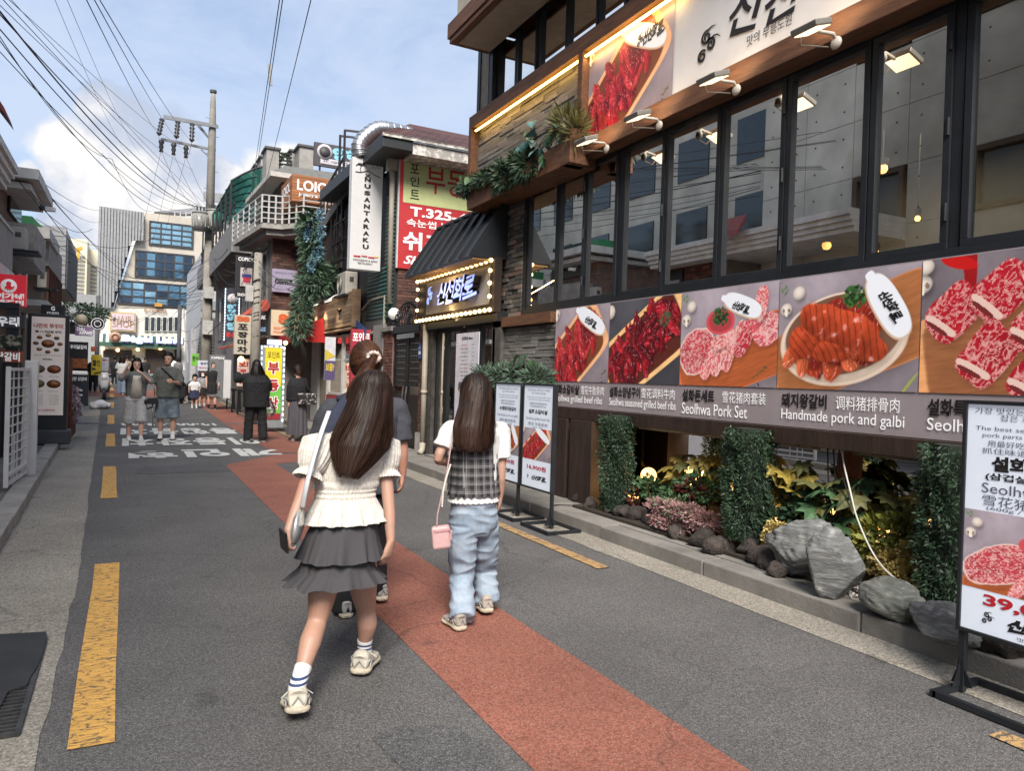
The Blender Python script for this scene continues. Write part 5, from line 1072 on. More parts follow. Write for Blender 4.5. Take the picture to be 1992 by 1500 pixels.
def leafy(name,label,cat,spots,meshes,seed,base,stemm=None,group=None,flat=.5,out=None):
 """plant of large single leaves; each leaf is its own part. spots = [(point, size)]"""
 t=thing(name,label,cat,base,group);rr_=random.Random(seed);mb=MB();B=Vector(base);C=sum((Vector(p)for p,s in spots),Vector())/len(spots)
 for p,s in spots:
  p=Vector(p);d=(p-C);d.z=0;az=math.atan2(d.y,d.x)+rr_.uniform(-.6,.6)if d.length>.01 else rr_.uniform(0,6)
  if out is not None:az=math.atan2(out[1],out[0])+rr_.uniform(-1.1,1.1)
  M=Matrix.Translation(p)@Matrix.Rotation(az-math.pi/2,4,'Z')@Matrix.Rotation(-rr_.uniform(.0,1.0)*flat*1.6,4,'X')@Matrix.Rotation(rr_.uniform(-.5,.5),4,'Y')@Matrix.Scale(s,4)
  place_copy('leaf',rr_.choice(meshes),t,M);root=Vector((B.x+rr_.uniform(-.04,.04),B.y+(p.y-B.y)*.4+rr_.uniform(-.04,.04),B.z));mb.tube([root,root.lerp(p,.6)+Vector((0,0,.04)),p],.005,5)
 part('stem',mb,stemm or BARK,t);return t
PL=[palm_leaf(7,1,2.1,.24,m=G_OLV),palm_leaf(7,1,2.1,.24,m=G_MID),palm_leaf(7,1,1.9,.26,m=G_YEL),palm_leaf(7,1,2.0,.24,m=G_RED)]
def spots_px(lst,X,s,seed):rr_=random.Random(seed);return[(ox(px+rr_.uniform(-8,8),py+rr_.uniform(-6,6),X+rr_.uniform(-.12,.12)),s*rr_.uniform(.75,1.2))for px,py in lst]
def grid_px(x0,x1,y0,y1,n,seed):rr_=random.Random(seed);return[(rr_.uniform(x0,x1),rr_.uniform(y0,y1))for _ in range(n)]
OUTD=(-1,-.4)
leafy('aralia_plant','aralia, lamplight painted into its ochre hand-shaped leaves, just left of the middle hedge column','plant',spots_px(grid_px(1300,1400,885,960,22,1),4.85,.15,2),[PL[2],PL[2],PL[0]],3,(4.9,5.5,.14),out=OUTD)
leafy('aralia_plant','olive brown aralia with drooping hand-shaped leaves right of the middle hedge column','plant',spots_px(grid_px(1490,1580,900,1010,34,4),4.85,.16,5),[PL[0],PL[2],PL[0]],6,(4.9,4.2,.14),out=OUTD)
leafy('aralia_plant','green aralia behind the layered boulder, above the hanging cables','plant',spots_px(grid_px(1570,1680,930,1030,32,7),4.8,.17,8),[PL[1],PL[0],PL[1]],9,(4.85,3.7,.14),out=OUTD)
leafy('aralia_plant','dark aralia hanging against the mirror glass left of the nearest hedge column','plant',spots_px(grid_px(1690,1800,960,1060,26,10),4.95,.15,11),[PL[0],PL[0],PL[2]],12,(4.95,3.2,.14),out=OUTD)
leafy('aralia_plant','tall aralia with lamplit golden leaf colour in the corner beside the dark timber posts','plant',spots_px(grid_px(1140,1165,880,960,14,13),5.0,.13,14),[PL[2]],15,(5.0,7.0,.14),out=OUTD)
bush('flower_bush','mound of small dusty pink blossom spilling over the lava rocks','flowers',[(ox(1330,995,4.52),(.13,.30,.06),1),(ox(1290,985,4.55),(.12,.2,.06),.7),(ox(1365,1010,4.5),(.11,.22,.07),.8),(ox(1300,1020,4.43),(.06,.24,.07),.6)],.026,G_PINK,20,.6,2200)
bush('shrub','sparse green sprigs poking through the pink blossom','shrub',[(ox(1320,985,4.50),(.13,.32,.09),1)],.04,G_MID,21,.4,260)
bush('flower_bush','yellow blossom clusters lit from below beside the nearest hedge column','flowers',[(ox(1765,1120,4.62),(.10,.14,.09),1),(ox(1740,1100,4.68),(.10,.14,.1),.8),(ox(1780,1080,4.7),(.08,.12,.08),.6)],.024,G_YFL,24,.8,1900)
bush('flower_bush','thin spray of yellow blossom left of the big boulder','flowers',[(ox(1497,1050,4.5),(.04,.06,.10),1),(ox(1510,1030,4.5),(.05,.08,.05),.8)],.022,G_YFL,26,.8,500)
bush('shrub','dark green and wine shrub behind the pink blossom','shrub',[(ox(1270,955,4.8),(.14,.26,.12),1),(ox(1320,965,4.8),(.14,.26,.10),1),(ox(1360,950,4.8),(.12,.22,.12),.8)],.05,G_MID,28,.6,900)
bush('shrub','wine red leaves between the dark shrub and the lamplit ochre aralia','shrub',[(ox(1345,955,4.72),(.06,.14,.07),1),(ox(1240,970,4.7),(.07,.12,.08),1)],.055,G_RED,30,.6,260)
bush('shrub','shrub around the garden globe behind the boulders, lamplight painted into its yellow-green leaves','shrub',[(ox(1720,1050,4.8),(.12,.22,.14),1),(ox(1755,1030,4.85),(.12,.16,.14),1),(ox(1690,1060,4.8),(.1,.16,.1),.7)],.06,leaf_mat('leaf_lamplit_lime',(.14,.17,.03),(.30,.32,.07)),34,.6,420)  # the globe's yellow light is put into this leaf colour
bush('shrub','low dark green shrub left of the big boulder','shrub',[(ox(1520,1020,4.7),(.12,.22,.09),1),(ox(1560,1010,4.75),(.12,.2,.09),1)],.05,G_DARK,38,.6,600)
GLB=emis('garden_globe',(1,.55,.20),1.3)
for px,py,r_,lb in((1150,938,.095,'beside the timber posts'),(1235,965,.085,'behind the slim hedge column, lower'),(1262,925,.085,'behind the slim hedge column, upper'),(1352,950,.095,'behind the pink blossom'),(1522,1000,.08,'behind the big boulder'),(1722,1042,.09,'among the yellow-green shrub')):
 c=ox(px,py,4.98);t=thing('garden_globe','glowing round garden lamp '+lb,'lamp',(c.x,c.y,.14),'glowing globes in the garden bed');mb=MB();mb.ball(c,r_,16,12);part('globe',mb,GLB,t,True);mb=MB();mb.tube([(c.x,c.y,.14),(c.x,c.y,max(.16,c.z-r_))],.014,6);part('stake',mb,M_FRAME,t)
 pl=bpy.data.lights.new('globe','POINT');pl.energy=1.6;pl.color=(1,.6,.25);pl.shadow_soft_size=r_;po=bpy.data.objects.new('globe_light',pl);COL.objects.link(po);po.location=c+Vector((-.12,0,.05));po.parent=t;po.matrix_parent_inverse=Matrix.Translation(t.location).inverted()
so_=thing('socket_strip','pale socket strip with black and white leads under the banner beam','socket strip',(4.7,3.95,1.05));a,b=ox(1600,868,4.75),ox(1640,866,4.75);bx('strip',4.73,4.77,b.y,a.y,1.03,1.062,mat('ivory_plastic',(.5,.46,.4),.5),so_)
def cord(label,pts,r,m,name='cable',group='leads hanging from the socket strip'):
 mb=MB();chain(mb,pts,[r]*len(pts),6,5);o=obj(name,mb.mesh(name,True),m);return tag(o,label,'cable',group)
BK=mat('cable_black',(.012,.012,.013),.6);CW=mat('cable_white',(.55,.53,.48),.5)
cord('white lead looping from the socket strip down past the layered boulder',[ox(1638,870,4.7),ox(1642,905,4.68),ox(1655,960,4.6),ox(1668,1010,4.5),ox(1700,1080,4.45),ox(1740,1125,4.45),ox(1790,1146,4.5)],.0065,CW)
cord('left straight black lead under the socket strip',[ox(1610,872,4.72),ox(1612,940,4.72),ox(1620,1010,4.7),ox(1630,1040,4.7)],.006,BK);cord('middle black lead under the socket strip',[ox(1621,872,4.72),ox(1626,940,4.72),ox(1634,985,4.75)],.006,BK)
cord('right black lead slanting down beside the white lead',[ox(1632,872,4.71),ox(1640,930,4.7),ox(1665,1000,4.6),ox(1700,1080,4.55)],.006,BK)
cord('thin black flex lying on the pavement from the menu stand to the timber door',[Vector((3.9,6.5,.02)),Vector((4.02,6.7,.10)),Vector((4.2,6.9,.136)),Vector((4.5,6.75,.136)),Vector((4.58,6.9,.14))],.006,BK,group=None)
bush('ledge_plant','fringe of fine dark fern fronds along the upper planter ledge','plant',[(Vector((4.5,y,4.36)),(.10,.30,.09),1)for y in(8.6,9.1,9.6,10.1)]+[(Vector((4.44,y,4.22)),(.06,.26,.16),.9)for y in(8.3,8.9)],.10,G_DARK,40,.16,1100,False,.35)
IV=[oval_leaf(1,.75,G_BLUE),oval_leaf(1,.7,G_MID),oval_leaf(1,.75,leaf_mat('leaf_teal',(.04,.12,.12),(.10,.24,.24)))]
sp=[(px,py)for px,py in((905,352),(898,340),(915,345),(925,355),(940,345),(932,335),(1030,255),(1040,245),(1045,262),(1032,270),(1050,285),(1055,300),(1048,292),(1062,270),(1070,255),(1080,245),(1020,275),(1036,236),(1090,255),(1065,310),(1010,285),(950,330))]
leafy('ledge_plant','blue-green broad ivy leaves trailing from the upper planter ledge','plant',[(ox(px,py,4.42),.17)for px,py in sp],IV,44,(4.5,8.6,4.3),out=(-1,-.2),flat=1.2)
bush('ledge_plant','tuft of golden grass at the right end of the upper planter ledge','plant',[(ox(1100,240,4.52),(.08,.22,.13),1),(ox(1120,255,4.52),(.08,.14,.12),.7)],.14,G_OLV,46,.10,700,False,-.3)
bush('ledge_plant','fine-leaved artificial greenery on the low wall behind the menu stands','plant',[(Vector((4.50,y,1.52)),(.14,.28,.13),1)for y in(7.95,8.4,8.9,9.4)],.085,leaf_mat('leaf_grey_green',(.05,.10,.07),(.14,.20,.14)),48,.2,1100,False,.1)
leafy('ledge_plant','broad dark leaves standing above the menu stands','plant',[(ox(px,py,4.45),.17)for px,py in((1000,700),(1010,690),(1020,700),(1030,708),(985,712),(1012,715),(1040,712),(1022,688),(995,722),(1035,698))],[IV[1],oval_leaf(1,.7,G_DARK)],50,(4.5,8.5,1.4),out=(-1,-.2),flat=1.0)
def brickset(name,cols,rnd=.3):
 out=[]
 for i,c in enumerate(cols):
  m_=mat('%s_%d'%(name,i),c,.9,var=.25,scale=12,bump=.4,bscale=50,rnd=rnd);mb=MB();mb.box(-.5,.5,-.5,.5,-.5,.5);me=mb.mesh('brick');me.materials.append(m_);out.append(me)
 return out
RB_=brickset('brick_brown',[(.085,.042,.034),(.12,.06,.045),(.055,.035,.034)]);RW_=brickset('brick_red',[(.15,.06,.042),(.11,.045,.035),(.19,.09,.06)])
M_JOINT=mat('joint_grey',(.20,.18,.16),.95);M_IRON=mat('wrought_iron',(.014,.014,.016),.5,.4);M_PVC=mat('ivory_pipe',(.40,.37,.31),.5,var=.12,scale=5)
gw=thing('brick_gateway','dark brick gateway piers with iron double gate and scrolled ironwork between restaurant and house','gate',(4.9,13.6,0));rs=random.Random(21)
bx('pier',4.84,5.1,12.36,12.95,0,2.46,M_JOINT,gw);lay('brick',RW_,gw,4.842,.02,12.37,12.94,.45,2.45,.2,.067,.009,rs,(3,3,1));bx('plaster_base',4.79,5.1,12.40,12.98,.1,.46,mat('plaster_white',(.45,.43,.40),.9,var=.2,scale=8,bump=.3),gw)
bx('pier',4.84,5.2,14.56,15.15,0,2.42,M_JOINT,gw);lay('brick',RW_,gw,4.842,.02,14.57,15.14,.3,2.4,.2,.067,.009,rs,(3,3,1));lay('brick',RW_,gw,14.562,.02,4.85,5.19,1.2,2.4,.2,.067,.009,rs,(3,3,1),axis='y');bx('pier_cap',4.76,5.26,14.48,15.22,2.42,2.52,M_KERB,gw,.01)
bx('lintel',4.80,4.95,12.95,14.56,2.36,2.50,mat('steel_dark',(.03,.035,.04),.5,.4),gw);bx('lintel_trim',4.79,4.80,13.2,14.2,2.24,2.33,mat('pale_steel',(.30,.34,.36),.4,.5),gw)
for a,b in((12.98,13.74),(13.77,14.53)):
 mb=MB();rect_frame(mb,4.86,4.91,a,b,.14,2.34,.07);lf=part('gate_leaf',mb,M_IRON,gw)
 mb=MB();mb.box(4.875,4.885,a+.07,b-.07,.21,1.15);sub('lower_panel',mb,mat('gate_panel',(.022,.016,.014),.6),lf);mb=MB();mb.box(4.88,4.89,a+.07,b-.07,1.3,2.27);sub('lattice_backing',mb,mat('milky_glass',(.10,.11,.115),.3),lf)
 mb=MB()
 for i in range(6):
  for j in range(8):
   c=Vector((4.865,a+.14+i*(b-a-.28)/5,1.36+j*.12));mb.tube([c+Vector((0,.045*math.cos(t*1.05),.045*math.sin(t*1.05)))for t in range(7)],.007,4,False)
 o=sub('scroll_lattice',mb,M_IRON,lf);o['kind']='stuff'
 mb=MB();mb.tube([(4.84,(a+b)/2+(.3 if a<13 else-.3),.9),(4.82,(a+b)/2+(.3 if a<13 else-.3),1.1),(4.84,(a+b)/2+(.3 if a<13 else-.3),1.3)],.012,6);sub('handle',mb,mat('steel_bright',(.4,.4,.4),.3,.9),lf)
for i in range(15):
 y=13.02+i*.105;hh=.12+.30*math.sin(i/14*math.pi)**.8;pts=[(4.86+.02*math.sin(i),y+.05*math.sin(t*1.3+i)*(t/8),2.50+hh*t/8)for t in range(9)];mb=MB();mb.tube(pts,.013,5)
 for k in(-1,1):mb.tube([Vector((4.85,y,2.50+hh))+Vector((0,k*.045*(1-math.cos(t*.9)),.05*math.sin(t*.9)))for t in range(6)],.010,5)
 part('iron_scroll',mb,M_IRON,gw,True)
lamp=thing('globe_lamp','white globe lamp on an iron cradle on the gateway pier','lamp',(4.95,14.8,2.52));c=ox(745,605,4.9);c=Vector((4.92,14.80,2.80));mb=MB();mb.ball(c,.125,18,12);part('globe',mb,mat('opal',(.62,.60,.57),.3,emit=(1,.97,.92),estr=.12),lamp,True)
mb=MB()
for k in range(4):a=k*1.57;mb.tube([(c.x,c.y,2.53),(c.x+.07*math.cos(a),c.y+.07*math.sin(a),2.64),(c.x+.115*math.cos(a),c.y+.115*math.sin(a),2.73)],.012,5)
part('cradle',mb,M_IRON,lamp)
pl_=thing('address_plaque','small blue house-shaped number plaque on the brick pier by the downpipe','plaque',(4.82,12.55,1.95));c=ox(818,682,4.815);mb=MB();mb.prism([(4.80,c.y+.09,c.z-.15),(4.80,c.y-.09,c.z-.15),(4.80,c.y-.09,c.z+.08),(4.80,c.y,c.z+.15),(4.80,c.y+.09,c.z+.08)],(.012,0,0));part('plate',mb,mat('plaque_blue',(.03,.07,.25),.4),pl_);letter(pl_,'184',(4.797,c.y,c.z-.04),Yr,Yu,.12,.07,WHT,bold=.03);letter(pl_,'어울마당로',(4.797,c.y,c.z+.05),Yr,Yu,.12,.03,WHT)
dp=thing('downpipe','ivory downpipe with a concrete shoe between the canopy and the brick gateway','downpipe',(4.68,12.28,.1));mb=MB();mb.tube([(4.68,12.28,.30),(4.68,12.28,2.45)],.05,12);part('pipe',mb,M_PVC,dp,True);mb=MB();mb.tube([(4.68,12.28,.32),(4.66,12.25,.20),(4.60,12.2,.15)],.055,12);part('elbow',mb,M_PVC,dp,True);mb=MB();mb.tube([(4.68,12.28,1.2),(4.68,12.28,1.26)],.06,12);part('collar',mb,M_PVC,dp,True)
hs=thing('brick_house','brick house with a red shingle roof and peeling white eave behind the red sign','house',(6,16,0));HY=14.78
bx('wall',4.98,9,HY+.02,19.5,0,5.95,M_JOINT,hs);lay('brick',RB_,hs,HY+.022,.02,4.98,6.3,2.35,3.9,.2,.067,.009,rs,(3,2,1),axis='y',limit=170)
lay('brick',RB_,hs,HY+.022,.02,4.98,6.9,5.70,5.94,.2,.067,.009,rs,(3,2,1),axis='y',limit=60)
bx('side_cladding',4.90,4.978,HY+.04,19.4,2.5,5.9,mat('dark_cladding',(.014,.016,.02),.6),hs)
GRL=mat('green_louvre',(.022,.065,.058),.45,var=.25,scale=5)
for i in range(30):mb=MB();z=2.75+i*.088;mb.tube([(4.89,HY+.06,z),(4.89,16.6 if i<13 else 15.35,z+.02)],.045,6);part('louvre',mb,GRL,hs,True)
bx('eave_gutter',4.36,4.98,14.1,19.5,6.02,6.30,mat('black_gutter',(.035,.04,.043),.5,.3),hs,.01);bx('eave_board',4.985,9,14.12,14.9,5.98,6.22,mat('peeling_white',(.50,.48,.45),.8,var=.35,scale=6,lo=.48,hi=.56,bump=.4),hs);bx('eave_lip',4.34,9.05,14.06,14.12,6.225,6.29,mat('peeling_white'),hs)
SHM=[mat('shingle_red_%d'%i,c,.95,var=.25,scale=20,bump=.4,rnd=.25)for i,c in enumerate([(.075,.032,.03),(.055,.026,.026)])];SHU=[]
for m_ in SHM:mb=MB();mb.box(-.5,.5,-.5,.5,-.5,.5);me=mb.mesh('shingle');me.materials.append(m_);SHU.append(me)
mb=MB();mb.add([(4.36,14.05,6.28),(9.2,14.05,6.28),(9.2,17,7.6),(5.9,17,7.6),(4.36,19.5,6.28),(5.9,18,7.6)],[(0,1,2,3),(0,3,5,4)]);part('roof_deck',mb,SHM[0],hs)
for r in range(11):
 yy=14.10+r*.16;zz=6.32+r*.0715;x0_=4.42+r*.082
 for k in range(9):
  x_=x0_+k*.40+(.2 if r%2 else 0);place_copy('shingle',rs.choice(SHU),hs,Matrix.Translation((x_+.19,yy+.08,zz+.02))@Matrix.Rotation(math.atan2(.0715,.16),4,'X')@Matrix.Diagonal((.375,.19,.02,1)))
rsn=thing('estate_sign','big red and pale green estate agent sign with phone number on the brick house','sign',(6,HY,4));a,b=oy(779,306,HY-.04),oy(775,521,HY-.04);SX0=a.x;SX1=8.0;z0,z1=b.z,a.z;Hs=z1-z0
SRED=mat('sign_red',(.42,.028,.035),.5,var=.05,emit=(1,.1,.1),estr=.02);SGRN=mat('sign_pale_green',(.52,.58,.28),.5,var=.05);Xr,Xu=Vector((1,0,0)),Vector((0,0,1))
bx('board',SX0,SX1,HY-.05,HY+.0,z0,z1,SRED,rsn);bx('green_field',SX0+.08,SX1-.1,HY-.056,HY-.051,z1-.40*Hs,z1-.02*Hs,SGRN,rsn);bx('white_edge',SX0-.03,SX0+.0,HY-.055,HY+.01,z0,z1,mat('edge_white',(.5,.5,.5),.6),rsn)
def sgn(body,px,py,w,h,m,bold=.03,shear=0,Y=HY-.06,par=rsn,res=3):c=oy(px,py,Y);letter(par,body,(c.x,Y,c.z),Xr,Xu,w,h,m,bold=bold,shear=shear,res=res)
SRL=mat('sign_red_letters',(.45,.03,.035),.5,var=.02)
for i,ch in enumerate('포인트'):sgn(ch,807,328+i*25+0,.20,.20,BLK,.01)
sgn('부',848,352,.44,.56,SRL,.01);sgn('동',889,358,.44,.56,SRL,.01);letter(rsn,'산',(oy(889,356,HY).x+.52,HY-.06,oy(889,356,HY).z-.0),Xr,Xu,.42,.6,SRL,bold=.05)
c=oy(798,410,HY-.06);letter(rsn,'T.325-4400',(c.x+.95,HY-.06,c.z),Xr,Xu,1.9,.20,WHT,bold=.03);letter(rsn,'속눈썹.눈썹 펌.왁싱',(c.x+.93,HY-.06,oy(795,433,HY).z),Xr,Xu,2.0,.16,WHT,bold=.01)
c=oy(786,467,HY-.06);letter(rsn,'쉬즈 네일',(c.x+1.0,HY-.06,c.z-.0),Xr,Xu,2.05,.40,WHT,bold=.03);letter(rsn,'Shes nail',(c.x+.6,HY-.06,oy(786,505,HY).z),Xr,Xu,1.2,.18,WHT,bold=.02,shear=.35)
dq=thing('downpipe','ivory downpipe with a rainwater hopper at the corner of the house with the red sign','downpipe',(4.8,14.9,2.5));a,b=ox(762,330,4.80),ox(757,590,4.80);mb=MB();mb.tube([(4.80,a.y,a.z+.02),(4.80,a.y-.06,a.z-.2),(4.80,a.y-.06,a.z-.3),(4.80,b.y,b.z)],.055,12);part('pipe',mb,M_PVC,dq,True);bx('hopper',4.70,4.90,a.y-.1,a.y+.1,a.z-.02,a.z+.22,M_PVC,dq,.01)
def ac_unit(label,c,s=1.0,fy=-1):
 t=thing('air_conditioner',label,'air conditioner',c);x,y,z=c;m_=mat('ac_ivory',(.42,.40,.36),.5,var=.1,scale=4);bx('casing',x-.15*s,x+.15*s,y-.38*s,y+.38*s,z,z+.55*s,m_,t,.02)
 mb=MB();mb.tube([(x-.151*s,y+.1*s,z+.28*s),(x-.165*s,y+.1*s,z+.28*s)],.21*s,20);part('fan_ring',mb,mat('ac_dark',(.06,.06,.06),.6),t,True)
 mb=MB()
 for r_ in(.05,.10,.15,.2):mb.tube([(x-.17*s,y+.1*s+r_*s*math.cos(k*.42),z+.28*s+r_*s*math.sin(k*.42))for k in range(16)],.006,4,False)
 o=part('grille',mb,m_,t);o['kind']='stuff';bx('shelf',x-.2,x+.35,y-.45*s,y+.45*s,z-.05,z-.005,M_IRON,t);bx('vent_label',x-.05,x+.05,y+fy*.382*s,y+fy*.387*s,z+.3*s,z+.42*s,mat('ac_dark'),t);return t
c=ox(675,575,4.72);ac_unit('ivory air conditioner on a bracket below the tall white restaurant sign',(4.72,c.y,c.z),1.0)
NY=15.5;ns=thing('projecting_sign','tall white projecting sign with vertical serif letters and a palm drawing','sign',(4.4,NY,4));a,b,c2=oy(686,304,NY),oy(746,318,NY),oy(678,522,NY);bx('box',a.x,b.x,NY,NY+.22,c2.z,a.z,mat('sign_white',(.56,.56,.57),.45,var=.04,emit=(1,1,1),estr=.02),ns,.012);bx('bracket',b.x,4.92,NY+.06,NY+.12,a.z-.3,a.z-.24,M_IRON,ns);bx('bracket',b.x,4.92,NY+.06,NY+.12,c2.z+.3,c2.z+.36,M_IRON,ns)
nw=b.x-a.x;nh=a.z-c2.z;ncx=(a.x+b.x)/2
for i,ch in enumerate('NUSANTARAKU'):letter(ns,ch,(ncx,NY-.008,a.z-nh*(.185+i*.0605)),Xr,Xu,nw*.20,nh*.040,BLK,bold=.05)
letter(ns,'حلال',(ncx+nw*.27,NY-.008,a.z-nh*.065),Xr,Xu,nw*.26,nh*.035,BLK);letter(ns,'INDONESIAN & ASIAN',(ncx,NY-.008,c2.z+nh*.085),Xr,Xu,nw*.78,nh*.018,BLK,bold=.01);letter(ns,'RESTAURANT',(ncx,NY-.008,c2.z+nh*.058),Xr,Xu,nw*.48,nh*.018,BLK,bold=.01)
mb=MB();P=lambda u,v:Vector((ncx+u*nw,NY-.010,a.z-v*nh));mb.tube([P(-.4,.13),P(-.25,.13),P(.02,.105),P(.22,.135),P(.42,.152)],.008,4)
for k in range(7):an=math.pi*(k/6);mb.tube([P(-.22,.07),P(-.22+.10*math.cos(an),.07-.018*math.sin(an)-.01),P(-.22+.17*math.cos(an),.075-.01*math.sin(an))],.008,4)
mb.tube([P(-.22,.07),P(-.25,.10),P(-.24,.13)],.007,4);part('palm_drawing',mb,BLK,ns);mb=MB();mb.tube([P(-.07,.135),P(.07,.165)],.010,5);mb.tube([P(.07,.135),P(-.07,.165)],.010,5);part('crossed_cutlery',mb,BLK,ns)
for u0,u1,v,cc in((-.38,-.16,.112,(.45,.02,.03)),(-.13,.06,.118,(.42,.12,.16)),(.09,.30,.112,(.45,.02,.03)),(.3,.42,.122,(.6,.5,.05))):bx('flag',ncx+u0*nw,ncx+u1*nw,NY-.012,NY-.004,c2.z+(v)*nh,c2.z+(v+.012)*nh,mat('flag_%d'%int(cc[1]*100),cc,.5),ns)
du=thing('exhaust_duct','silver flexible exhaust duct bending over the roof edge','duct',(4.9,16,5.5));DY=15.6;pts=[oy(701,306,DY),oy(699,285,DY),oy(712,266,DY),oy(735,251,DY),oy(760,253,DY),oy(795,262,DY+.2)];mb=MB();chain(mb,pts,[.17]*6,20,6);part('tube',mb,mat('galvanised',(.50,.51,.52),.32,.9,var=.15,scale=6,bump=.2),du,True)
out=MB();cpts=chain(MB(),pts,[.17]*6,6,3)
for i in range(1,len(cpts)-1):d=(cpts[i+1]-cpts[i-1]).normalized()*.012;o=MB();o.tube([cpts[i]-d,cpts[i]+d],.178,20);part('seam_ring',o,mat('galvanised'),du,True)
stt=thing('steel_stair','black steel outdoor stair with railings climbing above the wooden shop board','stair',(4.9,19,2.7));M_STL=mat('black_steel',(.022,.020,.022),.5,.4);lo_,hi_=Vector((4.75,21.6,5.45)),Vector((4.75,16.3,6.55))
for dx in(0,.75):mb=MB();mb.bar(lo_+Vector((dx,0,0)),hi_+Vector((dx,0,0)),.05,.26);part('stringer',mb,mat('stringer_grey',(.13,.14,.15),.5,.3)if dx==0 else M_STL,stt)
for i in range(12):p_=lo_.lerp(hi_,(i+.5)/12);bx('tread',p_.x,p_.x+.75,p_.y-.15,p_.y+.15,p_.z+.05,p_.z+.08,M_STL,stt)
for i in range(8):
 p_=lo_.lerp(hi_,i/7*.55+.02);mb=MB();mb.bar(p_,p_+Vector((0,0,.95)),.035);part('baluster',mb,M_STL,stt)
mb=MB();mb.bar(lo_+Vector((0,-.1,.95)),lo_.lerp(hi_,.57)+Vector((0,0,.95)),.045);part('handrail',mb,M_STL,stt)
for(px,py0,py1)in((662,262,480),(671,252,480)):a,b=ox(px,py0,4.75),ox(px-4,py1,4.75);mb=MB();mb.bar(Vector((4.75,a.y,a.z)),Vector((4.75,a.y,b.z)),.05);part('post',mb,M_STL,stt)
a,b=ox(662,264,4.75),ox(671,253,4.75)
for p_ in(a,b):mb=MB();mb.bar(Vector((4.75,p_.y,p_.z)),Vector((5.6,p_.y-.2,p_.z)),.045);part('top_rail',mb,M_STL,stt)
for z in(3.9,4.4,4.9,5.4):mb=MB();mb.bar((4.75,18.2,z),(4.75,19.6,z),.04);part('cross_bar',mb,M_STL,stt)
for y in(17.9,19.6,21.4):mb=MB();mb.bar((4.74,y,3.45),(4.74,y,5.6),.07);part('post',mb,M_STL,stt)
shp=thing('corner_shop','single storey shop with glass front and dark upper showcase under the wooden board','shop',(5.5,19,0));bx('wall',5.02,9,19.52,22.0,0,5.6,mat('dark_wall',(.03,.028,.03),.8),shp)
bx('front_wall',4.82,5.0,15.2,15.9,.1,2.6,mat('shop_grey',(.22,.21,.20),.8),shp);bx('red_base',4.78,4.98,16.9,19.9,.12,.95,mat('panel_crimson',(.30,.035,.045),.45,var=.08),shp);bx('base_strip',4.76,5.0,15.9,22,.08,.14,M_KERB,shp)
bx('door_frame',4.80,4.86,19.95,20.05,.12,2.5,mat('white_frame',(.5,.5,.48),.5),shp);bx('door_frame',4.80,4.86,21.0,21.9,.12,2.5,mat('white_frame'),shp);bx('door_leaf',4.83,4.84,20.06,20.99,.14,2.45,M_GLASS,shp);letter(shp,'POINT',(4.775,17.6,.55),Yr,Yu,.8,.16,mat('pale_red',(.5,.25,.25),.5));bx('shop_ceiling',4.9,8,16.9,21.9,2.5,2.6,mat('shop_white',(.5,.5,.48),.7),shp);bx('shop_back',6.5,6.6,16.9,21.9,.1,2.5,mat('shop_cream',(.38,.36,.30),.8),shp);bx('shop_floor',4.98,6.5,16.9,21.9,.09,.12,mat('lobby_floor'),shp)
for a,b in((17.0,18.4),(18.45,19.85)):
 mb=MB();rect_frame(mb,4.80,4.86,a,b,.96,2.5,.06);f=part('window',mb,mat('white_frame',(.5,.5,.48),.5),shp);mb=MB();mb.add([(4.83,a+.06,1.02),(4.83,b-.06,1.02),(4.83,b-.06,2.44),(4.83,a+.06,2.44)],[(0,1,2,3)]);sub('pane',mb,M_GLASS,f);mb=MB();mb.box(4.81,4.85,a+.06,b-.06,1.85,1.89);sub('transom',mb,mat('white_frame'),f)
letter(shp,'포인트',(4.815,17.8,2.15),Yr,Yu,.55,.3,SRL,bold=.03)
bl=bpy.data.lights.new('shop','AREA');bl.size=1.5;bl.energy=55;bl.color=(1,.93,.8);bo=bpy.data.objects.new('shop_light',bl);COL.objects.link(bo);bo.location=(5.7,19,2.45);bo.parent=shp;bo.matrix_parent_inverse=Matrix.Translation(shp.location).inverted()
mb=MB();mb.ball((5.2,18.0,2.28),.07,10,8);part('lamp_bulb',mb,emis('shop_bulb',(1,.75,.4),4),shp)
WD=[mat('board_wood_%d'%i,c,.75,var=.3,scale=3,stretch=(1,.35,3),bump=.25,bscale=12,rnd=.2)for i,c in enumerate([(.26,.17,.10),(.21,.135,.08),(.30,.20,.125)])]
wb=thing('wooden_board','fascia board of horizontal wood planks with two square holes above the shop','sign',(4.6,20,2.6));wz0,wz1=2.66,3.47;nr=9;rs=random.Random(9);hx=(4.70,4.74)
holes=[(17.95,18.45),(20.9,21.45)]
for r in range(nr):
 za=wz0+r*(wz1-wz0)/nr;y=16.95
 while y<23.2:
  ln=rs.uniform(1.1,1.9);a,b=y,min(y+ln,23.2);y=b
  segs_=[(a,b)]
  if 2<=r<=4:
   for h0,h1 in holes:
    ns_=[]
    for s0,s1 in segs_:
     if h1<=s0 or h0>=s1:ns_.append((s0,s1));continue
     if s0<h0:ns_.append((s0,h0))
     if s1>h1:ns_.append((h1,s1))
    segs_=ns_
  for s0,s1 in segs_:
   if s1-s0>.03:bx('plank',4.64-rs.uniform(0,.008),4.70,s0+.003,s1-.003,za+.003,za+(wz1-wz0)/nr-.003,rs.choice(WD),wb)
bx('backing',4.702,4.80,16.95,23.2,wz0-.04,wz1,mat('hole_black',(.008,.008,.008),.9),wb);bx('end_board',4.60,4.80,16.90,16.945,wz0-.05,wz1+.03,WD[1],wb);bx('bottom_board',4.62,4.80,16.95,23.2,wz0-.09,wz0-.045,WD[2],wb)
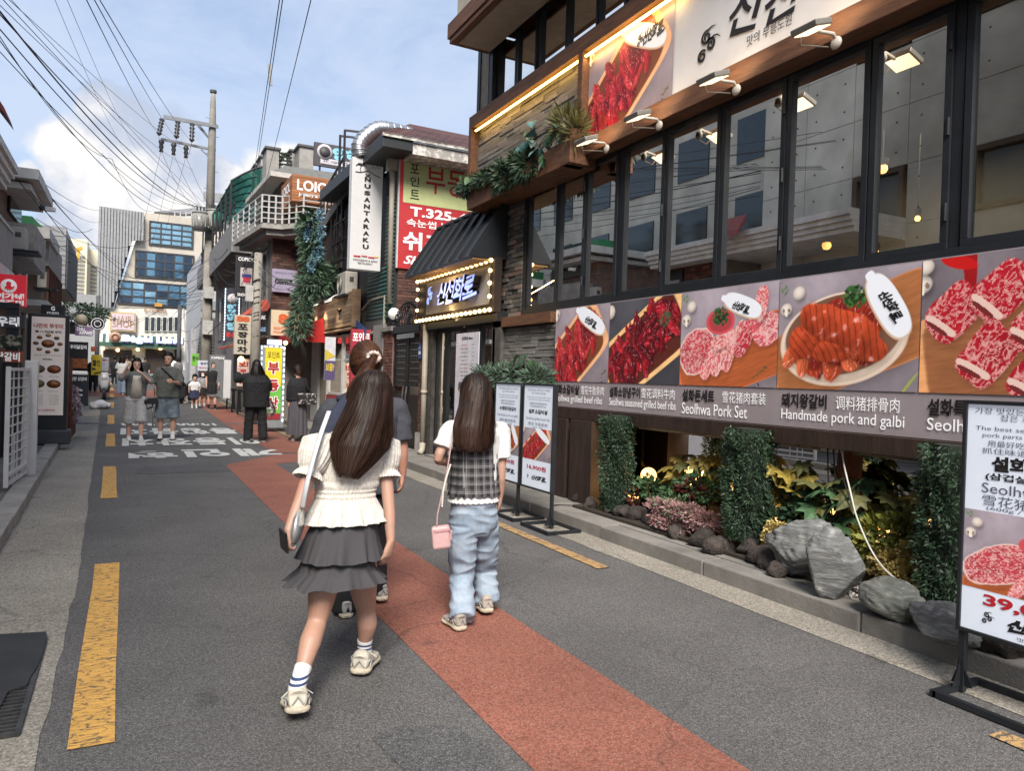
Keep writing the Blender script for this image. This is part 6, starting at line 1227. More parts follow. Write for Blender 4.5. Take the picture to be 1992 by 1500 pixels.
for px,py in((595,601),(612,592),(638,584)):
 c=ox(px,py,4.35);t=thing('arm_spotlight','slim white arm spotlight over the wooden board, '+{595:'farthest',612:'middle',638:'nearest'}[px]+' of three','spotlight',(4.6,c.y,3.5),'arm spotlights over the wooden board');mb=MB();mb.obox(c,(.05,0,.02),(0,.22,0),(0,0,.02));f=part('head',mb,mat('lamp_white',(.6,.6,.6),.4),t,bevel=.01);mb=MB();mb.obox(c+Vector((.012,0,-.024)),(.04,0,.016),(0,.19,0),(0,0,.002));sub('lens',mb,emis('arm_lens',(1,.9,.72),3),f);mb=MB();mb.tube([c,(4.5,c.y,c.z+.12),(4.66,c.y,3.5)],.015,6);part('arm',mb,mat('lamp_white'),t)
 s_=bpy.data.lights.new('arm','SPOT');s_.energy=16;s_.spot_size=R(80);s_.spot_blend=.8;s_.color=(1,.86,.62);so=bpy.data.objects.new('arm_lamp',s_);COL.objects.link(so);so.location=c+Vector((0,0,-.04));so.rotation_euler=Vector((.55,0,-1)).to_track_quat('-Z','Y').to_euler();so.parent=t;so.matrix_parent_inverse=Matrix.Translation(t.location).inverted()
def panel_sign(name,label,x0,x1,y,z0,z1,depth,m,items,cat='sign',legs=False,base=None,rim=None):
 t=thing(name,label,cat,((x0+x1)/2,y,z0));bx('board',x0,x1,y,y+depth,z0,z1,m,t,.006)
 for(body,u,v,w,h,mm_,bold)in items:letter(t,body,(x0+(x1-x0)*u,y-.008,z0+(z1-z0)*v),Xr,Xu,(x1-x0)*w,(z1-z0)*h,mm_,bold=bold)
 return t
CRM=mat('panel_red',(.36,.03,.05),.45,var=.05)
panel_sign('vertical_sign','narrow red vertical estate sign behind the ponytail of the walking woman',4.42,4.86,16.2,.75,2.52,.12,CRM,[('포인트',.5,.90,.9,.12,WHT,.03),('부',.5,.70,.75,.20,WHT,.06),('동',.5,.47,.75,.20,WHT,.06),('산',.5,.24,.75,.20,WHT,.06)])
pp=thing('poster','white, yellow and violet poster beside the red vertical sign','poster',(4.6,16.9,1));YP=16.85;a,b=oy(633,655,YP),oy(651,740,YP);bx('sheet',a.x,b.x,YP,YP+.03,b.z,a.z,mat('poster_white',(.55,.56,.6),.5),pp);bx('violet_field',a.x,b.x,YP-.006,YP-.001,b.z,b.z+(a.z-b.z)*.45,mat('poster_violet',(.09,.07,.16),.5),pp)
mb=MB();mb.prism([(a.x,YP-.007,b.z+(a.z-b.z)*.72),(a.x,YP-.007,b.z+(a.z-b.z)*.45),(b.x,YP-.007,b.z+(a.z-b.z)*.56)],(0,.003,0));part('yellow_wedge',mb,mat('poster_yellow',(.55,.42,.06),.5),pp);letter(pp,'보물?',((a.x+b.x)/2,YP-.012,b.z+(a.z-b.z)*.3),Xr,Xu,(b.x-a.x)*.8,(a.z-b.z)*.18,mat('poster_yellow'),bold=.05)
YS_=19.0;a,b=oy(517,676,YS_),oy(545,812,YS_);lt=thing('lightbox_sign','yellow and green lit estate agent box sign edged with white LEDs on the pavement','sign',((a.x+b.x)/2,YS_,.1));
bx('cabinet',a.x-.11,b.x+.09,YS_+.02,YS_+.25,.10,a.z+.05,mat('cabinet_silver',(.36,.40,.42),.4,.4),lt,.01);hz=a.z-b.z
bx('yellow_panel',a.x,b.x,YS_,YS_+.018,a.z-hz*.55,a.z,mat('lit_yellow',(.62,.50,.02),.4,emit=(.9,.75,.05),estr=.12),lt);bx('green_panel',a.x,b.x,YS_,YS_+.018,b.z+.1,a.z-hz*.551,mat('lit_green',(.12,.38,.05),.4,emit=(.2,.6,.1),estr=.12),lt);bx('red_panel',a.x,b.x,YS_,YS_+.018,b.z-.05,b.z+.099,mat('panel_red'),lt)
letter(lt,'포인트',((a.x+b.x)/2,YS_-.008,a.z-hz*.10),Xr,Xu,(b.x-a.x)*.75,hz*.09,BLK,bold=0)
for i,ch in enumerate('부동산'):letter(lt,ch,((a.x+b.x)/2,YS_-.006,a.z-hz*(.29+i*.25)),Xr,Xu,(b.x-a.x)*.78,hz*.19,WHT,bold=.10);letter(lt,ch,((a.x+b.x)/2,YS_-.012,a.z-hz*(.29+i*.25)),Xr,Xu,(b.x-a.x)*.70,hz*.17,SRL,bold=.045)
lm=MB();lm.box(-.011,.011,-.006,.006,-.035,.035);lme=lm.mesh('led');lme.materials.append(emis('led_white',(.75,.88,1),1.5))
for i in range(14):
 for xx in(a.x-.09,b.x+.06):place_copy('led',lme,lt,Matrix.Translation((xx,YS_+.012,.3+i*(a.z-.3)/13)))
for i in range(4):place_copy('led',lme,lt,Matrix.Translation((a.x+i*(b.x-a.x)/3,YS_+.012,a.z+.03))@Matrix.Rotation(1.57,4,'Y'))
bl_=thing('light_tube_sign','small white-violet lit tube sign and bulb above the yellow box sign','sign',(3.9,19.2,2.3));c=oy(534,666,19.2);bx('tube',c.x-.17,c.x+.17,19.15,19.25,c.z-.06,c.z+.06,emis('violet_tube',(.62,.68,1),1.3),bl_,.01);mb=MB();mb.ball((c.x+.27,19.2,c.z),.055,10,8);part('bulb',mb,emis('filament_bulb',(1,.66,.26),2.6),bl_,True);bx('rail',c.x-.2,c.x+.45,19.2,19.22,c.z+.07,c.z+.09,M_IRON,bl_)
AW=mat('awning_red',(.48,.02,.022),.6,var=.06)
aw=thing('awning','plain bright red wedge awning over the shop corner','awning',(4,21,2.4));a1,a2,a3,a4=oy(521,667,23.0),oy(586,636,19.6),oy(586,664,19.6),oy(523,672,23.0);mb=MB();mb.add([a1,a2,a3,a4,a2+Vector((.6,.1,.3)),a1+Vector((.8,0,.25)),a3+Vector((.65,.1,0))],[(0,3,2,1),(0,1,4,5),(1,2,6,4)]);part('canvas',fixn(mb.mesh('canvas')),AW,aw)
letter(aw,'포장',a1.lerp(a4,.5).lerp(a2.lerp(a3,.5),.22)+Vector((-.01,-.03,0)),(a2-a1),Vector((0,0,1)),.32,.12,mat('pale_red'))
B8=22.6;bd=thing('brick_building','brown brick corner building with an octagonal concrete balcony and white railings','building',(5,26,0));xl=oy(527,560,B8).x;xr=6.6
bx('wall',xl+.02,xr,B8+.02,31,0,5.62,M_JOINT,bd);lay('brick',RB_,bd,B8+.022,.02,xl+.02,xl+1.25,2.55,5.55,.215,.082,.010,random.Random(5),(2,3,1),axis='y',limit=290)
for i in range(4):
 y=23.3+i*1.7;mb=MB();rect_frame(mb,xl-.03,xl+.02,y,y+1.3,3.55,5.2,.06);f=part('window',mb,mat('window_grey',(.16,.165,.17),.5),bd);mb=MB();mb.add([(xl-.005,y+.06,3.61),(xl-.005,y+1.24,3.61),(xl-.005,y+1.24,5.14),(xl-.005,y+.06,5.14)],[(0,1,2,3)]);sub('pane',mb,mat('dark_pane',(.03,.04,.045),.08),f);mb=MB();mb.box(xl-.04,xl-.01,y+.62,y+.68,3.6,5.15);sub('mullion',mb,mat('window_grey'),f)
bx('string_course',xl-.06,xl+.05,23.1,30.9,5.3,5.6,mat('concrete_pale',(.30,.29,.27),.9,var=.2,scale=3),bd)
CON=mat('concrete_pale');bp_=[oy(479,478,24.2),oy(518,447,21.8),oy(551,456,21.8),oy(578,428,20.9),oy(600,430,20.9)]
zb=5.42;poly=[(2.98,25.8),(3.30,22.0),(3.85,21.9),(4.30,21.2),(5.5,21.2),(5.5,25.8)]
mb=MB();mb.prism([(x,y,5.62)for x,y in poly],(0,0,.14));part('balcony_slab',fixn(mb.mesh('balcony_slab')),CON,bd)
mb=MB();mb.prism([(x+(4.6-x)*.12,y+(24-y)*.06,5.46)for x,y in poly],(0,0,.155));part('balcony_corbel',fixn(mb.mesh('balcony_corbel')),CON,bd)
for i in range(4):
 (xa,ya),(xb,yb)=poly[i],poly[i+1];n_=5 if i==0 else 3
 for k in range(n_):q_=k/(n_-1)if i==3 else k/n_;x_,y_=xa+(xb-xa)*q_,ya+(yb-ya)*q_;mb=MB();mb.bar((x_,y_,5.76),(x_,y_,6.55),.045);part('rail_post',mb,mat('rail_white',(.42,.42,.42),.5),bd)
 for z in(5.9,6.06,6.22,6.38,6.56):mb=MB();mb.bar((xa,ya,z),(xb,yb,z),.028);part('rail',mb,mat('rail_white'),bd)
bx('upper_wall',4.05,7.5,23.3,30,5.76,7.32,mat('brick_face',(.10,.075,.062),.9,var=.3,scale=3,bump=.3),bd);
lay('brick',RB_,bd,23.302,.02,4.06,4.75,6.3,7.3,.22,.085,.012,random.Random(7),(2,3,1),axis='y',limit=9)
mb=MB();mb.prism([(3.62,22.7,7.32),(5.9,22.7,7.32),(5.9,27,7.32),(3.5,27,7.32)],(0,0,.14));part('eave',fixn(mb.mesh('eave')),mat('eave_white',(.46,.44,.41),.8,var=.15,scale=3),bd)
mb=MB();mb.add([(3.65,22.75,7.465),(5.9,22.75,7.465),(5.9,23.8,8.0),(4.3,23.9,8.0),(3.55,27,7.465),(4.3,27,8.0)],[(0,1,2,3),(0,3,5,4)]);part('roof',mb,mat('roof_grey',(.13,.13,.12),.95,var=.25,scale=9,bump=.4),bd)
for(px0,px1,py0,py1,Y,nm)in((519,542,288,330,25.5,1),(583,610,284,320,25,2),(566,585,294,325,26,3),(508,517,306,335,27.5,4),(497,503,322,345,29,5)):
 a,b=oy(px0,py0,Y),oy(px1,py1,Y);bx('parapet',a.x,b.x,Y,Y+.8,7.3,a.z,CON,bd);bx('coping',a.x-.06,b.x+.06,Y-.06,Y+.86,a.z,a.z+.07,mat('dark_coping',(.09,.09,.09),.8),bd)
for i in range(4):a,b=oy(542,297+i*7,25.8),oy(568,300+i*7,25.8);mb=MB();mb.bar(a,b,.05);part('roof_rail',mb,M_STL,bd)
bush('roof_plant','small shrub behind the roof rail of the brown brick building','shrub',[(oy(555,318,26.4),(.4,.3,.3),1)],.12,G_MID,60,.5,500)
rsg=thing('rooftop_sign','charcoal rooftop sign board with round emblem and pale blue bubble lettering','sign',(5.5,24,8.5));a,b=oy(612,275,24),oy(612,320,24);rX1=oy(700,300,24).x;bx('board',a.x,rX1,24,24.12,b.z,a.z,mat('sign_charcoal'),rsg);SB=mat('bubble_blue',(.22,.50,.66),.5,var=.03)
hh_=a.z-b.z;mb=MB();cc_=Vector((a.x+.33,23.985,a.z-hh_*.38));mb.tube([cc_,cc_+Vector((0,-.01,0))],.25,24);part('emblem_disc',mb,mat('disc_white',(.5,.48,.5),.5),rsg,True);mb=MB();mb.tube([cc_+Vector((0,-.01,0)),cc_+Vector((0,-.02,0))],.18,24);part('emblem_core',mb,mat('sign_charcoal'),rsg,True);letter(rsg,'앙하',(a.x+1.05,23.98,a.z-hh_*.38),Xr,Xu,.95,.42,SB,bold=.09);bx('strip',a.x+.2,a.x+1.5,23.985,23.995,b.z+.08,b.z+.26,mat('disc_white'),rsg);letter(rsg,'2F open 2~10',(a.x+.85,23.98,b.z+.17),Xr,Xu,1.15,.12,mat('navy_ink',(.03,.03,.12),.5))
mb=MB();[mb.bar((x_,24.06,7.4),(x_,24.06,b.z),.05)for x_ in(a.x+.2,a.x+1.2)];part('leg',mb,M_STL,rsg)['kind']='stuff'
lol=thing('timber_sign','orange timber box sign with round white capitals and small cursive line','sign',(4.6,21.4,6.4));Y_=21.3;a,b=oy(569,337,Y_),oy(569,390,Y_);lx1=oy(655,352,Y_).x
for i in range(9):z=b.z+i*(a.z-b.z)/9;bx('plank',a.x,lx1,Y_,Y_+1.7,z+.004,z+(a.z-b.z)/9-.004,mat('orange_timber',(.30,.115,.04),.6,var=.25,scale=4,stretch=(.5,1,4),bump=.2,rnd=.2),lol)
letter(lol,'LOIOL',(a.x+.66,Y_-.012,b.z+(a.z-b.z)*.62),Xr,Xu,1.05,.30,WHT,bold=.02);letter(lol,'Jewelry & More',(a.x+.62,Y_-.012,b.z+(a.z-b.z)*.26),Xr,Xu,.88,.11,WHT,bold=.01);letter(lol,'LOIOL',(a.x-.012,Y_+.85,b.z+(a.z-b.z)*.6),Yr,Yu,1.2,.28,WHT,bold=.02)
sg=lambda*k:panel_sign(*k)
def psign(name,label,Y,px0,px1,py0,py1,m,items,depth=.06):
 a,b=oy(px0,py0,Y),oy(px1,py1,Y);return panel_sign(name,label,a.x,b.x,Y,b.z,a.z,depth,m,items)
LIL=mat('sign_lilac',(.30,.27,.38),.5,var=.05);CRE=mat('sign_cream',(.52,.44,.30),.5,var=.05,emit=(1,.85,.6),estr=.05);OR_=mat('orange_ink',(.55,.10,.02),.5,var=.02)
psign('wall_sign','lilac wall sign with outlined lettering on the brown brick wall',22.48,530,578,522,571,LIL,[('예약문의 카톡',.45,.84,.7,.07,mat('navy_ink'),.0),('COPICK',.5,.48,.82,.26,BLK,.12),('COPICK',.5,.49,.82,.24,WHT,.02),('PLACE',.78,.12,.32,.1,BLK,.02)])
s88=psign('wall_sign','cream wall sign with red stencil 88 above the red awning',22.3,528,582,602,655,CRE,[('88',.55,.66,.62,.40,OR_,.06),('EIGHTY-EIGHT',.5,.28,.8,.11,OR_,.02),('POJANGMACHA',.5,.12,.8,.11,OR_,.02)])
psign('vertical_sign','cream vertical lightbox reading downwards beside the thin pole',22.0,457,487,612,690,mat('sign_stone',(.42,.38,.30),.5,emit=(1,.9,.7),estr=.04),[('88',.5,.90,.8,.14,OR_,.06),('포',.5,.70,.62,.16,BLK,.05),('장',.5,.50,.62,.16,BLK,.05),('마',.5,.31,.62,.16,BLK,.05),('차',.5,.12,.62,.16,BLK,.05)],.2)
psign('wall_sign','black and blue beer emblem sign right of the thin pole',22.9,497,517,608,652,mat('sign_black',(.015,.015,.02),.5),[('BREAK',.5,.80,.9,.18,WHT,.04),('Cass',.5,.30,.95,.30,mat('beer_blue',(.25,.5,.85),.5),.08),('Cass',.5,.31,.88,.25,WHT,.03)])
psign('projecting_sign','black projecting sign with a red and blue paper cup and small capitals',24.5,460,496,496,580,mat('sign_black'),[('COPICK',.5,.92,.8,.09,WHT,.02),('SHOOTER',.5,.06,.8,.07,WHT,.01)],.15)
cp=thing('cup_panel','printed red and blue paper cup panel on the black projecting sign','sign panel',(3.2,24.4,4));a,b=oy(468,520,24.46),oy(490,558,24.46);bx('card',a.x,b.x,24.45,24.48,b.z,a.z,mat('card_grey',(.42,.38,.38),.5),cp);mb=MB();w_=(b.x-a.x);mb.prism([(a.x+w_*.12,24.44,a.z-(a.z-b.z)*.35),(b.x-w_*.08,24.44,a.z-(a.z-b.z)*.35),(b.x-w_*.18,24.44,b.z+.12),(a.x+w_*.3,24.44,b.z+.12)],(0,.006,0));part('cup',fixn(mb.mesh('cup')),mat('cup_red',(.45,.03,.06),.5),cp);bx('cup_band',a.x+w_*.12,b.x-w_*.08,24.43,24.438,a.z-(a.z-b.z)*.5,a.z-(a.z-b.z)*.34,mat('cup_navy',(.03,.05,.2),.5),cp)
neo=psign('vertical_sign','dark vertical sign of pale blue bubble syllables edged with blue-white LEDs',27.0,440,462,560,664,mat('sign_navy',(.035,.04,.055),.5),[('앙',.5,.62,.8,.17,SB,.1),('하',.5,.44,.8,.17,SB,.1),('앙',.5,.28,.8,.15,SB,.1),('8-2',.5,.12,.8,.10,SRL,.08)],.2)
a,b=oy(440,560,26.97),oy(462,664,26.97)
for i in range(18):
 for xx in(a.x-.02,b.x+.02):place_copy('led',lme,neo,Matrix.Translation((xx,26.96,b.z+(i+.5)*(a.z-b.z)/18)))
mb=MB();mb.tube([(a.x+.22,26.985,a.z-.35),(a.x+.22,26.97,a.z-.35)],.17,20);part('emblem_disc',mb,mat('disc_white'),neo,True)
ow=thing('awning','orange and white-striped awning behind the thin pole','awning',(3.6,23.2,3.2));a1,a2=oy(466,608,24.4),oy(521,574,22.7);a3,a4=oy(521,604,22.7),oy(466,614,24.4)
for i in range(8):
 q0,q1=i/8,(i+1)/8;mb=MB();A_,B_=a1.lerp(a2,q0),a1.lerp(a2,q1);C_,D_=a4.lerp(a3,q1),a4.lerp(a3,q0);mb.add([A_+Vector((.35,0,.2)),B_+Vector((.35,0,.2)),C_,D_],[(0,1,2,3)]);part('stripe',mb,mat('awning_orange',(.50,.08,.03),.6)if i%2 else mat('awning_pale',(.32,.06,.04),.6),ow)
tg_=thing('terrace_building','grey building with a green translucent canopy terrace beyond the brick corner building','building',(4,34,0));bx('wall',3.9,8,31.2,40,0,5.9,mat('concrete_mid',(.20,.20,.20),.9,var=.2),tg_);bx('ledge',3.0,3.9,26.3,40,5.5,6.5,mat('concrete_mid'),tg_);bx('upper_wall',4.4,8,31.1,40,6.0,8.6,mat('upper_grey',(.09,.1,.1),.8),tg_)
for i in range(12):y=26.8+i*1.1;mb=MB();mb.bar((3.1,y,6.5),(3.1,y,7.2),.04);part('rail_post',mb,M_STL,tg_)
mb=MB();mb.bar((3.1,26.6,7.2),(3.1,39.5,7.2),.05);part('handrail',mb,M_STL,tg_)
GC=glass_mat('green_sheet',(.10,.42,.36),.08)
for i in range(8):
 y0_,y1_=27.0+i*1.5,28.46+i*1.5;mb=MB();pts=[(3.0+1.5*t,8.0+.75*math.sin(t*1.57))for t in(0,.25,.5,.75,1)];vs=[]
 for x_,z_ in pts:vs+=[(x_,y0_,z_),(x_,y1_,z_)]
 mb.add(vs,[(2*k,2*k+1,2*k+3,2*k+2)for k in range(4)]);part('canopy_panel',mb,GC,tg_);mb=MB();mb.tube([(x_,y0_-.02,z_+.02)for x_,z_ in pts],.035,6);part('canopy_rib',mb,M_STL,tg_);mb=MB();mb.bar((3.02,y0_,6.5),(3.02,y0_,8.0),.06);part('canopy_post',mb,M_STL,tg_)
for y in(32,34.5,37):mb=MB();rect_frame(mb,3.86,3.9,y,y+1.4,2.9,4.9,.07);f=part('window',mb,mat('window_grey'),tg_);mb=MB();mb.add([(3.885,y+.07,3.0),(3.885,y+1.33,3.0),(3.885,y+1.33,4.8),(3.885,y+.07,4.8)],[(0,1,2,3)]);sub('pane',mb,mat('dark_pane'),f)
sf=thing('street_stall','low food stall with a sloping striped roof and lit menu under the cream vertical sign','stall',(3.9,25,0));bx('counter',3.55,4.4,23.2,24.6,.1,.95,mat('stall_grey',(.25,.24,.22),.8),sf);bx('back',4.2,4.4,22.7,29.5,.1,2.6,mat('stall_dark',(.05,.045,.04),.9),sf);mb=MB();mb.prism([(3.1,23.0,2.35),(4.4,23.0,2.75),(4.4,30.5,2.75),(3.1,30.5,2.35)],(0,0,.05));part('roof',fixn(mb.mesh('roof')),mat('roof_canvas',(.30,.24,.2),.8),sf);bx('roof_edge',3.08,3.12,23.0,30.5,2.30,2.36,mat('awning_orange'),sf)
psign('menu_board','pale lit menu board with red syllables under the cream vertical sign',23.9,462,484,698,752,mat('board_rose',(.50,.40,.36),.5,emit=(1,.7,.6),estr=.1),[('오!',.5,.82,.8,.2,SRL,.05),('쭈',.5,.55,.5,.16,SRL,.05),('꾸',.5,.35,.5,.16,SRL,.05),('미',.5,.14,.5,.16,SRL,.05)])
mb=MB();c=oy(469,699,23.8);sb=thing('stall_bulb','glowing round bulb over the pale menu board','lamp',c);mb.ball(c,.09,10,8);part('bulb',mb,emis('filament_bulb',(1,.66,.26),2.6),sb,True);mb=MB();mb.tube([c,c+Vector((0,0,.3))],.01,5);part('flex',mb,BK,sb)
for i,px in enumerate((448,459,470)):
 c=oz(px,798+i*4,.1);t=thing('bar_stool','tall dark bar stool in front of the food stall, '+('farthest','middle','nearest')[i],'stool',(c.x,c.y,.1),'bar stools by the food stall');bx('seat',c.x-.16,c.x+.16,c.y-.16,c.y+.16,.82,.87,M_IRON,t)
 for dx in(-.13,.13):
  for dy in(-.13,.13):mb=MB();mb.bar((c.x+dx,c.y+dy,.1),(c.x+dx*.8,c.y+dy*.8,.82),.03);part('leg',mb,M_IRON,t)
psign('fridge','tall lit drinks fridge with glass door at the stall end',27.5,408,437,690,772,mat('fridge_body',(.16,.17,.18),.5),[('OPEN',.5,.93,.8,.05,WHT,.02)],.6)
psign('door_sign','white door panel leaning between the fridge and the bar stools',26.0,436,448,700,775,mat('sign_white'),[],.04)
psign('protest_board','white paper sign board with small red lines held over the crouching people',31.5,385,412,701,722,mat('paper_white',(.55,.58,.66),.5),[('닭강정',.5,.72,.6,.26,mat('navy_ink'),.02),('맛있는 집 어서오세요',.5,.3,.9,.2,SRL,.02)],.03)
psign('green_banner','bright green vertical banner beside the grey stairs',36,373,387,688,712,mat('banner_green',(.16,.42,.06),.6),[('한식',.5,.6,.8,.4,BLK,.03)],.03)
bush('wall_garden','hanging wall of dark fronds and pale blue blossom under the steel stair','plant',[(oy(px,py,19.6),(.22,.4,.28),1)for px,py in((598,440),(603,470),(606,500),(612,530),(618,555),(600,545),(590,590),(596,570),(583,620),(578,640),(640,545),(655,535))],.17,leaf_mat('frond_grey_green',(.045,.09,.055),(.13,.21,.14)),70,.16,750,False,.5)
bush('wall_garden','strip of pale blue blossom running down the hanging leaf wall','plant',[(oy(px,py,19.25),(.07,.12,.16),1)for px,py in((622,420),(624,450),(618,475),(612,500),(606,515),(622,495),(600,440),(598,455))],.06,leaf_mat('blossom_blue',(.13,.28,.38),(.25,.42,.52)),72,.5,260,False,.1)
leafy('wall_garden','broad banana leaves at the top of the hanging leaf wall','plant',[(oy(px,py,19.3),.50)for px,py in((603,430),(612,418),(618,425),(598,436),(608,440))],[oval_leaf(1,.35,G_MID)],74,tuple(oy(606,455,19.4)),out=(-.3,-1),flat=-.4)
dsp=thing('showcase','dark showcase with hanging pale boards behind the stair bars','showcase',(4.8,19,4));a,b=ox(634,415,4.85),ox(662,520,4.85);bx('case',4.86,5.0,b.y,a.y+.2,b.z,a.z,mat('case_brown',(.055,.04,.035),.6),dsp)
for i in range(4):y=b.y+.15+i*.28;mb=MB();mb.ball((4.85,y,(a.z+b.z)/2+.25),(.02,.10,.34),12,8);part('pale_board',mb,mat('board_skin',(.30,.22,.17),.6),dsp,True)
wn=thing('arched_window','pale framed arched window beside the globe lamp','window',(4.9,15.9,2.5));wn['kind']='structure'
mb=MB();pts=[Vector((4.86,15.25,2.45)),Vector((4.86,15.25,3.2)),Vector((4.86,16.3,3.2)),Vector((4.86,17.0,3.0)),Vector((4.86,17.3,2.6)),Vector((4.86,17.3,2.45)),Vector((4.86,15.25,2.45))];mb.tube(pts,.035,6,False);part('frame',mb,mat('frame_olive',(.26,.26,.2),.6),wn);bx('pane',4.87,4.88,15.25,17.2,2.45,3.0,mat('dusty_glass',(.10,.11,.11),.2),wn)
bf=thing('blue_pennant','small blue cloth strip hanging below the arched window','flag',(4.7,15.8,2.4));a,b=ox(693,628,4.7),ox(712,648,4.7);mb=MB();mb.bar(a,b,.01,.16);part('cloth',mb,mat('pennant_blue',(.03,.07,.22),.7),bf)
GA=thing('concrete_house','bare formed-concrete house with dark wood windows opposite the restaurant','house',(-4,4,0))
def formed(name,c):
 m=bpy.data.materials.new(name);MATS[name]=m;m.use_nodes=True;nt=m.node_tree;N=nt.nodes;L=nt.links;p=N['Principled BSDF'];p.inputs['Roughness'].default_value=.85;tc=N.new('ShaderNodeTexCoord');n=N.new('ShaderNodeTexNoise');n.inputs['Scale'].default_value=1.2;n.inputs['Detail'].default_value=9;L.new(tc.outputs['Object'],n.inputs[0])
 r=N.new('ShaderNodeMapRange');r.inputs[1].default_value=.3;r.inputs[2].default_value=.7;r.inputs[3].default_value=.75;r.inputs[4].default_value=1.2;L.new(n.outputs[0],r.inputs[0]);hs_=N.new('ShaderNodeHueSaturation');hs_.inputs['Color'].default_value=c+(1,);L.new(r.outputs[0],hs_.inputs['Value']);L.new(hs_.outputs[0],p.inputs['Base Color']);return m
FC=formed('formed_concrete',(.50,.47,.40));hx0=-3.3
rs=random.Random(8);y=-3.0
for iy in range(13):
 for iz in range(11):
  y0_,z0_=-3+iy*1.2,.1+iz*1.15
  if(iy in(3,4,7,8,10))and iz in(1,4,7):continue
  bx('formwork_panel',hx0-.25,hx0+rs.uniform(0,.004),y0_+.006,y0_+1.194,z0_+.006,z0_+1.144,FC,GA)
  if rs.random()<.9:mb=MB();[mb.tube([(hx0+.002,y0_+u,z0_+v),(hx0+.006,y0_+u,z0_+v)],.022,8)for u in(.25,.95)for v in(.28,.86)];part('tie_hole',mb,mat('tie_dark',(.05,.045,.04),.9),GA)['kind']='stuff'
for iy in(3,4,7,8,10):
 for iz in(1,4,7):y0_,z0_=-3+iy*1.2,.1+iz*1.15;mb=MB();rect_frame(mb,hx0-.1,hx0+.05,y0_+.05,y0_+1.15,z0_+.02,z0_+1.13,.09);f=part('window',mb,mat('brown_frame',(.07,.04,.025),.6),GA);mb=MB();mb.box(hx0-.06,hx0-.05,y0_+.14,y0_+1.06,z0_+.11,z0_+1.04);sub('pane',mb,mat('dark_pane'),f)
bx('core_wall',hx0-6,hx0-.26,-3,12.6,0,12.7,mat('core_grey',(.12,.12,.12),.9),GA);bx('roof_slab',hx0-6,hx0+.35,-3.1,12.7,12.7,12.9,FC,GA)
bx('rear_wing',-10,-4.7,12.6,30,0,13,FC,GA)
for iy in range(7):
 for iz in range(4):bx('wing_window',-4.7,-4.66,13.6+iy*2.4,14.9+iy*2.4,5.4+iz*2.1,6.6+iz*2.1,mat('dark_pane'),GA)
bx('brown_canopy',hx0-.2,hx0+.7,1.0,9.0,3.9,4.05,mat('brown_canopy',(.14,.05,.03),.6),GA)
gt=thing('lattice_gate','white painted steel lattice gate standing open at the forecourt kerb','gate',(-1.1,11,.1));WM=mat('gate_white',(.68,.68,.67),.45,var=.08,scale=3);GX=-1.03
g0,g1=oz(8,930,.09),oz(62,925,.09);gp=Vector((-1.06,11.0,.09))
bx('gate_post',-1.13,-.99,10.95,11.10,.09,1.55,WM,gt,.008)
ga,gb=Vector((-1.17,10.9,.12)),Vector((-1.05,9.3,.12))
ga,gb=oy(50,925,10.9),oy(11,945,9.75);zt=1.44;zb_=.16
for pnt in(ga,gb):mb=MB();mb.bar((pnt.x,pnt.y,zb_-.03),(pnt.x,pnt.y,zt+.03),.045);part('stile',mb,WM,gt)
for z in(zb_,zt,zb_+.1):mb=MB();mb.bar((ga.x,ga.y,z),(gb.x,gb.y,z),.035);part('rail',mb,WM,gt)
for i in range(1,4):p_=ga.lerp(gb,i/4);mb=MB();mb.bar((p_.x,p_.y,zb_),(p_.x,p_.y,zt),.016);part('lattice_bar',mb,WM,gt)
for i in range(1,12):z=zb_+i*(zt-zb_)/12;mb=MB();mb.bar((ga.x,ga.y,z),(gb.x,gb.y,z),.014);part('lattice_bar',mb,WM,gt)
mb=MB();p_=gb.lerp(ga,.35);mb.tube([(p_.x,p_.y,.7),(p_.x,p_.y,.04)],.012,6);part('drop_bolt',mb,WM,gt)
kk=thing('grill_shop','grey louvred grill shop with black name board behind the white gate','shop',(-2,13.5,0));a,b=oy(0,300,14),oy(47,840,14)
for i in range(13):bx('slat',-3.2,-1.66,12.95,13.0,.25+i*.1,.33+i*.1,mat('slat_grey',(.18,.18,.18),.6,.2),kk)
bx('wall',-3.4,-1.64,13.02,13.6,.08,1.6,mat('dark_wall'),kk)
for(x0_,x1_,z0_,z1_)in((-1.62,-1.46,.08,2.325),):bx('post',x0_,x1_,13.3,13.45,z0_,z1_,M_FRAME,kk)
bx('header',-3.2,-1.46,13.28,13.46,2.33,2.42,M_FRAME,kk)
Yk=13.26;psign('name_board','charcoal name board with one red and white brush syllable pair',Yk,-60,47,608,640,mat('sign_charcoal'),[('우리',.70,.5,.42,.75,WHT,.05)],.05)
psign('name_board','orange-red name board of the grill shop under a leafy photo strip',Yk,-60,44,680,706,mat('board_vermilion',(.40,.08,.03),.5),[('닭갈비',.72,.5,.45,.8,WHT,.03)],.05)
psign('photo_strip','photo strip of green leaves between the two name boards',Yk,-60,44,648,678,mat('leaf_print',(.04,.16,.05),.5,var=.9,scale=9,col2=(.55,.5,.35),lo=.5,hi=.62),[],.04)
rd=psign('lightbox_sign','red square lightbox with a round white emblem and two lines of white syllables',13.4,-40,49,529,596,mat('sign_scarlet',(.50,.015,.03),.45,emit=(1,.03,.05),estr=.10),[('이가네',.66,.30,.62,.2,WHT,.06),('쭈꾸미',.66,.10,.62,.17,WHT,.06)],.2)
a,b=oy(17,556,13.38),oy(33,556,13.38);mb=MB();mb.tube([(a.x,13.385,a.z),(a.x,13.375,a.z)],b.x-a.x,28);part('emblem_disc',mb,WHT,rd,True)
mb=MB();r_=(b.x-a.x)
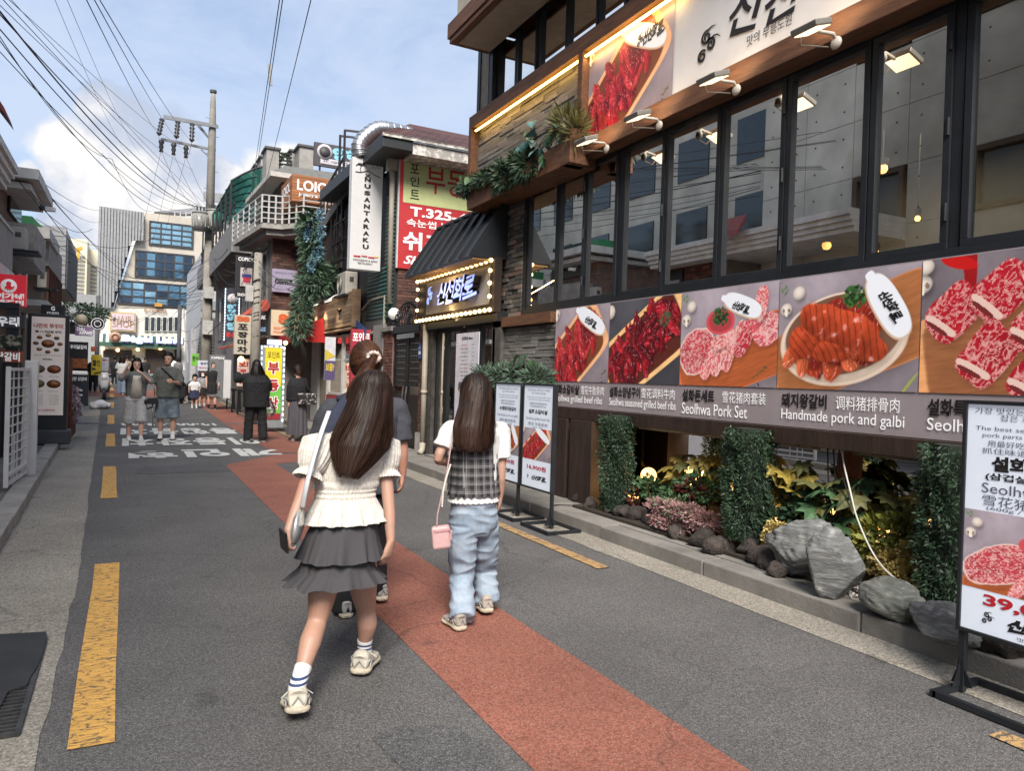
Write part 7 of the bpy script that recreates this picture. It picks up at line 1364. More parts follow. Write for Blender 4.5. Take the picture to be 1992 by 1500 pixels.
for k in range(6):an=-.5-k*.42;mb.tube([Vector((a.x,13.368,a.z+r_*.15)),Vector((a.x+math.cos(an)*r_*.45,13.366,a.z+math.sin(an)*r_*.4)),Vector((a.x+math.cos(an+.5)*r_*.75,13.366,a.z+math.sin(an+.4)*r_*.65))],r_*.09,6)
mb.ball((a.x,13.37,a.z+r_*.3),(r_*.33,.01,r_*.36),12,8);part('emblem_figure',mb,mat('sign_scarlet'),rd,True)
h1=thing('brick_house','red brick house with railed balcony and deep pale cornice on the left edge','house',(-3,13,0));PALE=mat('pale_cornice',(.60,.59,.56),.85,var=.15,scale=3)
bx('wall',-7,-2.32,12.65,15.0,2.7,4.5,M_JOINT,h1);lay('brick',RW_,h1,-2.318,.02,12.7,15.0,3.0,4.5,.22,.075,.01,random.Random(3),(3,2,1),flip=-1,limit=210)
bx('window_recess',-2.30,-2.24,14.1,14.8,3.0,4.35,M_FRAME,h1);bx('curtain',-2.24,-2.23,14.2,14.6,3.1,4.1,mat('curtain_grey',(.34,.34,.34),.8),h1);bx('corner_post',-2.2,-2.08,14.85,14.98,2.9,4.45,mat('rust_brown',(.12,.05,.03),.7),h1)
for i,(o_,z_,h_)in enumerate(((0,4.80,.12),(.05,4.7,.10),(.10,4.6,.10),(.15,4.5,.1))):bx('cornice_step',-7,-1.70-o_,9,14.95-o_*.5,z_-.1,z_-.1+h_-.004,PALE,h1)
bx('balcony_slab',-2.32,-1.72,10,14.9,2.86,3.02,PALE,h1);bx('balcony_soffit',-2.32,-1.84,10,14.8,2.76,2.858,PALE,h1)
for i in range(21):y=12.7+i*.105;mb=MB();mb.bar((-1.75,y,3.02),(-1.75,y,3.68),.022);part('baluster',mb,mat('rail_grey',(.40,.39,.37),.5),h1)
mb=MB();mb.bar((-1.75,10,3.7),(-1.75,14.85,3.7),.05);part('handrail',mb,mat('rail_grey'),h1)
psx=thing('red_canopy','tip of a dark red canopy at the upper left edge','canopy',(-1.6,11,5));a,b,c,d=oy(-30,150,11.5),oy(8,208,11.5),oy(15,228,11.5),oy(-30,170,11.5);mb=MB();mb.prism([a,b,c,d],(0,.6,0));part('board',fixn(mb.mesh('board')),mat('canopy_maroon',(.20,.035,.03),.6),psx)
def slab_px(name,par,Y,px0,px1,py0,py1,depth,m,xmin=None):
 a,b=oy(px0,py0,Y),oy(px1,py1,Y);bx(name,(a.x if xmin is None else xmin),b.x,Y,Y+depth,b.z,a.z,m,par)
h2=thing('pale_house','second left house with a large white hipped eave and green tank on its roof','house',(-4,20,0));Y2=17.5
a=oy(36,322,Y2);b=oy(76,322,Y2);c=oy(97,395,23.5);e=oy(36,395,Y2);zt_=a.z
mb=MB();x1_=b.x;mb.prism([(-7,Y2,zt_-.05),(x1_,Y2,zt_-.02),(x1_+.02,20.4,zt_-.02),(-7,20.4,zt_)],(0,0,-.2));part('eave_fascia',fixn(mb.mesh('eave_fascia')),PALE,h2);mb=MB();mb.prism([(-7,Y2+.2,zt_-.28),(x1_-.15,Y2+.2,zt_-.28),(x1_-.15,20.2,zt_-.28),(-7,20.2,zt_-.28)],(0,0,-.12));part('eave_soffit',fixn(mb.mesh('eave_soffit')),PALE,h2)
bx('wall',-7,-2.3,Y2+.4,20.6,0,zt_-.4,mat('wall_brown',(.20,.13,.10),.9,var=.25),h2);bx('balcony',-2.3,-1.75,Y2+.6,20.4,3.6,4.4,mat('balcony_grey',(.33,.31,.28),.8,var=.25),h2);bx('green_tank',-3.4,-2.7,18.5,19.5,zt_,zt_+.4,mat('tank_green',(.03,.18,.08),.5),h2);bx('upper_window',-2.28,-2.24,18.6,20.4,4.7,5.7,mat('dark_pane'),h2);bx('shop_canopy',-2.3,-1.5,18.0,21.5,2.72,2.84,PALE,h2)
ac_unit('white air conditioner on the balcony rail of the second left house',(-1.95,17.6,3.75),.8)
h3=thing('pale_house','third left house with a flat white eave and green tarpaulin roof','house',(-4,26,0));Y3=23.0;a,b=oy(40,445,Y3),oy(97,446,Y3);bx('wall',-7,-2.5,Y3+.4,29,0,a.z,mat('wall_brown2',(.24,.19,.16),.9,var=.3),h3);bx('eave',-7,b.x,Y3,26.2,a.z-.18,a.z+.1,PALE,h3);a2_,b2_=oy(40,418,Y3+1),oy(62,446,Y3+1);mb=MB();mb.prism([(-4.0,Y3+1,a.z+.1),(b2_.x+.4,Y3+1,a.z+.1),(b2_.x,Y3+1,a2_.z),(-4.0,Y3+1,a2_.z)],(0,2.5,0));part('green_tarpaulin',fixn(mb.mesh('green_tarpaulin')),mat('tarp_green',(.02,.14,.05),.6),h3)
bx('balcony',-2.5,-1.95,Y3+.6,28,4.2,5.0,mat('balcony_grey'),h3);bx('canopy',-2.5,-1.7,Y3+.5,28,2.75,2.9,PALE,h3)
for i in range(10):y=Y3+.7+i*.5;mb=MB();mb.bar((-1.97,y,3.0),(-1.97,y,4.2),.05);part('bar',mb,mat('rust_brown'),h3)
h4=thing('panel_house','grey weatherboarded house with dark screened side jutting over the street','house',(-3,32,0));Y4=29.5;a,b=oy(78,436,Y4),oy(126,562,Y4);xA,xB=a.x,b.x;z0_,z1_=b.z,a.z;n_=13
for i in range(n_):bx('weatherboard',-6,xB,Y4-.02*(i%2),Y4+.2,z0_+i*(z1_-z0_)/n_,z0_+(i+.92)*(z1_-z0_)/n_,mat('board_grey',(.50,.51,.51),.7,var=.15,rnd=.1),h4)
bx('body',-6,xB-.02,Y4+.2,35.5,z0_,z1_,mat('board_grey'),h4)
for i in range(22):bx('screen_slat',xB,xB+.06,Y4+.05+i*.26,Y4+.19+i*.26,z0_,z1_-.35,mat('screen_dark',(.13,.135,.14),.6),h4)
bx('ground_floor',-6,xB-.6,Y4+.3,35.5,0,z0_-.005,mat('shop_beige',(.30,.26,.20),.8),h4)
shp2=thing('low_shop','row of small pale shopfronts under a dark awning beyond the weatherboarded house','shop',(-3,40,0));bx('wall',-7,-2.9,36,48,.2,4.0,mat('shop_white'),shp2);bx('awning',-2.9,-2.0,36,46,3.2,3.35,mat('awning_dark',(.03,.035,.04),.7),shp2);bx('sign_strip',-2.92,-2.85,36.5,45,3.4,4.0,mat('shop_beige'),shp2)
YM=15.2;a,b=oy(62,615,YM),oy(131,622,YM);c=oy(120,808,YM);mn=thing('menu_board','tall pale pink menu board with round dish pictures and red brush title','menu board',((a.x+b.x)/2,YM,.1));x0_,x1_,z0_,z1_=a.x,b.x-.03,c.z,a.z
bx('cabinet',x0_-.06,x1_+.06,YM+.02,YM+.2,.35,z1_+.05,M_FRAME,mn,.008);bx('sheet',x0_,x1_,YM,YM+.018,z0_,z1_,mat('sheet_rose',(.64,.57,.52),.5,var=.03,emit=(1,.9,.85),estr=.06),mn);bx('base',x0_-.05,x1_+.12,YM-.05,YM+.35,.1,.36,mat('base_slate',(.05,.055,.065),.6),mn,.03)
w_,h_=x1_-x0_,z1_-z0_;L_=lambda body,u,v,w,h,m,bold=0.0:letter(mn,body,(x0_+w_*u,YM-.007,z0_+h_*v),Xr,Xu,w_*w,h_*h,m,bold=bold,res=2)
L_('나만의 쭈꾸미',.5,.91,.88,.05,SRL,.03);L_('₩ 11,900원 부터',.5,.85,.78,.03,BLK,.03);L_('콜라겐 가득 건강한 한끼',.5,.61,.8,.012,BLK);L_('추천메뉴',.5,.57,.3,.018,BLK,.04);L_('이가네쭈꾸미',.5,.05,.5,.025,SRL,.02)
def dish(u,v,r,m2,k=0):
 c_=Vector((x0_+w_*u,YM-.004,z0_+h_*v));mb=MB();mb.tube([c_,c_+Vector((0,-.003,0))],0,20,True,[(w_*r,w_*r*.7)]*2);part('dish',mb,mat('dish_dark',(.06,.05,.05),.4),mn,True);mb=MB();mb.tube([c_+Vector((0,-.003,0)),c_+Vector((0,-.006,0))],0,18,True,[(w_*r*.8,w_*r*.55)]*2);part('food',mb,m2,mn,True)
FD=[mat('food_red',(.35,.05,.02),.4,var=.5,scale=40,col2=(.5,.2,.05)),mat('food_green',(.10,.22,.05),.5,var=.6,scale=50,col2=(.4,.2,.08)),mat('food_yellow',(.45,.3,.08),.5,var=.5,scale=40)]
dish(.5,.73,.20,FD[0])
for i in range(8):an=i*.785;dish(.5+.36*math.cos(an),.73+.085*math.sin(an),.085,FD[i%3])
for i,(u,v)in enumerate(((.22,.47),(.70,.47),(.22,.32),(.70,.32))):dish(u,v,.21,FD[(i+1)%2]);L_('쭈꾸미 정식',u,v-.075,.3,.014,BLK)
for i in range(5):
 for u in(.25,.72):L_(['12,900','14,900','16,000','9,000','2,000'][i],u,.20-i*.022,.28,.010,BLK)
psign('name_sign','black sign with a single white capital letter over small capitals',17.8,80,126,592,614,mat('sign_black'),[('G',.5,.66,.16,.42,WHT,.03),('STUDIO',.5,.2,.5,.2,WHT,.01)],.3)
psign('standing_sign','black standing board with an orange stew picture and white syllables',19.5,134,170,664,722,mat('sign_black'),[('우리닭갈비',.5,.82,.85,.14,WHT,.02)],.1)
a,b=oy(136,697,19.44),oy(169,717,19.44);fp=thing('stew_picture','orange stew picture on the black standing board','picture',(a.x,19.44,b.z));bx('print',a.x,b.x,19.44,19.46,b.z,a.z,FD[0],fp)
psign('standing_sign','lower black chalk-style board with small white lines and a lanyard',19.3,134,171,728,790,mat('sign_slate',(.03,.035,.045),.5),[('철판 닭갈비',.5,.86,.8,.12,WHT,.0),('1인 11,000',.45,.5,.5,.08,WHT,0),('볶음밥 3,000',.45,.35,.5,.08,WHT,0)],.08)
fe=thing('timber_fence','rusty red timber fence post and low pickets beside the tall menu board','fence',(-.95,16.8,.1));a,b=oy(124,695,16.5),oy(138,815,16.5);bx('post',a.x,b.x,16.5,16.62,.1,a.z,mat('rust_timber',(.14,.045,.025),.8,var=.3,scale=8,bump=.3),fe)
for i in range(6):y=16.7+i*.22;bx('picket',b.x-.03,b.x+.01,y,y+.12,.1,.75,mat('rust_timber'),fe)
bush('flower_bush','pale pink blossom tied along the timber fence','flowers',[(Vector((b.x+.04,17.2,.6)),(.06,.5,.22),1),(Vector((b.x+.03,16.8,.95)),(.05,.2,.12),.5)],.07,leaf_mat('blossom_pale',(.45,.32,.36),(.6,.5,.52)),80,.7,300,False)
psign('cafe_sign','lilac sign with outlined slanted capitals among the far left shops',27,146,180,634,654,mat('sign_mauve',(.34,.22,.36),.5),[('CHILL',.35,.7,.5,.4,WHT,.04),('AWW!!!',.6,.3,.75,.4,WHT,.04)],.1)
for px,py,r_,m_,lb in((158,622,.18,'globe_cream','cream globe lamp over the lilac cafe sign'),(190,630,.21,'sign_black','round black hanging sign with a white line drawing')):
 c=oy(px,py,27);t=thing('globe_lamp' if px<170 else 'round_sign',lb,'lamp' if px<170 else 'sign',c)
 mb=MB()
 if px<170:mb.ball(c,r_,16,12);part('globe',mb,mat('globe_cream',(.5,.42,.3),.4),t,True)
 else:mb.tube([c,c+Vector((0,.06,0))],r_,24);part('disc',mb,mat('sign_black'),t,True);mb=MB();[mb.tube([c+Vector((q_*r_*math.cos(k*.33),-.01,q_*r_*math.sin(k*.33)))for k in range(20)],.012,4,False)for q_ in(.85,.45)];part('line_drawing',mb,WHT,t)
 mb=MB();mb.tube([c,c+Vector((-.5,.1,.0))],.02,6);part('arm',mb,M_IRON,t)
psign('yellow_banner','yellow banner with dark print beside the parked scooter',33,178,197,690,730,mat('banner_yellow',(.55,.42,.03),.6),[('할인',.5,.6,.7,.3,BLK,.03)],.05)
psign('white_board','white picture menu board behind the scooter',36,198,211,695,722,mat('paper_white'),[('MENU',.5,.8,.7,.12,SRL,.03)],.05)
psign('small_red_sign','small orange-red square sign over the yellow banner',32,177,187,674,684,mat('board_vermilion'),[],.05)
bush('tree','dark clump of tree foliage over the far left shops','tree',[(oy(150,605,40),(1.0,.6,.35),1),(oy(178,612,41),(.7,.6,.35),.8)],.13,G_DARK,90,.5,1200,True)
sc_=thing('scooter','white and black parked scooter facing the camera by the far left kerb','scooter',(-1.2,32,.2));c=oz(202,778,.22);x,y,z=c.x,c.y,gz(c.y);WS=mat('scooter_white',(.55,.55,.55),.3);DS=mat('scooter_black',(.02,.02,.02),.4)
for yy in(y+.05,y+1.25):mb=MB();mb.tube([(x-.05,yy,z+.24),(x+.05,yy,z+.24)],.24,18);w_o=part('wheel',mb,DS,sc_,True);mb=MB();mb.tube([(x-.055,yy,z+.24),(x+.055,yy,z+.24)],.13,14);sub('rim',mb,mat('steel_bright'),w_o,True)
mb=MB();rings(mb,[((x,y+.1,z+.35),.10,.12),((x,y+.12,z+.65),.18,.10),((x,y+.2,z+.95),.15,.10),((x,y+.25,z+1.08),.12,.08)],(1,0,0),(0,1,0),14);part('front_shield',mb,WS,sc_,True);mb=MB();rings(mb,[((x,y+.55,z+.3),.16,.2),((x,y+1.0,z+.5),.2,.4),((x,y+1.0,z+.75),.16,.42)],(1,0,0),(0,1,0),14);part('body',mb,DS,sc_,True)
mb=MB();mb.tube([(x-.36,y+.3,z+1.02),(x,y+.2,z+1.1),(x+.36,y+.3,z+1.02)],.025,8);part('handlebar',mb,DS,sc_,True);mb=MB();mb.ball((x,y+.08,z+.85),(.10,.06,.08),10,8);part('headlight',mb,mat('lens_clear',(.6,.6,.6),.1),sc_,True);mb=MB();mb.box(x-.15,x+.15,y+.75,y+1.35,z+.76,z+.84);part('seat',mb,DS,sc_)
for k in(-1,1):mb=MB();mb.ball((x+k*.38,y+.25,z+1.2),(.07,.02,.05),8,6);part('mirror',mb,DS,sc_,True)
for i,(px,py,r_)in enumerate(((186,764,.17),(196,767,.2),(206,768,.15))):
 c=oz(px,py,.3);o=rock('rubbish_bag',('left','middle','right')[i]+' one of the white rubbish bags piled at the kerb before the scooter',(c.x,27.5+i*.2,gz(27)+r_*.7),(r_,r_,r_*.8),70+i,mat('bag_white',(.6,.6,.62),.4,trans=.0),'rubbish bag','white rubbish bags at the kerb',0,.25,0,3);p_=oy(px,py,27.5);o.location=(p_.x,27.5+i*.2,gz(27)+r_*.7)
for(x_,y_,z_,lb)in((-2.2,15.2,2.6,'grey downpipe at the end of the red brick house'),(-2.2,20.8,4.8,'grey downpipe at the end of the second left house'),(-2.4,22.9,4.9,'grey downpipe before the third left house')):
 t=thing('downpipe',lb,'downpipe',(x_,y_,.1));mb=MB();mb.tube([(x_,y_,.1),(x_,y_,z_)],.05,10);part('pipe',mb,mat('pipe_grey',(.3,.3,.29),.6),t,True)
ac_unit('white air conditioner hung on the balcony of the third left house',(-2.1,24.0,3.6),.8)
FY=60.0;fb=thing('corner_building','pale modern corner building with a tall dark slatted wing and three bands of blue windows','building',(2,FY,.7));CRM_=mat('pale_stone',(.46,.42,.36),.85,var=.12,scale=.6)
def fx(px,py,Y=FY):return oy(px,py,Y)
tl,tr,br,bl0=fx(280,411),fx(450,420),fx(450,660),fx(196,655)
mb=MB();c0,c1,c2,c3=fx(282,413),fx(452,432),fx(455,600),fx(235,600);mb.prism([c0,c1,c2,c3,fx(222,597)],(0,12,0));part('wall',fixn(mb.mesh('wall')),CRM_,fb)
mb=MB();mb.prism([fx(235,599),fx(455,599),fx(455,720),fx(196,720),fx(196,599)],(0,12,0));part('lower_wall',fixn(mb.mesh('lower_wall')),mat('cream_render',(.62,.60,.54),.8,var=.06),fb)
LV_=mat('louvre_steel',(.26,.265,.27),.6,.1);mb=MB();mb.prism([fx(195,401,FY-.3),fx(279,413,FY-.3),fx(277,467,FY-.3),fx(257,467,FY-.3),fx(221,598,FY-.3),fx(190,598,FY-.3)],(0,.2,0));part('screen_backing',fixn(mb.mesh('screen_backing')),mat('screen_back',(.05,.055,.06),.8),fb)
for i in range(15):
 t_=i/14;px=195+83*t_;py=401+12*t_;a=fx(px,py,FY-.5);yb_=598 if px<222 else(598-(px-222)*3.7 if px<257 else 468);b=fx(px-4*(1-t_),yb_,FY-.5);mb=MB();mb.bar(a,Vector((a.x,a.y,b.z)),.15);part('slat',mb,LV_,fb)
BG=[mat('blue_pane',(.10,.22,.34),.06,.3,var=.35,scale=.5),mat('blue_pane_light',(.20,.36,.48),.06,.3,var=.3,scale=.6),mat('dark_blue_pane',(.025,.05,.09),.06,.2,var=.3,scale=.5)]
rs=random.Random(14)
for wi,(px0,py0,px1,py1,nx,nz,ms)in enumerate(((293,432,373,478,4,4,(1,1,1)),(266,489,374,541,6,3,(2,0,2)),(233,547,372,594,6,3,(2,0,0,1)))):
 a,b=fx(px0,py0),fx(px1,py1);sl=(fx(px1,py0+(px1-px0)*.1).z-a.z)/(b.x-a.x)*.55;W_,H_=b.x-a.x,a.z-b.z;b.z-=.15
 mb=MB();rect=[(a.x,a.z),(b.x,a.z)];Yw=FY-.12;f=None
 fr=MB();fr.box(a.x-.1,b.x+.1,Yw,Yw+.1,b.z-.1,b.z);fr.box(a.x-.1,b.x+.1,Yw,Yw+.1,a.z,a.z+.1);fr.box(a.x-.1,a.x,Yw,Yw+.1,b.z,a.z);fr.box(b.x,b.x+.1,Yw,Yw+.1,b.z,a.z);f=part('window',fr,mat('frame_dark',(.03,.035,.04),.5),fb)
 for i in range(nx):
  for j in range(nz):x0_,x1_=a.x+W_*i/nx,a.x+W_*(i+1)/nx;z0_,z1_=b.z+(a.z-b.z)*j/nz,b.z+(a.z-b.z)*(j+1)/nz;mb=MB();mb.box(x0_+.05,x1_-.05,Yw+.03,Yw+.06,z0_+.05,z1_-.05);sub('pane',mb,BG[ms[(i+j*(wi==2))%len(ms)]if wi else 1],f);
 for i in range(1,nx):mb=MB();mb.box(a.x+W_*i/nx-.05,a.x+W_*i/nx+.05,Yw,Yw+.08,b.z,a.z);sub('mullion',mb,mat('frame_dark'),f)
 for j in range(1,nz):zz=b.z+(a.z-b.z)*j/nz;mb=MB();mb.box(a.x,b.x,Yw-.01,Yw+.07,zz-.05,zz+.05);sub('transom',mb,mat('frame_dark'),f)
for i in range(10):a=fx(340+i*11,412-i*.5,FY+2);mb=MB();mb.bar(a,a+Vector((0,0,-1.6)),.07);part('roof_rail_post',mb,mat('rail_white'),fb)
mb=MB();mb.prism([fx(300,411,FY+2),fx(452,398,FY+2),fx(452,412,FY+2),fx(360,416,FY+2)],(0,1,0));part('roof_fin',fixn(mb.mesh('roof_fin')),mat('fin_grey',(.25,.26,.28),.6),fb)
for i in range(6):px=281+i*11.5;a,b=fx(px,616,FY-.1),fx(px+9,645,FY-.1);mb=MB();rect_=mb.box(a.x,b.x,FY-.14,FY-.08,b.z,a.z);f=part('shop_window',mb,mat('white_frame'),fb);mb=MB();mb.box(a.x+.05,b.x-.05,FY-.16,FY-.145,b.z+.05,a.z-.05);sub('pane',mb,mat('dark_pane'),f)
for(p0,p1)in((201,256),(283,322),(340,352)):a,b=fx(p0,679,FY-.1),fx(p1,712,FY-.1);bx('shopfront',a.x,b.x,FY-.15,FY-.05,b.z-.6,a.z,mat('shop_dim',(.035,.022,.015),.5),fb)
for px,py in((229,681),(312,678),(200,678),(268,680)):c=fx(px,py,FY-.4);mb=MB();mb.ball(c,.12,8,6);part('wall_lamp',mb,emis('filament_bulb',(1,.66,.26),2.6),fb,True)
aw2=thing('shop_awning','green and white striped awning under the blue shop lettering','awning',tuple(fx(270,668,FY-1)));a,b=fx(193,652,FY-1),fx(352,655,FY-1);n_=26
for i in range(n_):x0_,x1_=a.x+(b.x-a.x)*i/n_,a.x+(b.x-a.x)*(i+1)/n_;mb=MB();mb.add([(x0_,FY-.1,a.z+.15),(x1_,FY-.1,a.z+.15),(x1_,FY-1,a.z-.45),(x0_,FY-1,a.z-.45)],[(0,1,2,3)]);part('stripe',mb,mat('awning_green',(.04,.10,.07),.7)if i%2 else mat('awning_white',(.55,.55,.5),.7),aw2)
bx('valance',a.x,b.x,FY-1.02,FY-.99,a.z-.75,a.z-.45,mat('awning_green'),aw2)
bgl=thing('shop_lettering','blue-white lit rounded shop name with a round emblem above the striped awning','sign',tuple(fx(280,660,FY-1.3)));c=fx(298,662,FY-1.25);LITW=mat('lit_blue_white',(.5,.6,1),.4,emit=(.55,.66,1.0),estr=.5);letter(bgl,'Bagel Land',(c.x,FY-1.25,c.z),Xr,Xu,fx(356,660).x-fx(240,660).x,.62,LITW,bold=.06);letter(bgl,'Bagel Land',(c.x+.03,FY-1.2,c.z-.05),Xr,Xu,(fx(356,660).x-fx(240,660).x)*1.02,.70,mat('navy_ink'),bold=.09)
c=fx(224,656,FY-1.3);mb=MB();mb.tube([c,c+Vector((0,-.08,0))],.38,20);part('emblem_disc',mb,mat('bagel_tan',(.40,.26,.18),.5),bgl,True);mb=MB();mb.tube([c+Vector((.2*math.cos(k*.4),-.1,.2*math.sin(k*.4)))for k in range(17)],.06,6,False);part('bagel_ring',mb,mat('bagel_brown',(.2,.08,.04),.5),bgl,True)
hsg=thing('wall_sign','pink framed square sign with thin gold HAIR SHOP capitals','sign',tuple(fx(240,626,FY-.4)));a,b=fx(218,609,FY-.4),fx(261,643,FY-.4);bx('frame',a.x-.1,b.x+.1,FY-.38,FY-.1,b.z-.1,a.z+.1,mat('gold_frame',(.45,.33,.15),.5),hsg);bx('panel',a.x,b.x,FY-.42,FY-.381,b.z,a.z,mat('panel_pink',(.52,.42,.46),.6),hsg)
GLD=mat('gold_ink',(.28,.17,.07),.5);letter(hsg,'HAIR',((a.x+b.x)/2,FY-.44,a.z-.42),Xr,Xu,1.1,.5,GLD,bold=.0);letter(hsg,'SHOP',((a.x+b.x)/2,FY-.44,b.z+.42),Xr,Xu,1.35,.48,GLD,bold=.0)
c=fx(303,604,FY-.2);sgn_=thing('shop_lettering','small brown capitals on the cream wall above the row of shop windows','sign',tuple(c));letter(sgn_,'BOYBURGER',(c.x,FY-.2,c.z),Xr,Xu,1.5,.32,mat('brown_ink',(.25,.12,.05),.5),bold=.02)
c=fx(308,593,FY-.2);yb2=thing('window_box','small orange sign box under the lowest blue window band','sign',tuple(c));bx('box',c.x-.25,c.x+.25,FY-.3,FY-.13,c.z-.12,c.z+.12,mat('box_orange',(.5,.25,.03),.6),yb2)
ap=thing('apartment_tower','tall pale yellow apartment tower far behind the left houses','building',(-25,170,0));AY=170.0;a,b,c=oy(128,462,AY),oy(196,510,AY),oy(170,478,AY);APM=mat('apartment_cream',(.66,.60,.44),.8,var=.05,scale=.1);bx('tower',a.x,c.x,AY,AY+14,-2,a.z,APM,ap);bx('tower',c.x,b.x,AY+5,AY+20,-2,c.z,APM,ap)
mb=MB()
for i in range(7):
 for j in range(26):x_=a.x+.8+i*(c.x-a.x-1.2)/7;z_=3+j*(a.z-6)/26;mb.box(x_,x_+.4,AY-.15,AY-.05,z_,z_+.5)
for i in range(5):
 for j in range(24):x_=c.x+.5+i*(b.x-c.x)/5.3;z_=3+j*(c.z-6)/24;mb.box(x_,x_+.4,AY+4.85,AY+4.95,z_,z_+.5)
part('window',mb,mat('far_window',(.22,.22,.20),.5),ap)['kind']='stuff'
cn=thing('crane','small yellow construction crane arm before the apartment tower','crane',tuple(oy(150,487,140)));a,b=oy(134,492,140),oy(160,482,140);mb=MB();mb.bar(a,b,.5);part('jib',mb,mat('crane_yellow',(.55,.32,.03),.5),cn);mb=MB();mb.bar((b.x-.5,140,b.z),(b.x-.5,140,b.z-2),.4);part('mast',mb,mat('crane_yellow'),cn)
st2=thing('white_block','pale grey block with outside stairs right of the big utility pole','building',(5,44,0));Y5=42.0;a,b=oy(372,500,Y5),oy(450,500,Y5);bx('wall',a.x+.6,b.x+6,Y5+.6,Y5+12,.3,oy(372,482,Y5).z,mat('block_white',(.42,.43,.44),.8,var=.12),st2)
for i in range(5):z=oy(380,600,Y5).z+i*1.45;bx('balcony_band',a.x+.55,b.x+6,Y5+.5,Y5+.58,z,z+.5,mat('block_grey',(.25,.26,.27),.8),st2)
for i in range(16):c=oy(383+i*.6,706-i*6,Y5);bx('step',c.x,c.x+.9,Y5-.4+i*.06,Y5+.55,c.z-.12,c.z,mat('step_grey',(.16,.155,.15),.8),st2)
bx('stair_wall',oy(372,640,Y5).x-.05,oy(380,640,Y5).x,Y5-.6,Y5+.55,.3,oy(372,640,Y5).z,mat('block_white'),st2)
hl=MB();hl.add([(-300,420,-5),(300,420,-5),(300,470,12),(-300,470,12)],[(0,1,2,3)]);struct('hill',hl,mat('hill_green',(.06,.08,.05),.9))
q_=thing('grey_block','low grey block under the apartment tower behind the left shops','building',(-8,66,0));a,b=oy(128,600,66),oy(200,598,66);bx('wall',a.x-6,b.x,66,74,0,a.z+1.2,mat('block_grey'),q_)
CP=mat('pole_concrete',(.25,.235,.205),.9,var=.2,scale=3,bump=.3);PY=34.0
up=thing('utility_pole','tall tapered concrete utility pole with two crossarms and hanging insulators','utility pole',(3.2,PY,.2));ptop,pbot=oy(415,180,PY),oy(411,790,PY);px_=ptop.x;top_z=ptop.z
mb=MB();mb.tube([(px_,PY,.1),(px_,PY,oy(412,470,PY).z)],0,14,True,[.24,.185]);mb.tube([(px_,PY,oy(412,470,PY).z),(px_,PY,oy(412,250,PY).z),(px_,PY,top_z-.4),(px_,PY,top_z)],0,14,True,[.185,.15,.11,.08]);part('shaft',mb,CP,up,True);mb=MB();mb.tube([(px_,PY,top_z),(px_,PY,top_z+.1)],.14,10);part('cap',mb,mat('cap_dark',(.05,.05,.05),.6),up)
ST_=mat('arm_steel',(.17,.18,.19),.5,.5)
A1,A2=oy(318,226,PY),oy(424,245,PY);mb=MB();mb.bar(A1,A2,.09,.12);part('crossarm',mb,ST_,up);mb=MB();mb.bar(A1+Vector((0,-.2,-.1)),A2+Vector((0,-.2,-.1)),.07,.10);part('crossarm',mb,ST_,up)
B1,B2=oy(313,270,PY),oy(420,292,PY);mb=MB();mb.bar(B1,B2,.08,.10);part('crossarm',mb,ST_,up)
for p0,p1 in(((376,234),(414,278)),((383,236),(418,283)),((391,290),(412,310))):mb=MB();mb.bar(oy(*p0,PY),oy(*p1,PY),.05);part('brace',mb,ST_,up)
IN=mat('insulator_black',(.025,.025,.03),.35);TIPS=[]
for(px,py,ex,ey)in((315,233,309,262),(346,238,343,268),(374,242,373,275)):
 a,b=oy(px,py,PY-.3),oy(ex,ey,PY-.6);TIPS.append(b);mb=MB();n_=9;pts=[a.lerp(b,i/n_)for i in range(n_+1)];mb.tube(pts,0,10,True,[.05 if i%2 else .11 for i in range(n_+1)]);part('insulator',mb,IN,up,True)
TIP2=[]
for(px,py)in((314,276),(338,282),(362,288)):
 a=oy(px,py,PY);TIP2.append(a+Vector((0,0,-.35)));mb=MB();pts=[a+Vector((0,0,.1-i*.1))for i in range(6)];mb.tube(pts,0,10,True,[.06,.12,.07,.10,.06,.09]);part('insulator',mb,IN,up,True)
TR=mat('transformer_grey',(.30,.30,.28),.5,.2,var=.1)
for(px,py0,py1,r_,lb)in((390,416,448,.33,'left ribbed grey pole transformer beside the utility pole'),(418,412,448,.33,'right ribbed grey pole transformer hiding the utility pole')):
 a,b=oy(px,py0,PY-.35),oy(px,py1,PY-.35);t=thing('transformer',lb,'transformer',tuple(b),'pole transformers');mb=MB();mb.tube([b,a],r_,18);part('tank',mb,TR,t,True);mb=MB();mb.tube([a,a+Vector((0,0,.07))],r_*1.05,18);part('lid',mb,TR,t,True)
 for k in range(7):an=-math.pi*k/6;mb=MB();mb.bar(b+Vector((r_*math.cos(an),r_*math.sin(an),.12)),a+Vector((r_*math.cos(an),r_*math.sin(an),-.12)),.04,.07);part('cooling_fin',mb,TR,t)
 for k in(-1,0,1):mb=MB();mb.tube([a+Vector((k*.12,0,.07)),a+Vector((k*.14,0,.3))],.03,8);part('bushing',mb,IN,t)
for z0_,h_,s_ in((oy(412,560,PY).z,.5,-1),(oy(412,625,PY).z,.6,-1)):bx('junction_box',px_-.2,px_+.2,PY-.45,PY-.22,z0_-h_,z0_,mat('box_pale',(.42,.42,.40),.5),up,.01)
for i in range(14):z=2.5+i*.75;mb=MB();mb.tube([(px_-.28*(1 if i%2 else-1),PY,z),(px_,PY,z)],.012,5);part('step_bolt',mb,ST_,up)
p2=thing('utility_pole','thin grey pole wrapped in cables in front of the brown brick building','utility pole',(3.9,21.9,.1));a,b=oy(503,492,21.9),oy(488,800,21.9);mb=MB();mb.tube([(a.x-.03,21.9,.1),(a.x,21.9,a.z)],0,12,True,[.15,.11]);part('shaft',mb,CP,p2,True)
rs=random.Random(30)
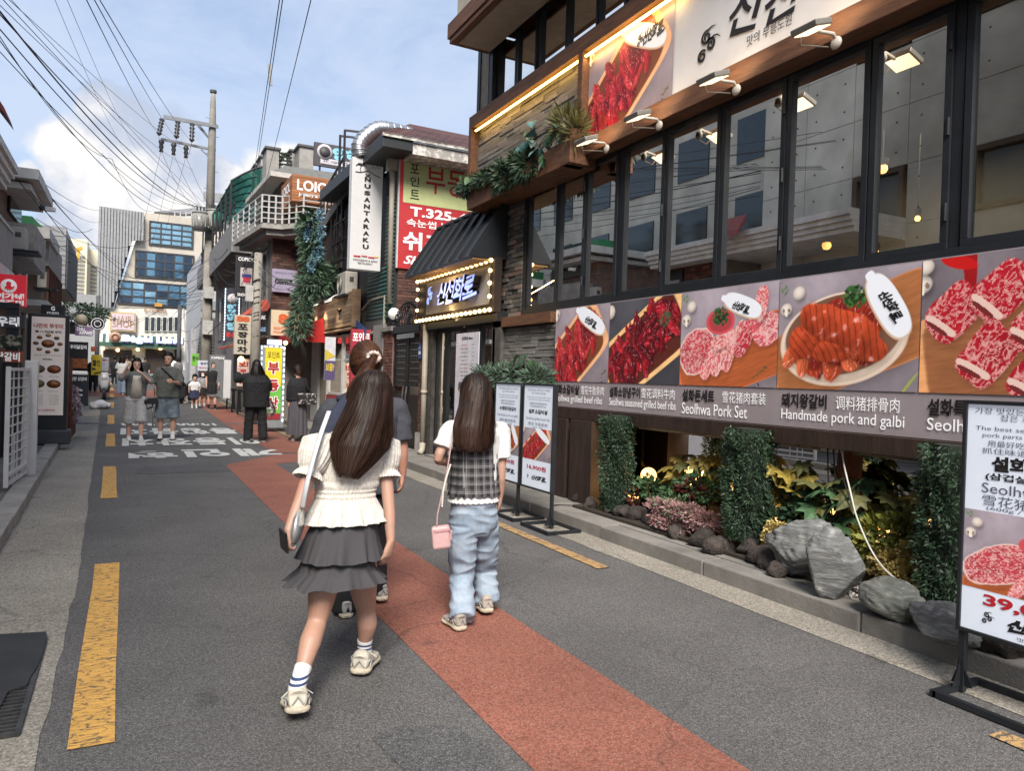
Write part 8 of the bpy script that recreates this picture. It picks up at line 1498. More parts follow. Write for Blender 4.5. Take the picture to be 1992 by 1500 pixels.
for i in range(10):z=rs.uniform(2.2,a.z-.1);mb=MB();mb.tube([(a.x+.13*math.cos(k),21.9+.13*math.sin(k),z+k*.05)for k in range(6)],.018,5,False);part('cable_wrap',mb,BK,p2,True)
bx('meter_box',a.x-.33,a.x-.12,21.78,21.95,a.z-1.4,a.z-.95,mat('box_pale'),p2,.01)
p3=thing('utility_pole','slim dark pole with tangled cables before the pale corner building','utility pole',(3,50,.6));a3,b3=oy(350,600,50),oy(348,715,50);mb=MB();mb.tube([(a3.x,50,.5),(a3.x,50,a3.z+.2)],.12,10);part('shaft',mb,mat('pole_dark',(.07,.07,.075),.8),p3,True);mb=MB();mb.tube([oy(357,600,48),oy(366,705,48)],.05,8);part('stay',mb,mat('rail_white'),p3)
p4=thing('utility_pole','slim pole with a street lamp arm beside the slatted wing','utility pole',(-2,45,.5));a4=oy(191,590,45);mb=MB();mb.tube([(a4.x,45,.4),(a4.x,45,a4.z+.4)],.11,10);part('shaft',mb,mat('pole_dark'),p4,True)
NCAB=[0]
def cable(a,b,sag,r=.012,label=None,group='overhead cables',n=18,m=None):
 a,b=Vector(a),Vector(b);pts=[]
 for i in range(n+1):t_=i/n;p_=a.lerp(b,t_);p_.z-=sag*4*t_*(1-t_);pts.append(p_)
 mb=MB();mb.tube(pts,r*.62,5,True);o=obj('power_cable',mb.mesh('power_cable',True),m or BK);NCAB[0]+=1;return tag(o,label or 'thin black overhead cable crossing the sky from the upper left toward the utility pole','cable',group)
hub=oy(386,398,PY-.2);hub2=oy(412,418,PY-.2)
def near_pt(px,py,Y=9.0):return oy(px,py,Y)
for i,(px,py,ex,ey,sg_,r_)in enumerate(((0,22,388,400,.25,.014),(0,6,376,330,.2,.008),(0,50,400,402,.55,.014),(0,70,386,398,.9,.012),(0,95,384,396,.55,.010),(12,0,395,405,.05,.009),(22,0,372,300,.1,.007),(28,0,430,425,.1,.007),(0,14,392,402,.5,.020))):
 a=oy(px-14,py-10,11.0);b=oy(ex,ey,PY-.3);cable(a,b,sg_*1.2,r_,ORD[i]+' cable of the fan from the upper left corner, '+('thick','thin, meeting the pole top','sagging lowest','sagging thick','thin and low','hair-thin','hair-thin, high on the pole','reaching right of the pole','thickest')[i],'fan of cables from the upper left corner')
cable(oy(-10,55,11),oy(218,309,22),.35,.010,'sagging cable from the upper left corner to the splice in the middle of the sky',None);cable(oy(218,309,22),oy(300,408,PY),.5,.010,'sagging cable from the mid-sky splice down to the roof of the pale corner building',None);cable(oy(198,297,21),oy(384,398,PY),.7,.010,'lower looping cable from the mid-sky splice to the utility pole joint',None)
for i,(px,py,k)in enumerate(((165,-8,0),(180,-8,1),(190,-8,2))):cable(oy(px,py,8.5),TIPS[k],.12,.009,('left','middle','right')[i]+' line from the top of the sky to the upper crossarm insulators','three lines reaching the upper crossarm')
for i,(px,py,ex,ey)in enumerate(((104,-8,190,172),(128,-8,214,172))):cable(oy(px,py,16),oy(ex+60,ey+130,50),.3,.008,('left','right')[i]+' faint cable in front of the tall cloud','faint cables before the tall cloud')
for k,(ex,ey)in enumerate(((278,415),(305,415),(323,415))):cable(TIP2[k],oy(ex-12,ey+70,44),.1,.010,('left','middle','right')[k]+' tap line dropping from the lower crossarm behind the roofs','tap lines below the lower crossarm')
for k,(a_,b_)in enumerate(((TIPS[0],TIP2[0]),(TIPS[1],TIP2[1]),(TIPS[2],TIP2[2]))):cable(a_,b_,.25,.012,('left','middle','right')[k]+' short jumper between upper and lower insulators of the utility pole','jumpers on the utility pole',8)
for k in range(3):cable(TIP2[k],oy(388+k*14,412,PY-.3),.35-k*.1,.012,('left','middle','right')[k]+' dropper from the lower crossarm to the transformers','droppers to the transformers',10)
for i,(px,ex,ey,Y_)in enumerate(((545,492,350,24),(551,495,352,24),(607,500,350,25))):cable(oy(px,-10,7.0),oy(ex-(5 if i<2 else-10),ey+30,26),.05,.008,('left','middle','right')[i]+' one of three lines falling from the top centre to the green canopy','lines falling to the green canopy')
tgc=thing('cable_tag','small grey marker sleeve hanging on the lines in the top centre','cable tag',tuple(oy(525,150,12)));mb=MB();mb.bar(oy(524,125,12.0),oy(527,166,12.0),.05,.02);part('sleeve',mb,mat('tag_grey',(.3,.3,.3),.6),tgc)
for i,(p0,Y0,p1,Y1,sg_)in enumerate((((90,360),20,(196,408),50,.2),((92,378),20,(200,430),50,.3),((98,382),20,(300,555),48,.5),((98,384),20,(250,520),40,.25),((60,372),15,(260,560),40,.5),((35,350),14,(180,445),30,.4),((70,425),22,(300,460),34,.6),((100,470),24,(412,500),PY,1.0))):cable(oy(*p0,Y0),oy(*p1,Y1),sg_,.012,ORD[i]+' cable, nearest eave first, strung from the left houses toward the street end','cables from the left eaves')
rs=random.Random(44)
for i,ya in enumerate(sorted(rs.uniform(460,640)for _ in range(26))):
 a=oy(412,ya*.5+260,PY-.25);side=rs.random();yb=rs.uniform(520,700)
 b=oy(rs.uniform(192,260),yb,rs.uniform(44,58))if side<.62 else oy(rs.uniform(440,505),rs.uniform(470,560),rs.uniform(22,30));cable(a,b,rs.uniform(.2,1.1),rs.uniform(.010,.018),ORD[i]+' tangled cable from the top where they leave the utility pole','tangled low cables round the utility pole',14)
for i in range(7):a=oy(503,500+i*6,21.8);b=oy(rs.uniform(590,640),rs.uniform(530,570),18.5)if i%2 else oy(rs.uniform(528,560),rs.uniform(540,600),22.3);cable(a,b,rs.uniform(.1,.4),.011,ORD[i]+' service cable from the top leaving the thin pole toward the shops','service cables at the thin pole',10,mat('cable_grey',(.16,.16,.16),.6)if i%3==0 else None)
for i,(p0,Y0,p1,Y1)in enumerate((((412,440),PY,(500,495),21.9),((412,470),PY,(503,500),21.9),((418,500),PY,(498,505),21.9),((410,600),PY,(350,640),50),((455,600),26,(350,660),50))):cable(oy(*p0,Y0-.2),oy(*p1,Y1-.1),.5,.022,ORD[i]+' thick cable bundle from the top slung between the poles','thick cable bundles between the poles',16)
sl_=thing('street_lamp','small hooded street lamp hanging over the far left shops','street lamp',tuple(oy(120,508,30)));c=oy(121,507,30);mb=MB();mb.ball(c,(.28,.12,.08),12,8);part('hood',mb,mat('lamp_grey'),sl_,True);mb=MB();mb.tube([c+Vector((-.1,0,0)),c+Vector((-.4,0,-.3)),c+Vector((-.7,.2,-.5))],.03,6);part('arm',mb,ST_,sl_,True)
cm_=thing('security_camera','white security camera and floodlight hanging under the large left eave','camera',tuple(oy(95,408,18)));c=oy(98,407,18);mb=MB();mb.obox(c,(.09,0,0),(0,.06,0),(0,0,.04));part('body',mb,mat('lamp_white'),cm_);mb=MB();mb.tube([c,c+Vector((-.2,0,.12))],.012,5);part('arm',mb,ST_,cm_);mb=MB();mb.ball(oy(82,404,18),.06,8,6);part('bulb_cage',mb,IN,cm_)
HAIR_DARK=hair_mat('hair_near_black',(.007,.005,.0045),(.062,.030,.020));HAIR_BROWN=hair_mat('hair_brown',(.022,.009,.005),(.115,.048,.024));HAIR_BLACK=hair_mat('hair_black',(.006,.005,.005),(.03,.02,.016),.42)
UPV=Vector((0,0,1))
def long_hair(t,J,h,length,m=HAIR_BLACK,n=500,seed=1,vol=1.0,open_=.68,w=.005):
 hd=J['head'];back=-J['hfw'];back.z=0;back.normalize();s=(h/1.65)**.6;g=[(hd+back*.04*s-UPV*.02,.10*s*vol,.08*s),(hd+back*.075*s-UPV*.14*s,.115*s*vol,.06*s),(hd+back*.095*s-UPV*(.14*s+length*.55),.12*s*vol,.045),(hd+back*.085*s-UPV*(.14*s+length),.09*s*vol,.03)]
 hair(t,hd+UPV*.012,UPV,back,.086*s,.104*s,.122*s,g,n,m,width=w,steps=9,fall=.4,seed=seed,face_open=open_)
def short_hair(t,J,h,m=HAIR_BLACK,n=420,seed=2,ln=.05,op=.95):
 hd=J['head'];back=-J['hfw'];back.z=0;back.normalize();s=(h/1.65)**.6;g=[(hd+back*.05*s,.08*s,.06*s),(hd+back*.065*s-UPV*ln*.5,.085*s,.05*s),(hd+back*.06*s-UPV*ln,.08*s,.04*s)]
 hair(t,hd+UPV*.016,UPV,back,.09*s,.108*s,.126*s,g,n,m,width=.006,steps=6,fall=.8,seed=seed,face_open=op)
WHTC=mat('white_jersey',(.70,.70,.68),.9,var=.04,bump=.1,bscale=200);BLKC=mat('black_cloth',(.012,.012,.014),.85,var=.1);PI=math.pi
def bag(label,c,sz,m,strap,cat='bag',name='crossbody_bag'):
 t=thing(name,label,cat,tuple(c));q=MB();q.obox(c,(sz[0],0,0),(0,sz[1],0),(0,0,sz[2]));part('pouch',q,m,t,bevel=.02)
 if strap:q=MB();chain(q,strap,[.012]*len(strap),6,4);part('strap',q,BLKC,t,True)
 return t
g=oz(262,857,0);t,J=figure('person','woman shading her eyes, cream top, grey cardigan and long grey shorts',(g.x,17.0,0),1.66,PI-.05,dict(face=True,leg_l=(.12,.05),leg_r=(-.10,.12),arm_l=(.9,.35,1.75,.75),arm_r=(1.15,.45,1.5,.35),nod=.2,stance=.05,curl=.3),dict(skin=('skin_fair',(.60,.40,.31)),top=(mat('cardigan_grey',(.14,.15,.145),.9),1.1,.03,1.03),pants=(mat('sweat_grey',(.42,.42,.43),.9,var=.08),1.12,1.18,.068),shoe=mat('shoe_white',(.6,.6,.6),.6),sole=mat('sole_white',(.6,.6,.58),.6)))
q=MB();ch,nk,pl_=J['chest'],J['neck'],J['pel'];fw=J['fw'];rings(q,[(pl_+fw*.04+UPV*.01,.125,.12),(ch+fw*.035,.125,.125),(ch.lerp(nk,.55)+fw*.02,.105,.12)],J['rt'],fw,18);part('cream_top',q,mat('cream_knit',(.58,.54,.46),.9),t,True)
long_hair(t,J,1.66,.36,HAIR_BLACK,520,11,1.15,.74)
m_=oz(320,853,0);t,J=figure('person','man in a washed charcoal tee and denim shorts holding a camera gimbal',(m_.x+.02,17.1,0),1.80,PI+.06,dict(face=True,leg_l=(.05,.05),leg_r=(-.05,.08),arm_l=(.25,.12,1.45,.55),arm_r=(-.02,.12,.25),turn=.35,stance=.06,sw=1.06,curl=1.0,nod=.12),dict(skin=('skin_tan',(.50,.32,.235)),top=(mat('washed_charcoal',(.10,.108,.10),.95,var=.25,scale=5),1.0,-.03,1.10),pants=(mat('denim_blue',(.12,.16,.20),.9,var=.35,scale=6,col2=(.18,.22,.26)),1.02,1.15,.075),socks=(WHTC,.7),shoe=mat('shoe_white'),sole=mat('shoe_black',(.02,.02,.02),.4)))
short_hair(t,J,1.8,HAIR_BLACK,500,13,.03,.62)
hp=J['wrr'];gm=thing('camera_gimbal','black camera on a folding gimbal held low by the man in the charcoal tee','camera',tuple(hp));q=MB();c=hp+Vector((-.05,-.08,-.12));q.obox(c,(.09,0,0),(0,.05,0),(0,0,.06));part('body',q,BLKC,gm,bevel=.01);q=MB();q.tube([c+Vector((-.08,-.03,0)),c+Vector((-.16,-.04,-.03))],.045,12);part('lens',q,BLKC,gm,True);q=MB();q.tube([c+Vector((.0,.04,-.05)),c+Vector((.02,.08,-.55))],.014,8);part('pole',q,mat('steel_bright'),gm,True);q=MB();q.tube([c+Vector((-.14,0,-.1)),c+Vector((-.1,.02,-.16)),c+Vector((0,.03,-.13))],.018,6);part('arm',q,BLKC,gm,True)
bag('dark crossbody pouch at the hip of the man with the camera',J['hipl']+Vector((.16,-.02,.1)),(.09,.05,.12),mat('bag_navy',(.02,.022,.03),.6),[J['shor']+Vector((.05,-.13,.04)),J['chest']+Vector((.02,-.20,.02)),J['hipl']+Vector((.14,-.12,.2))])
b_=oz(490,858,0);t,J=figure('person','person seen from behind in loose black clothes, long dark hair, one arm raised',(b_.x+.03,16.35,0),1.70,-.25,dict(leg_l=(.14,.05),leg_r=(-.08,.1),arm_l=(1.2,.45,1.3,.3),arm_r=(.15,.35,1.0,.1),stance=.09,sw=1.1),dict(skin=('skin_fair',(.60,.40,.31)),top=(BLKC,1.75,-.09,1.30),pants=(BLKC,1.95,1.05,.055),shoe=mat('shoe_black')))
long_hair(t,J,1.7,.30,HAIR_BLACK,650,17,1.45,.95)
pb=J['wrr']+Vector((.13,.0,-.30));t2=thing('plastic_bag','translucent white plastic bag hanging from the wrist of the black-clad walker','bag',tuple(pb));q=MB();rings(q,[(pb+Vector((0,0,-.22)),.07,.05),(pb+Vector((0,0,-.12)),.14,.09),(pb,.12,.08),(pb+Vector((-.04,0,.15)),.06,.03),(pb+Vector((-.08,0,.26)),.02,.01)],(1,0,0),(0,1,0),14);part('sack',fuse(q,.012,1,wrinkle=.015,wscale=12),glass_mat('plastic_film',(.80,.83,.86),.38,.25),t2)
k_=oz(577,858,0);t,J=figure('person','woman seen from behind in black sweatshirt and long slate pleated skirt',(k_.x,16.5,0),1.62,-.15,dict(leg_l=(.02,.02),leg_r=(-.06,.05),arm_l=(.02,.10,.12),arm_r=(.25,.15,.6),turn=-.5,sw=.98),dict(skin=('skin_fair',(.60,.40,.31)),top=(BLKC,1.85,.02,1.12),skirt=(mat('skirt_slate',(.085,.08,.092),.85),.06,.085,1.12,15),shoe=mat('sneaker_taupe',(.34,.30,.26),.7)))
short_hair(t,J,1.62,HAIR_DARK,520,19,.10);c=J['pel']+Vector((.16,-.18,.08));bag('black handbag printed with white pictures hung on the skirted woman’s back'.replace('’',"'"),c,(.20,.06,.12),mat('bag_print',(.02,.02,.02),.5,var=.1,scale=16,lo=.55,hi=.58,col2=(.5,.45,.45)),[J['shor']+Vector((-.02,-.09,.06)),J['chest']+Vector((.16,-.18,.0)),c+Vector((.12,0,.12))],name='handbag')
def at(px,py,Y):p=oy(px,py,Y);return(p.x,Y,gz(Y))
t,J=figure('person','auburn-haired woman in a short black dress and knee boots walking forward',at(412,790,27.6),1.64,PI,dict(face=True,leg_l=(.05,.05),leg_r=(-.05,.1),arm_l=(.05,.16,.3),arm_r=(.02,.16,.3),sw=.95,turn=-.5),dict(skin=('skin_fair',(.60,.40,.31)),top=(BLKC,.6,.0,1.0),skirt=(BLKC,.1,.36,1.02,7),socks=(BLKC,.15),shoe=mat('shoe_black')),vox=.016)
long_hair(t,J,1.64,.22,HAIR_BROWN,300,23,1.2,.7,.008)
t,J=figure('person','small child in a white tee, navy pleated skirt and white tights',at(378,785,28.3),1.12,PI,dict(face=True,head=1.15,leg_l=(.12,.05),leg_r=(-.08,.1),arm_l=(.1,.25,.2),arm_r=(.05,.4,.2)),dict(skin=('skin_fair',(.60,.40,.31)),top=(WHTC,.9,.03,1.1),skirt=(mat('skirt_navy',(.02,.028,.07),.8),.12,.33,1.3,9),socks=(WHTC,.1),shoe=mat('shoe_white')),'children beside the auburn-haired woman',vox=.015)
short_hair(t,J,1.12,HAIR_BLACK,260,29,.08,.62)
t,J=figure('person','masked child with long black hair and white tights beside the woman in black',at(393,780,29.2),1.26,PI,dict(face=True,head=1.12,leg_l=(.02,.05),leg_r=(.06,.1),arm_l=(.3,.1,1.0),arm_r=(.1,.2,.3)),dict(skin=('skin_fair',(.60,.40,.31)),top=(mat('grey_print',(.28,.27,.30),.9,var=.5,scale=12),.9,.0,1.1),skirt=(BLKC,.1,.36,1.2,9),socks=(WHTC,.1),shoe=mat('shoe_white')),'children beside the auburn-haired woman',vox=.015)
q=MB();q.ball(J['head']+J['hfw']*.085-UPV*.05,(.055,.03,.04),10,6);part('mask',q,WHTC,t,True);long_hair(t,J,1.26,.2,HAIR_BLACK,260,31,1.1,.7,.008)
for px,py,Y,hd_,lb in((357,768,31.0,PI+.7,'crouching person in black nearest the kerb, arm reaching out'),(371,766,31.6,PI-.3,'crouching person in black under the white paper sign board')):
 t,J=figure('person',lb,at(px,py,Y),1.62,hd_,dict(crouch=.9,lean=.55,arm_l=(1.0,.2,.5),arm_r=(1.2,.2,.4),nod=.5),dict(skin=('skin_tan',(.50,.32,.235)),top=(BLKC,1.0,-.02,1.1),pants=(BLKC,1.4,1.05,.05),shoe=mat('shoe_white')),'people crouching in the road',vox=.018);short_hair(t,J,1.6,HAIR_BLACK,260,int(px),.08)
t,J=figure('person','long-haired woman in pale wide jeans and white tee walking away by the scooter',at(236,765,36.5),1.68,.2,dict(leg_l=(.1,.05),leg_r=(-.1,.1),arm_l=(.05,.15,.3),arm_r=(.1,.2,.6)),dict(skin=('skin_fair',(.60,.40,.31)),top=(WHTC,.9,.03,1.05),pants=(mat('pale_denim',(.24,.32,.42),.9,var=.15),1.95,1.1,.06),shoe=mat('shoe_white')),vox=.018);long_hair(t,J,1.68,.28,HAIR_BLACK,300,37,1.2,.9,.009)
COLS=[('black hooded top',BLKC,BLKC),('beige jacket',mat('beige_cloth',(.30,.24,.17),.9),BLKC),('white shirt',WHTC,mat('navy_trouser',(.03,.035,.06),.9)),('grey shirt',mat('grey_cloth',(.15,.15,.16),.9),BLKC)]
for i,(px,Y,ci,hd_)in enumerate(((222,47,0,.1),(246,44,1,PI),(258,49,0,.2),(282,46,0,PI),(345,45,3,.3),(335,50,2,PI),(180,38,0,PI))):
 t,J=figure('person','passer-by in a %s %s'%(COLS[ci][0],('left of the jeans-clad woman','right behind the jeans-clad woman','under the shop name before the awning','behind the woman shading her eyes','just left of the crouching people','deep in the crowd, left','beside the yellow banner')[i]),at(px,760,Y),1.60+.04*(i%3),hd_,dict(leg_l=(.1,.05),leg_r=(-.1,.1)),dict(top=(COLS[ci][1],1.6,0,1.05),pants=(COLS[ci][2],1.9,1,.04)),'distant passers-by',vox=.028);short_hair(t,J,1.6,HAIR_BLACK,120,40+i,.12)
RT=Vector((1,0,0));FW=Vector((0,1,0));UP=Vector((0,0,1))
def striped(name,c1,c2,axis,freq,duty,rough=.8,off=0.0):
 m=bpy.data.materials.new(name);m.use_nodes=True;nt=m.node_tree;N=nt.nodes;L=nt.links;p=N['Principled BSDF'];p.inputs['Roughness'].default_value=rough
 tc=N.new('ShaderNodeTexCoord');sp=N.new('ShaderNodeSeparateXYZ');L.new(tc.outputs['Object'],sp.inputs[0])
 def mm(op,a,b):
  q=N.new('ShaderNodeMath');q.operation=op
  for i,v in enumerate((a,b)):
   if isinstance(v,(int,float)):q.inputs[i].default_value=v
   else:L.new(v,q.inputs[i])
  return q.outputs[0]
 s=mm('GREATER_THAN',mm('FRACT',mm('ADD',mm('MULTIPLY',sp.outputs[axis],freq),off),0),duty)
 mx=N.new('ShaderNodeMix');mx.data_type='RGBA';L.new(s,mx.inputs[0]);mx.inputs[6].default_value=c1+(1,);mx.inputs[7].default_value=c2+(1,);L.new(mx.outputs[2],p.inputs['Base Color']);return m
def gingham(name,base,dark,pale,f,rough=.85):
 """woven check: broad dark bars and thin pale lines both ways, in object space"""
 m=bpy.data.materials.new(name);m.use_nodes=True;nt=m.node_tree;N=nt.nodes;L=nt.links;p=N['Principled BSDF'];p.inputs['Roughness'].default_value=rough
 tc=N.new('ShaderNodeTexCoord');sp=N.new('ShaderNodeSeparateXYZ');L.new(tc.outputs['Object'],sp.inputs[0])
 def mm(op,a,b=0.0):
  q=N.new('ShaderNodeMath');q.operation=op;q.use_clamp=False
  for i,v in enumerate((a,b)):
   if isinstance(v,(int,float)):q.inputs[i].default_value=v
   else:L.new(v,q.inputs[i])
  return q.outputs[0]
 xx=mm('ADD',sp.outputs[0],mm('MULTIPLY',sp.outputs[1],.5));zz=sp.outputs[2]
 def band(v,off,w):return mm('LESS_THAN',mm('FRACT',mm('ADD',mm('MULTIPLY',v,f),off)),w)
 dk=mm('MULTIPLY',mm('ADD',band(xx,0,.42),band(zz,0,.42)),.5);pl=mm('MULTIPLY',mm('ADD',mm('ADD',band(xx,.35,.06),band(zz,.35,.06)),mm('ADD',band(xx,.52,.05),band(zz,.52,.05))),.45)
 a=N.new('ShaderNodeMix');a.data_type='RGBA';L.new(dk,a.inputs[0]);a.inputs[6].default_value=base+(1,);a.inputs[7].default_value=dark+(1,)
 b=N.new('ShaderNodeMix');b.data_type='RGBA';b.clamp_factor=True;L.new(pl,b.inputs[0]);L.new(a.outputs[2],b.inputs[6]);b.inputs[7].default_value=pale+(1,);L.new(b.outputs[2],p.inputs['Base Color'])
 n=N.new('ShaderNodeTexNoise');n.inputs['Scale'].default_value=500;L.new(tc.outputs['Object'],n.inputs[0]);bu=N.new('ShaderNodeBump');bu.inputs['Strength'].default_value=.2;bu.inputs['Distance'].default_value=.002;L.new(n.outputs[0],bu.inputs['Height']);L.new(bu.outputs[0],p.inputs['Normal'])
 return m
M_CREAM=mat('cream_seersucker',(.64,.60,.53),.9,var=.13,scale=70,lo=.4,hi=.6,bump=.6,bscale=130,col2=(.72,.685,.62),bdist=.004)
M_SKIRT=mat('charcoal_twill',(.052,.050,.055),.85,var=.2,scale=160,stretch=(4,4,.4),bump=.25,bscale=400,bdist=.002)
M_SHOE=mat('sneaker_cream',(.56,.52,.43),.6,var=.14,scale=24,bump=.2,bscale=160)
M_SOLE=mat('sneaker_sole',(.50,.44,.34),.75,var=.25,scale=20,bump=.3,bscale=90)
M_LACE=mat('lace_white',(.72,.70,.64),.8)
M_SILVER=mat('silver_leather',(.62,.64,.64),.28,.75,var=.1,bump=.1,bscale=60)
def sock_mat(name,axis_z0):return striped(name,(.72,.72,.72),(.03,.06,.16),2,1/.022,.62,off=axis_z0)
def hero_one():
 Y=3.42
 t=thing('person','girl in a cream puff-sleeve blouse and charcoal ruffled mini skirt, long dark hair','girl',(.9,3.4,0))
 sk=skin_mat('skin_warm',(.45,.285,.21))
 pel=oy(668,1062,3.44);chest=oy(678,925,3.46);neck=oy(690,838,3.46)
 b=MB();torso(b,pel,chest,neck,.165,RT,FW)
 hc=oy(722,778,3.50);hup=Vector((.10,-.12,1)).normalized()
 chain(b,[neck-UP*.04,neck+UP*.03,hc-UP*.05],[.05,.045,.045],12,2);head(b,hc,Vector((.28,.95,-.05)),hup,.96)
 hl,hr=oy(640,1085,3.42),oy(700,1085,3.47)
 kl,kr=oy(617,1208,3.40),oy(712,1188,3.56)
 al,ar=oy(578,1338,3.21),oy(709,1268,3.60)
 chain(b,[hl+UP*.04,hl.lerp(kl,.5),kl,kl.lerp(al,.32)+Vector((-.006,-.012,0)),kl.lerp(al,.75),al],[.082,.070,.046,.050,.032,.029],14,4)
 chain(b,[hr+UP*.04,hr.lerp(kr,.5),kr,kr.lerp(ar,.32)+Vector((.004,-.014,0)),kr.lerp(ar,.75),ar],[.082,.070,.046,.050,.032,.029],14,4)
 sl,sr=oy(622,862,3.44),oy(745,862,3.48)
 el,wl=oy(583,975,3.36),oy(560,1035,3.30)
 er,wr=oy(757,990,3.38),oy(760,1055,3.34)
 chain(b,[sl,sl.lerp(el,.45),el,el.lerp(wl,.4),wl],[.041,.034,.028,.027,.019],12,3)
 chain(b,[sr,sr.lerp(er,.45),er,er.lerp(wr,.4),wr],[.041,.034,.028,.028,.0195],12,3)
 hand(b,wl,Vector((-.12,.02,-1)),Vector((.9,.5,0)),.135,1.3,-1)
 hand(b,wr,Vector((-.22,.05,-1)),Vector((-.6,.8,0)),.150,.55,1)
 part('body',fuse(b,.0062,3),sk,t)
 wst=oy(672,968,3.45);hem=oy(670,1008,3.44)
 def rad(th,tt):
  gather=.018*math.cos(58*th+3*math.sin(5*th))*(1-abs(tt-.55)*.8)
  band=.016*math.sin(tt*2*math.pi*9)if .38<tt<.74 else 0
  fl=max(0,(tt-.74)/.26);pl=fl*.075*math.cos(17*th+2.2*math.sin(2*th))+fl*.02*math.cos(41*th)
  return 1+gather+band+pl,-fl*.004*math.cos(15*th)
 secs=[(neck+UP*.012,.075,.065),(neck-UP*.02,.13,.088),(chest.lerp(neck,.55),.176,.112),(chest,.158,.108),(chest.lerp(wst,.5),.146,.100),(wst+UP*.03,.140,.095),(wst,.143,.098),(wst.lerp(hem,.55),.168,.122),(hem-UP*.012,.194,.150)]
 top=part('blouse',polar(secs,RT,FW,rad,240,72),M_CREAM,t)
 for s_,e_,k in((sl,el,-1),(sr,er,1)):
  a=s_+Vector((-k*.05,0,.03));d=(e_-s_).normalized();end=s_+d*.145
  y=Vector((0,1,0));x=d.cross(y).normalized();y=x.cross(d)
  vs=[];fs=[];m_,n=30,120
  for i in range(m_+1):
   q=i/m_
   ctr=a.lerp(s_,min(1,q*3))if q<.333 else s_.lerp(end+d*.03,(q-.333)/.667)
   prof=np.interp(q,[0,.15,.35,.6,.8,.86,.93,1],[.045,.070,.081,.079,.062,.047,.058,.066])
   for j in range(n):
    th=2*math.pi*j/n;ruf=1+.035*math.cos(26*th+2*math.sin(3*th))*min(1,q*2)*(1 if q<.88 else 3.2)+.02*math.cos(9*th+4)
    vs.append(tuple(ctr+(x*math.cos(th)+y*math.sin(th))*prof*ruf))
  for i in range(m_):
   for j in range(n):fs.append((i*n+j,i*n+(j+1)%n,(i+1)*n+(j+1)%n,(i+1)*n+j))
  me=bpy.data.meshes.new('sleeve');me.from_pydata(vs,[],fs);me.update();me.polygons.foreach_set('use_smooth',[True]*len(me.polygons));part('sleeve',me,M_CREAM,t)
 w0=oy(672,992,3.44);t1=oy(660,1082,3.43);t2=oy(652,1128,3.43)
 def rf(k,amp,ph):return lambda th,tt:(1+tt*amp*(math.cos(k*th+1.6*math.sin(2*th+ph))+.35*math.cos((k*2+3)*th+ph)),-.005*tt*math.cos(k*th+ph))
 part('waistband',polar([(w0,.136,.105),(w0-UP*.035,.146,.115),(w0-UP*.05,.150,.118)],RT,FW,lambda a_,b_:(1,0),80,4),M_SKIRT,t)
 part('ruffle',polar([(t1+UP*.02,.150,.135),(t1.lerp(t2,.5),.176,.165),(t2,.232,.200)],RT,FW,rf(11,.060,1.0),280,24),M_SKIRT,t)
 part('ruffle',polar([(w0-UP*.045,.149,.117),(w0.lerp(t1,.65),.172,.150),(t1,.196,.180)],RT,FW,rf(10,.055,2.6),280,24),M_SKIRT,t)
 for(k_,a_,nm)in((kl,al,0),(kr,ar,1)):
  q=MB();chain(q,[k_.lerp(a_,.70),k_.lerp(a_,.85),a_,a_-UP*.03],[.0385,.0365,.0375,.039],16,5);me=q.mesh('sock',True)
  zt=k_.lerp(a_,.70).z;part('sock',me,M_SOCK(zt,nm),t)
 heel_l=al+Vector((-.006,-.055,-.088));toe_l=Vector((al.x+.03,al.y+.165,.012))
 sneaker(t,toe_l,heel_l,UP,.25,M_SHOE,M_SOLE,M_LACE,1.55)
 heel_r=oy(699,1312,3.535);heel_r.z=.02
 toe_r=heel_r+Vector((.115,.20,.0));sneaker(t,toe_r,heel_r,UP,.25,M_SHOE,M_SOLE,M_LACE,1.5)
 g=[(oy(716,800,3.46),.125,.09),(oy(704,845,3.40),.140,.075),(oy(695,875,3.36),.128,.05),(oy(690,895,3.345),.105,.035),(oy(678,922,3.335),.06,.02)]
 g=[(oy(722,790,3.46),.115,.085),(oy(712,830,3.38),.135,.065),(oy(700,866,3.335),.138,.045),(oy(690,893,3.32),.105,.032),(oy(676,932,3.31),.052,.018)]
 hair(t,hc+UP*.012,hup,Vector((-.12,-1,0)),.098,.112,.128,g,3400,HAIR_DARK,width=.0021,steps=18,fall=.38,seed=3,face_open=.72,tipvar=.42)
 bg=thing('shoulder_bag','silver half-moon shoulder bag hanging at the hip of the girl in the ruffled skirt','bag',(.45,3.3,.7))
 bc=oy(578,1022,3.37);q=MB()
 for i in range(0):pass
 rings(q,[(bc+Vector((-.010,-.01,-.075)),.012,.05),(bc+Vector((-.008,0,-.055)),.026,.10),(bc+Vector((0,0,-.01)),.030,.125),(bc+Vector((.006,0,.045)),.024,.105),(bc+Vector((.012,0,.085)),.012,.05)],Vector((.95,-.3,0)),Vector((.3,.95,0)),20,2.2)
 part('pouch',q,M_SILVER,bg,True)
 q=MB();st=[oy(640,800,3.40),oy(622,850,3.33),oy(606,905,3.29),oy(594,955,3.28),oy(588,990,3.31)];chain(q,st,[(.012,.004)]*5,8,4);part('strap',q,mat('pale_strap',(.55,.57,.60),.45),bg,True)
 q=MB();q.tube([oy(588,986,3.31),oy(584,996,3.33),oy(586,1006,3.35)],.006,8);part('clasp',q,mat('brass',(.5,.42,.25),.3,1),bg,True)
 ph=thing('phone','dark phone in the left hand of the girl in the ruffled skirt','phone',(.4,3.2,.8));pc=oy(552,1052,3.27)
 q=MB();q.obox(pc,(.006,.003,0),(-.010,.024,.010),(-.008,-.014,.048));part('case',q,mat('phone_black',(.015,.015,.018),.35),ph,bevel=.004)
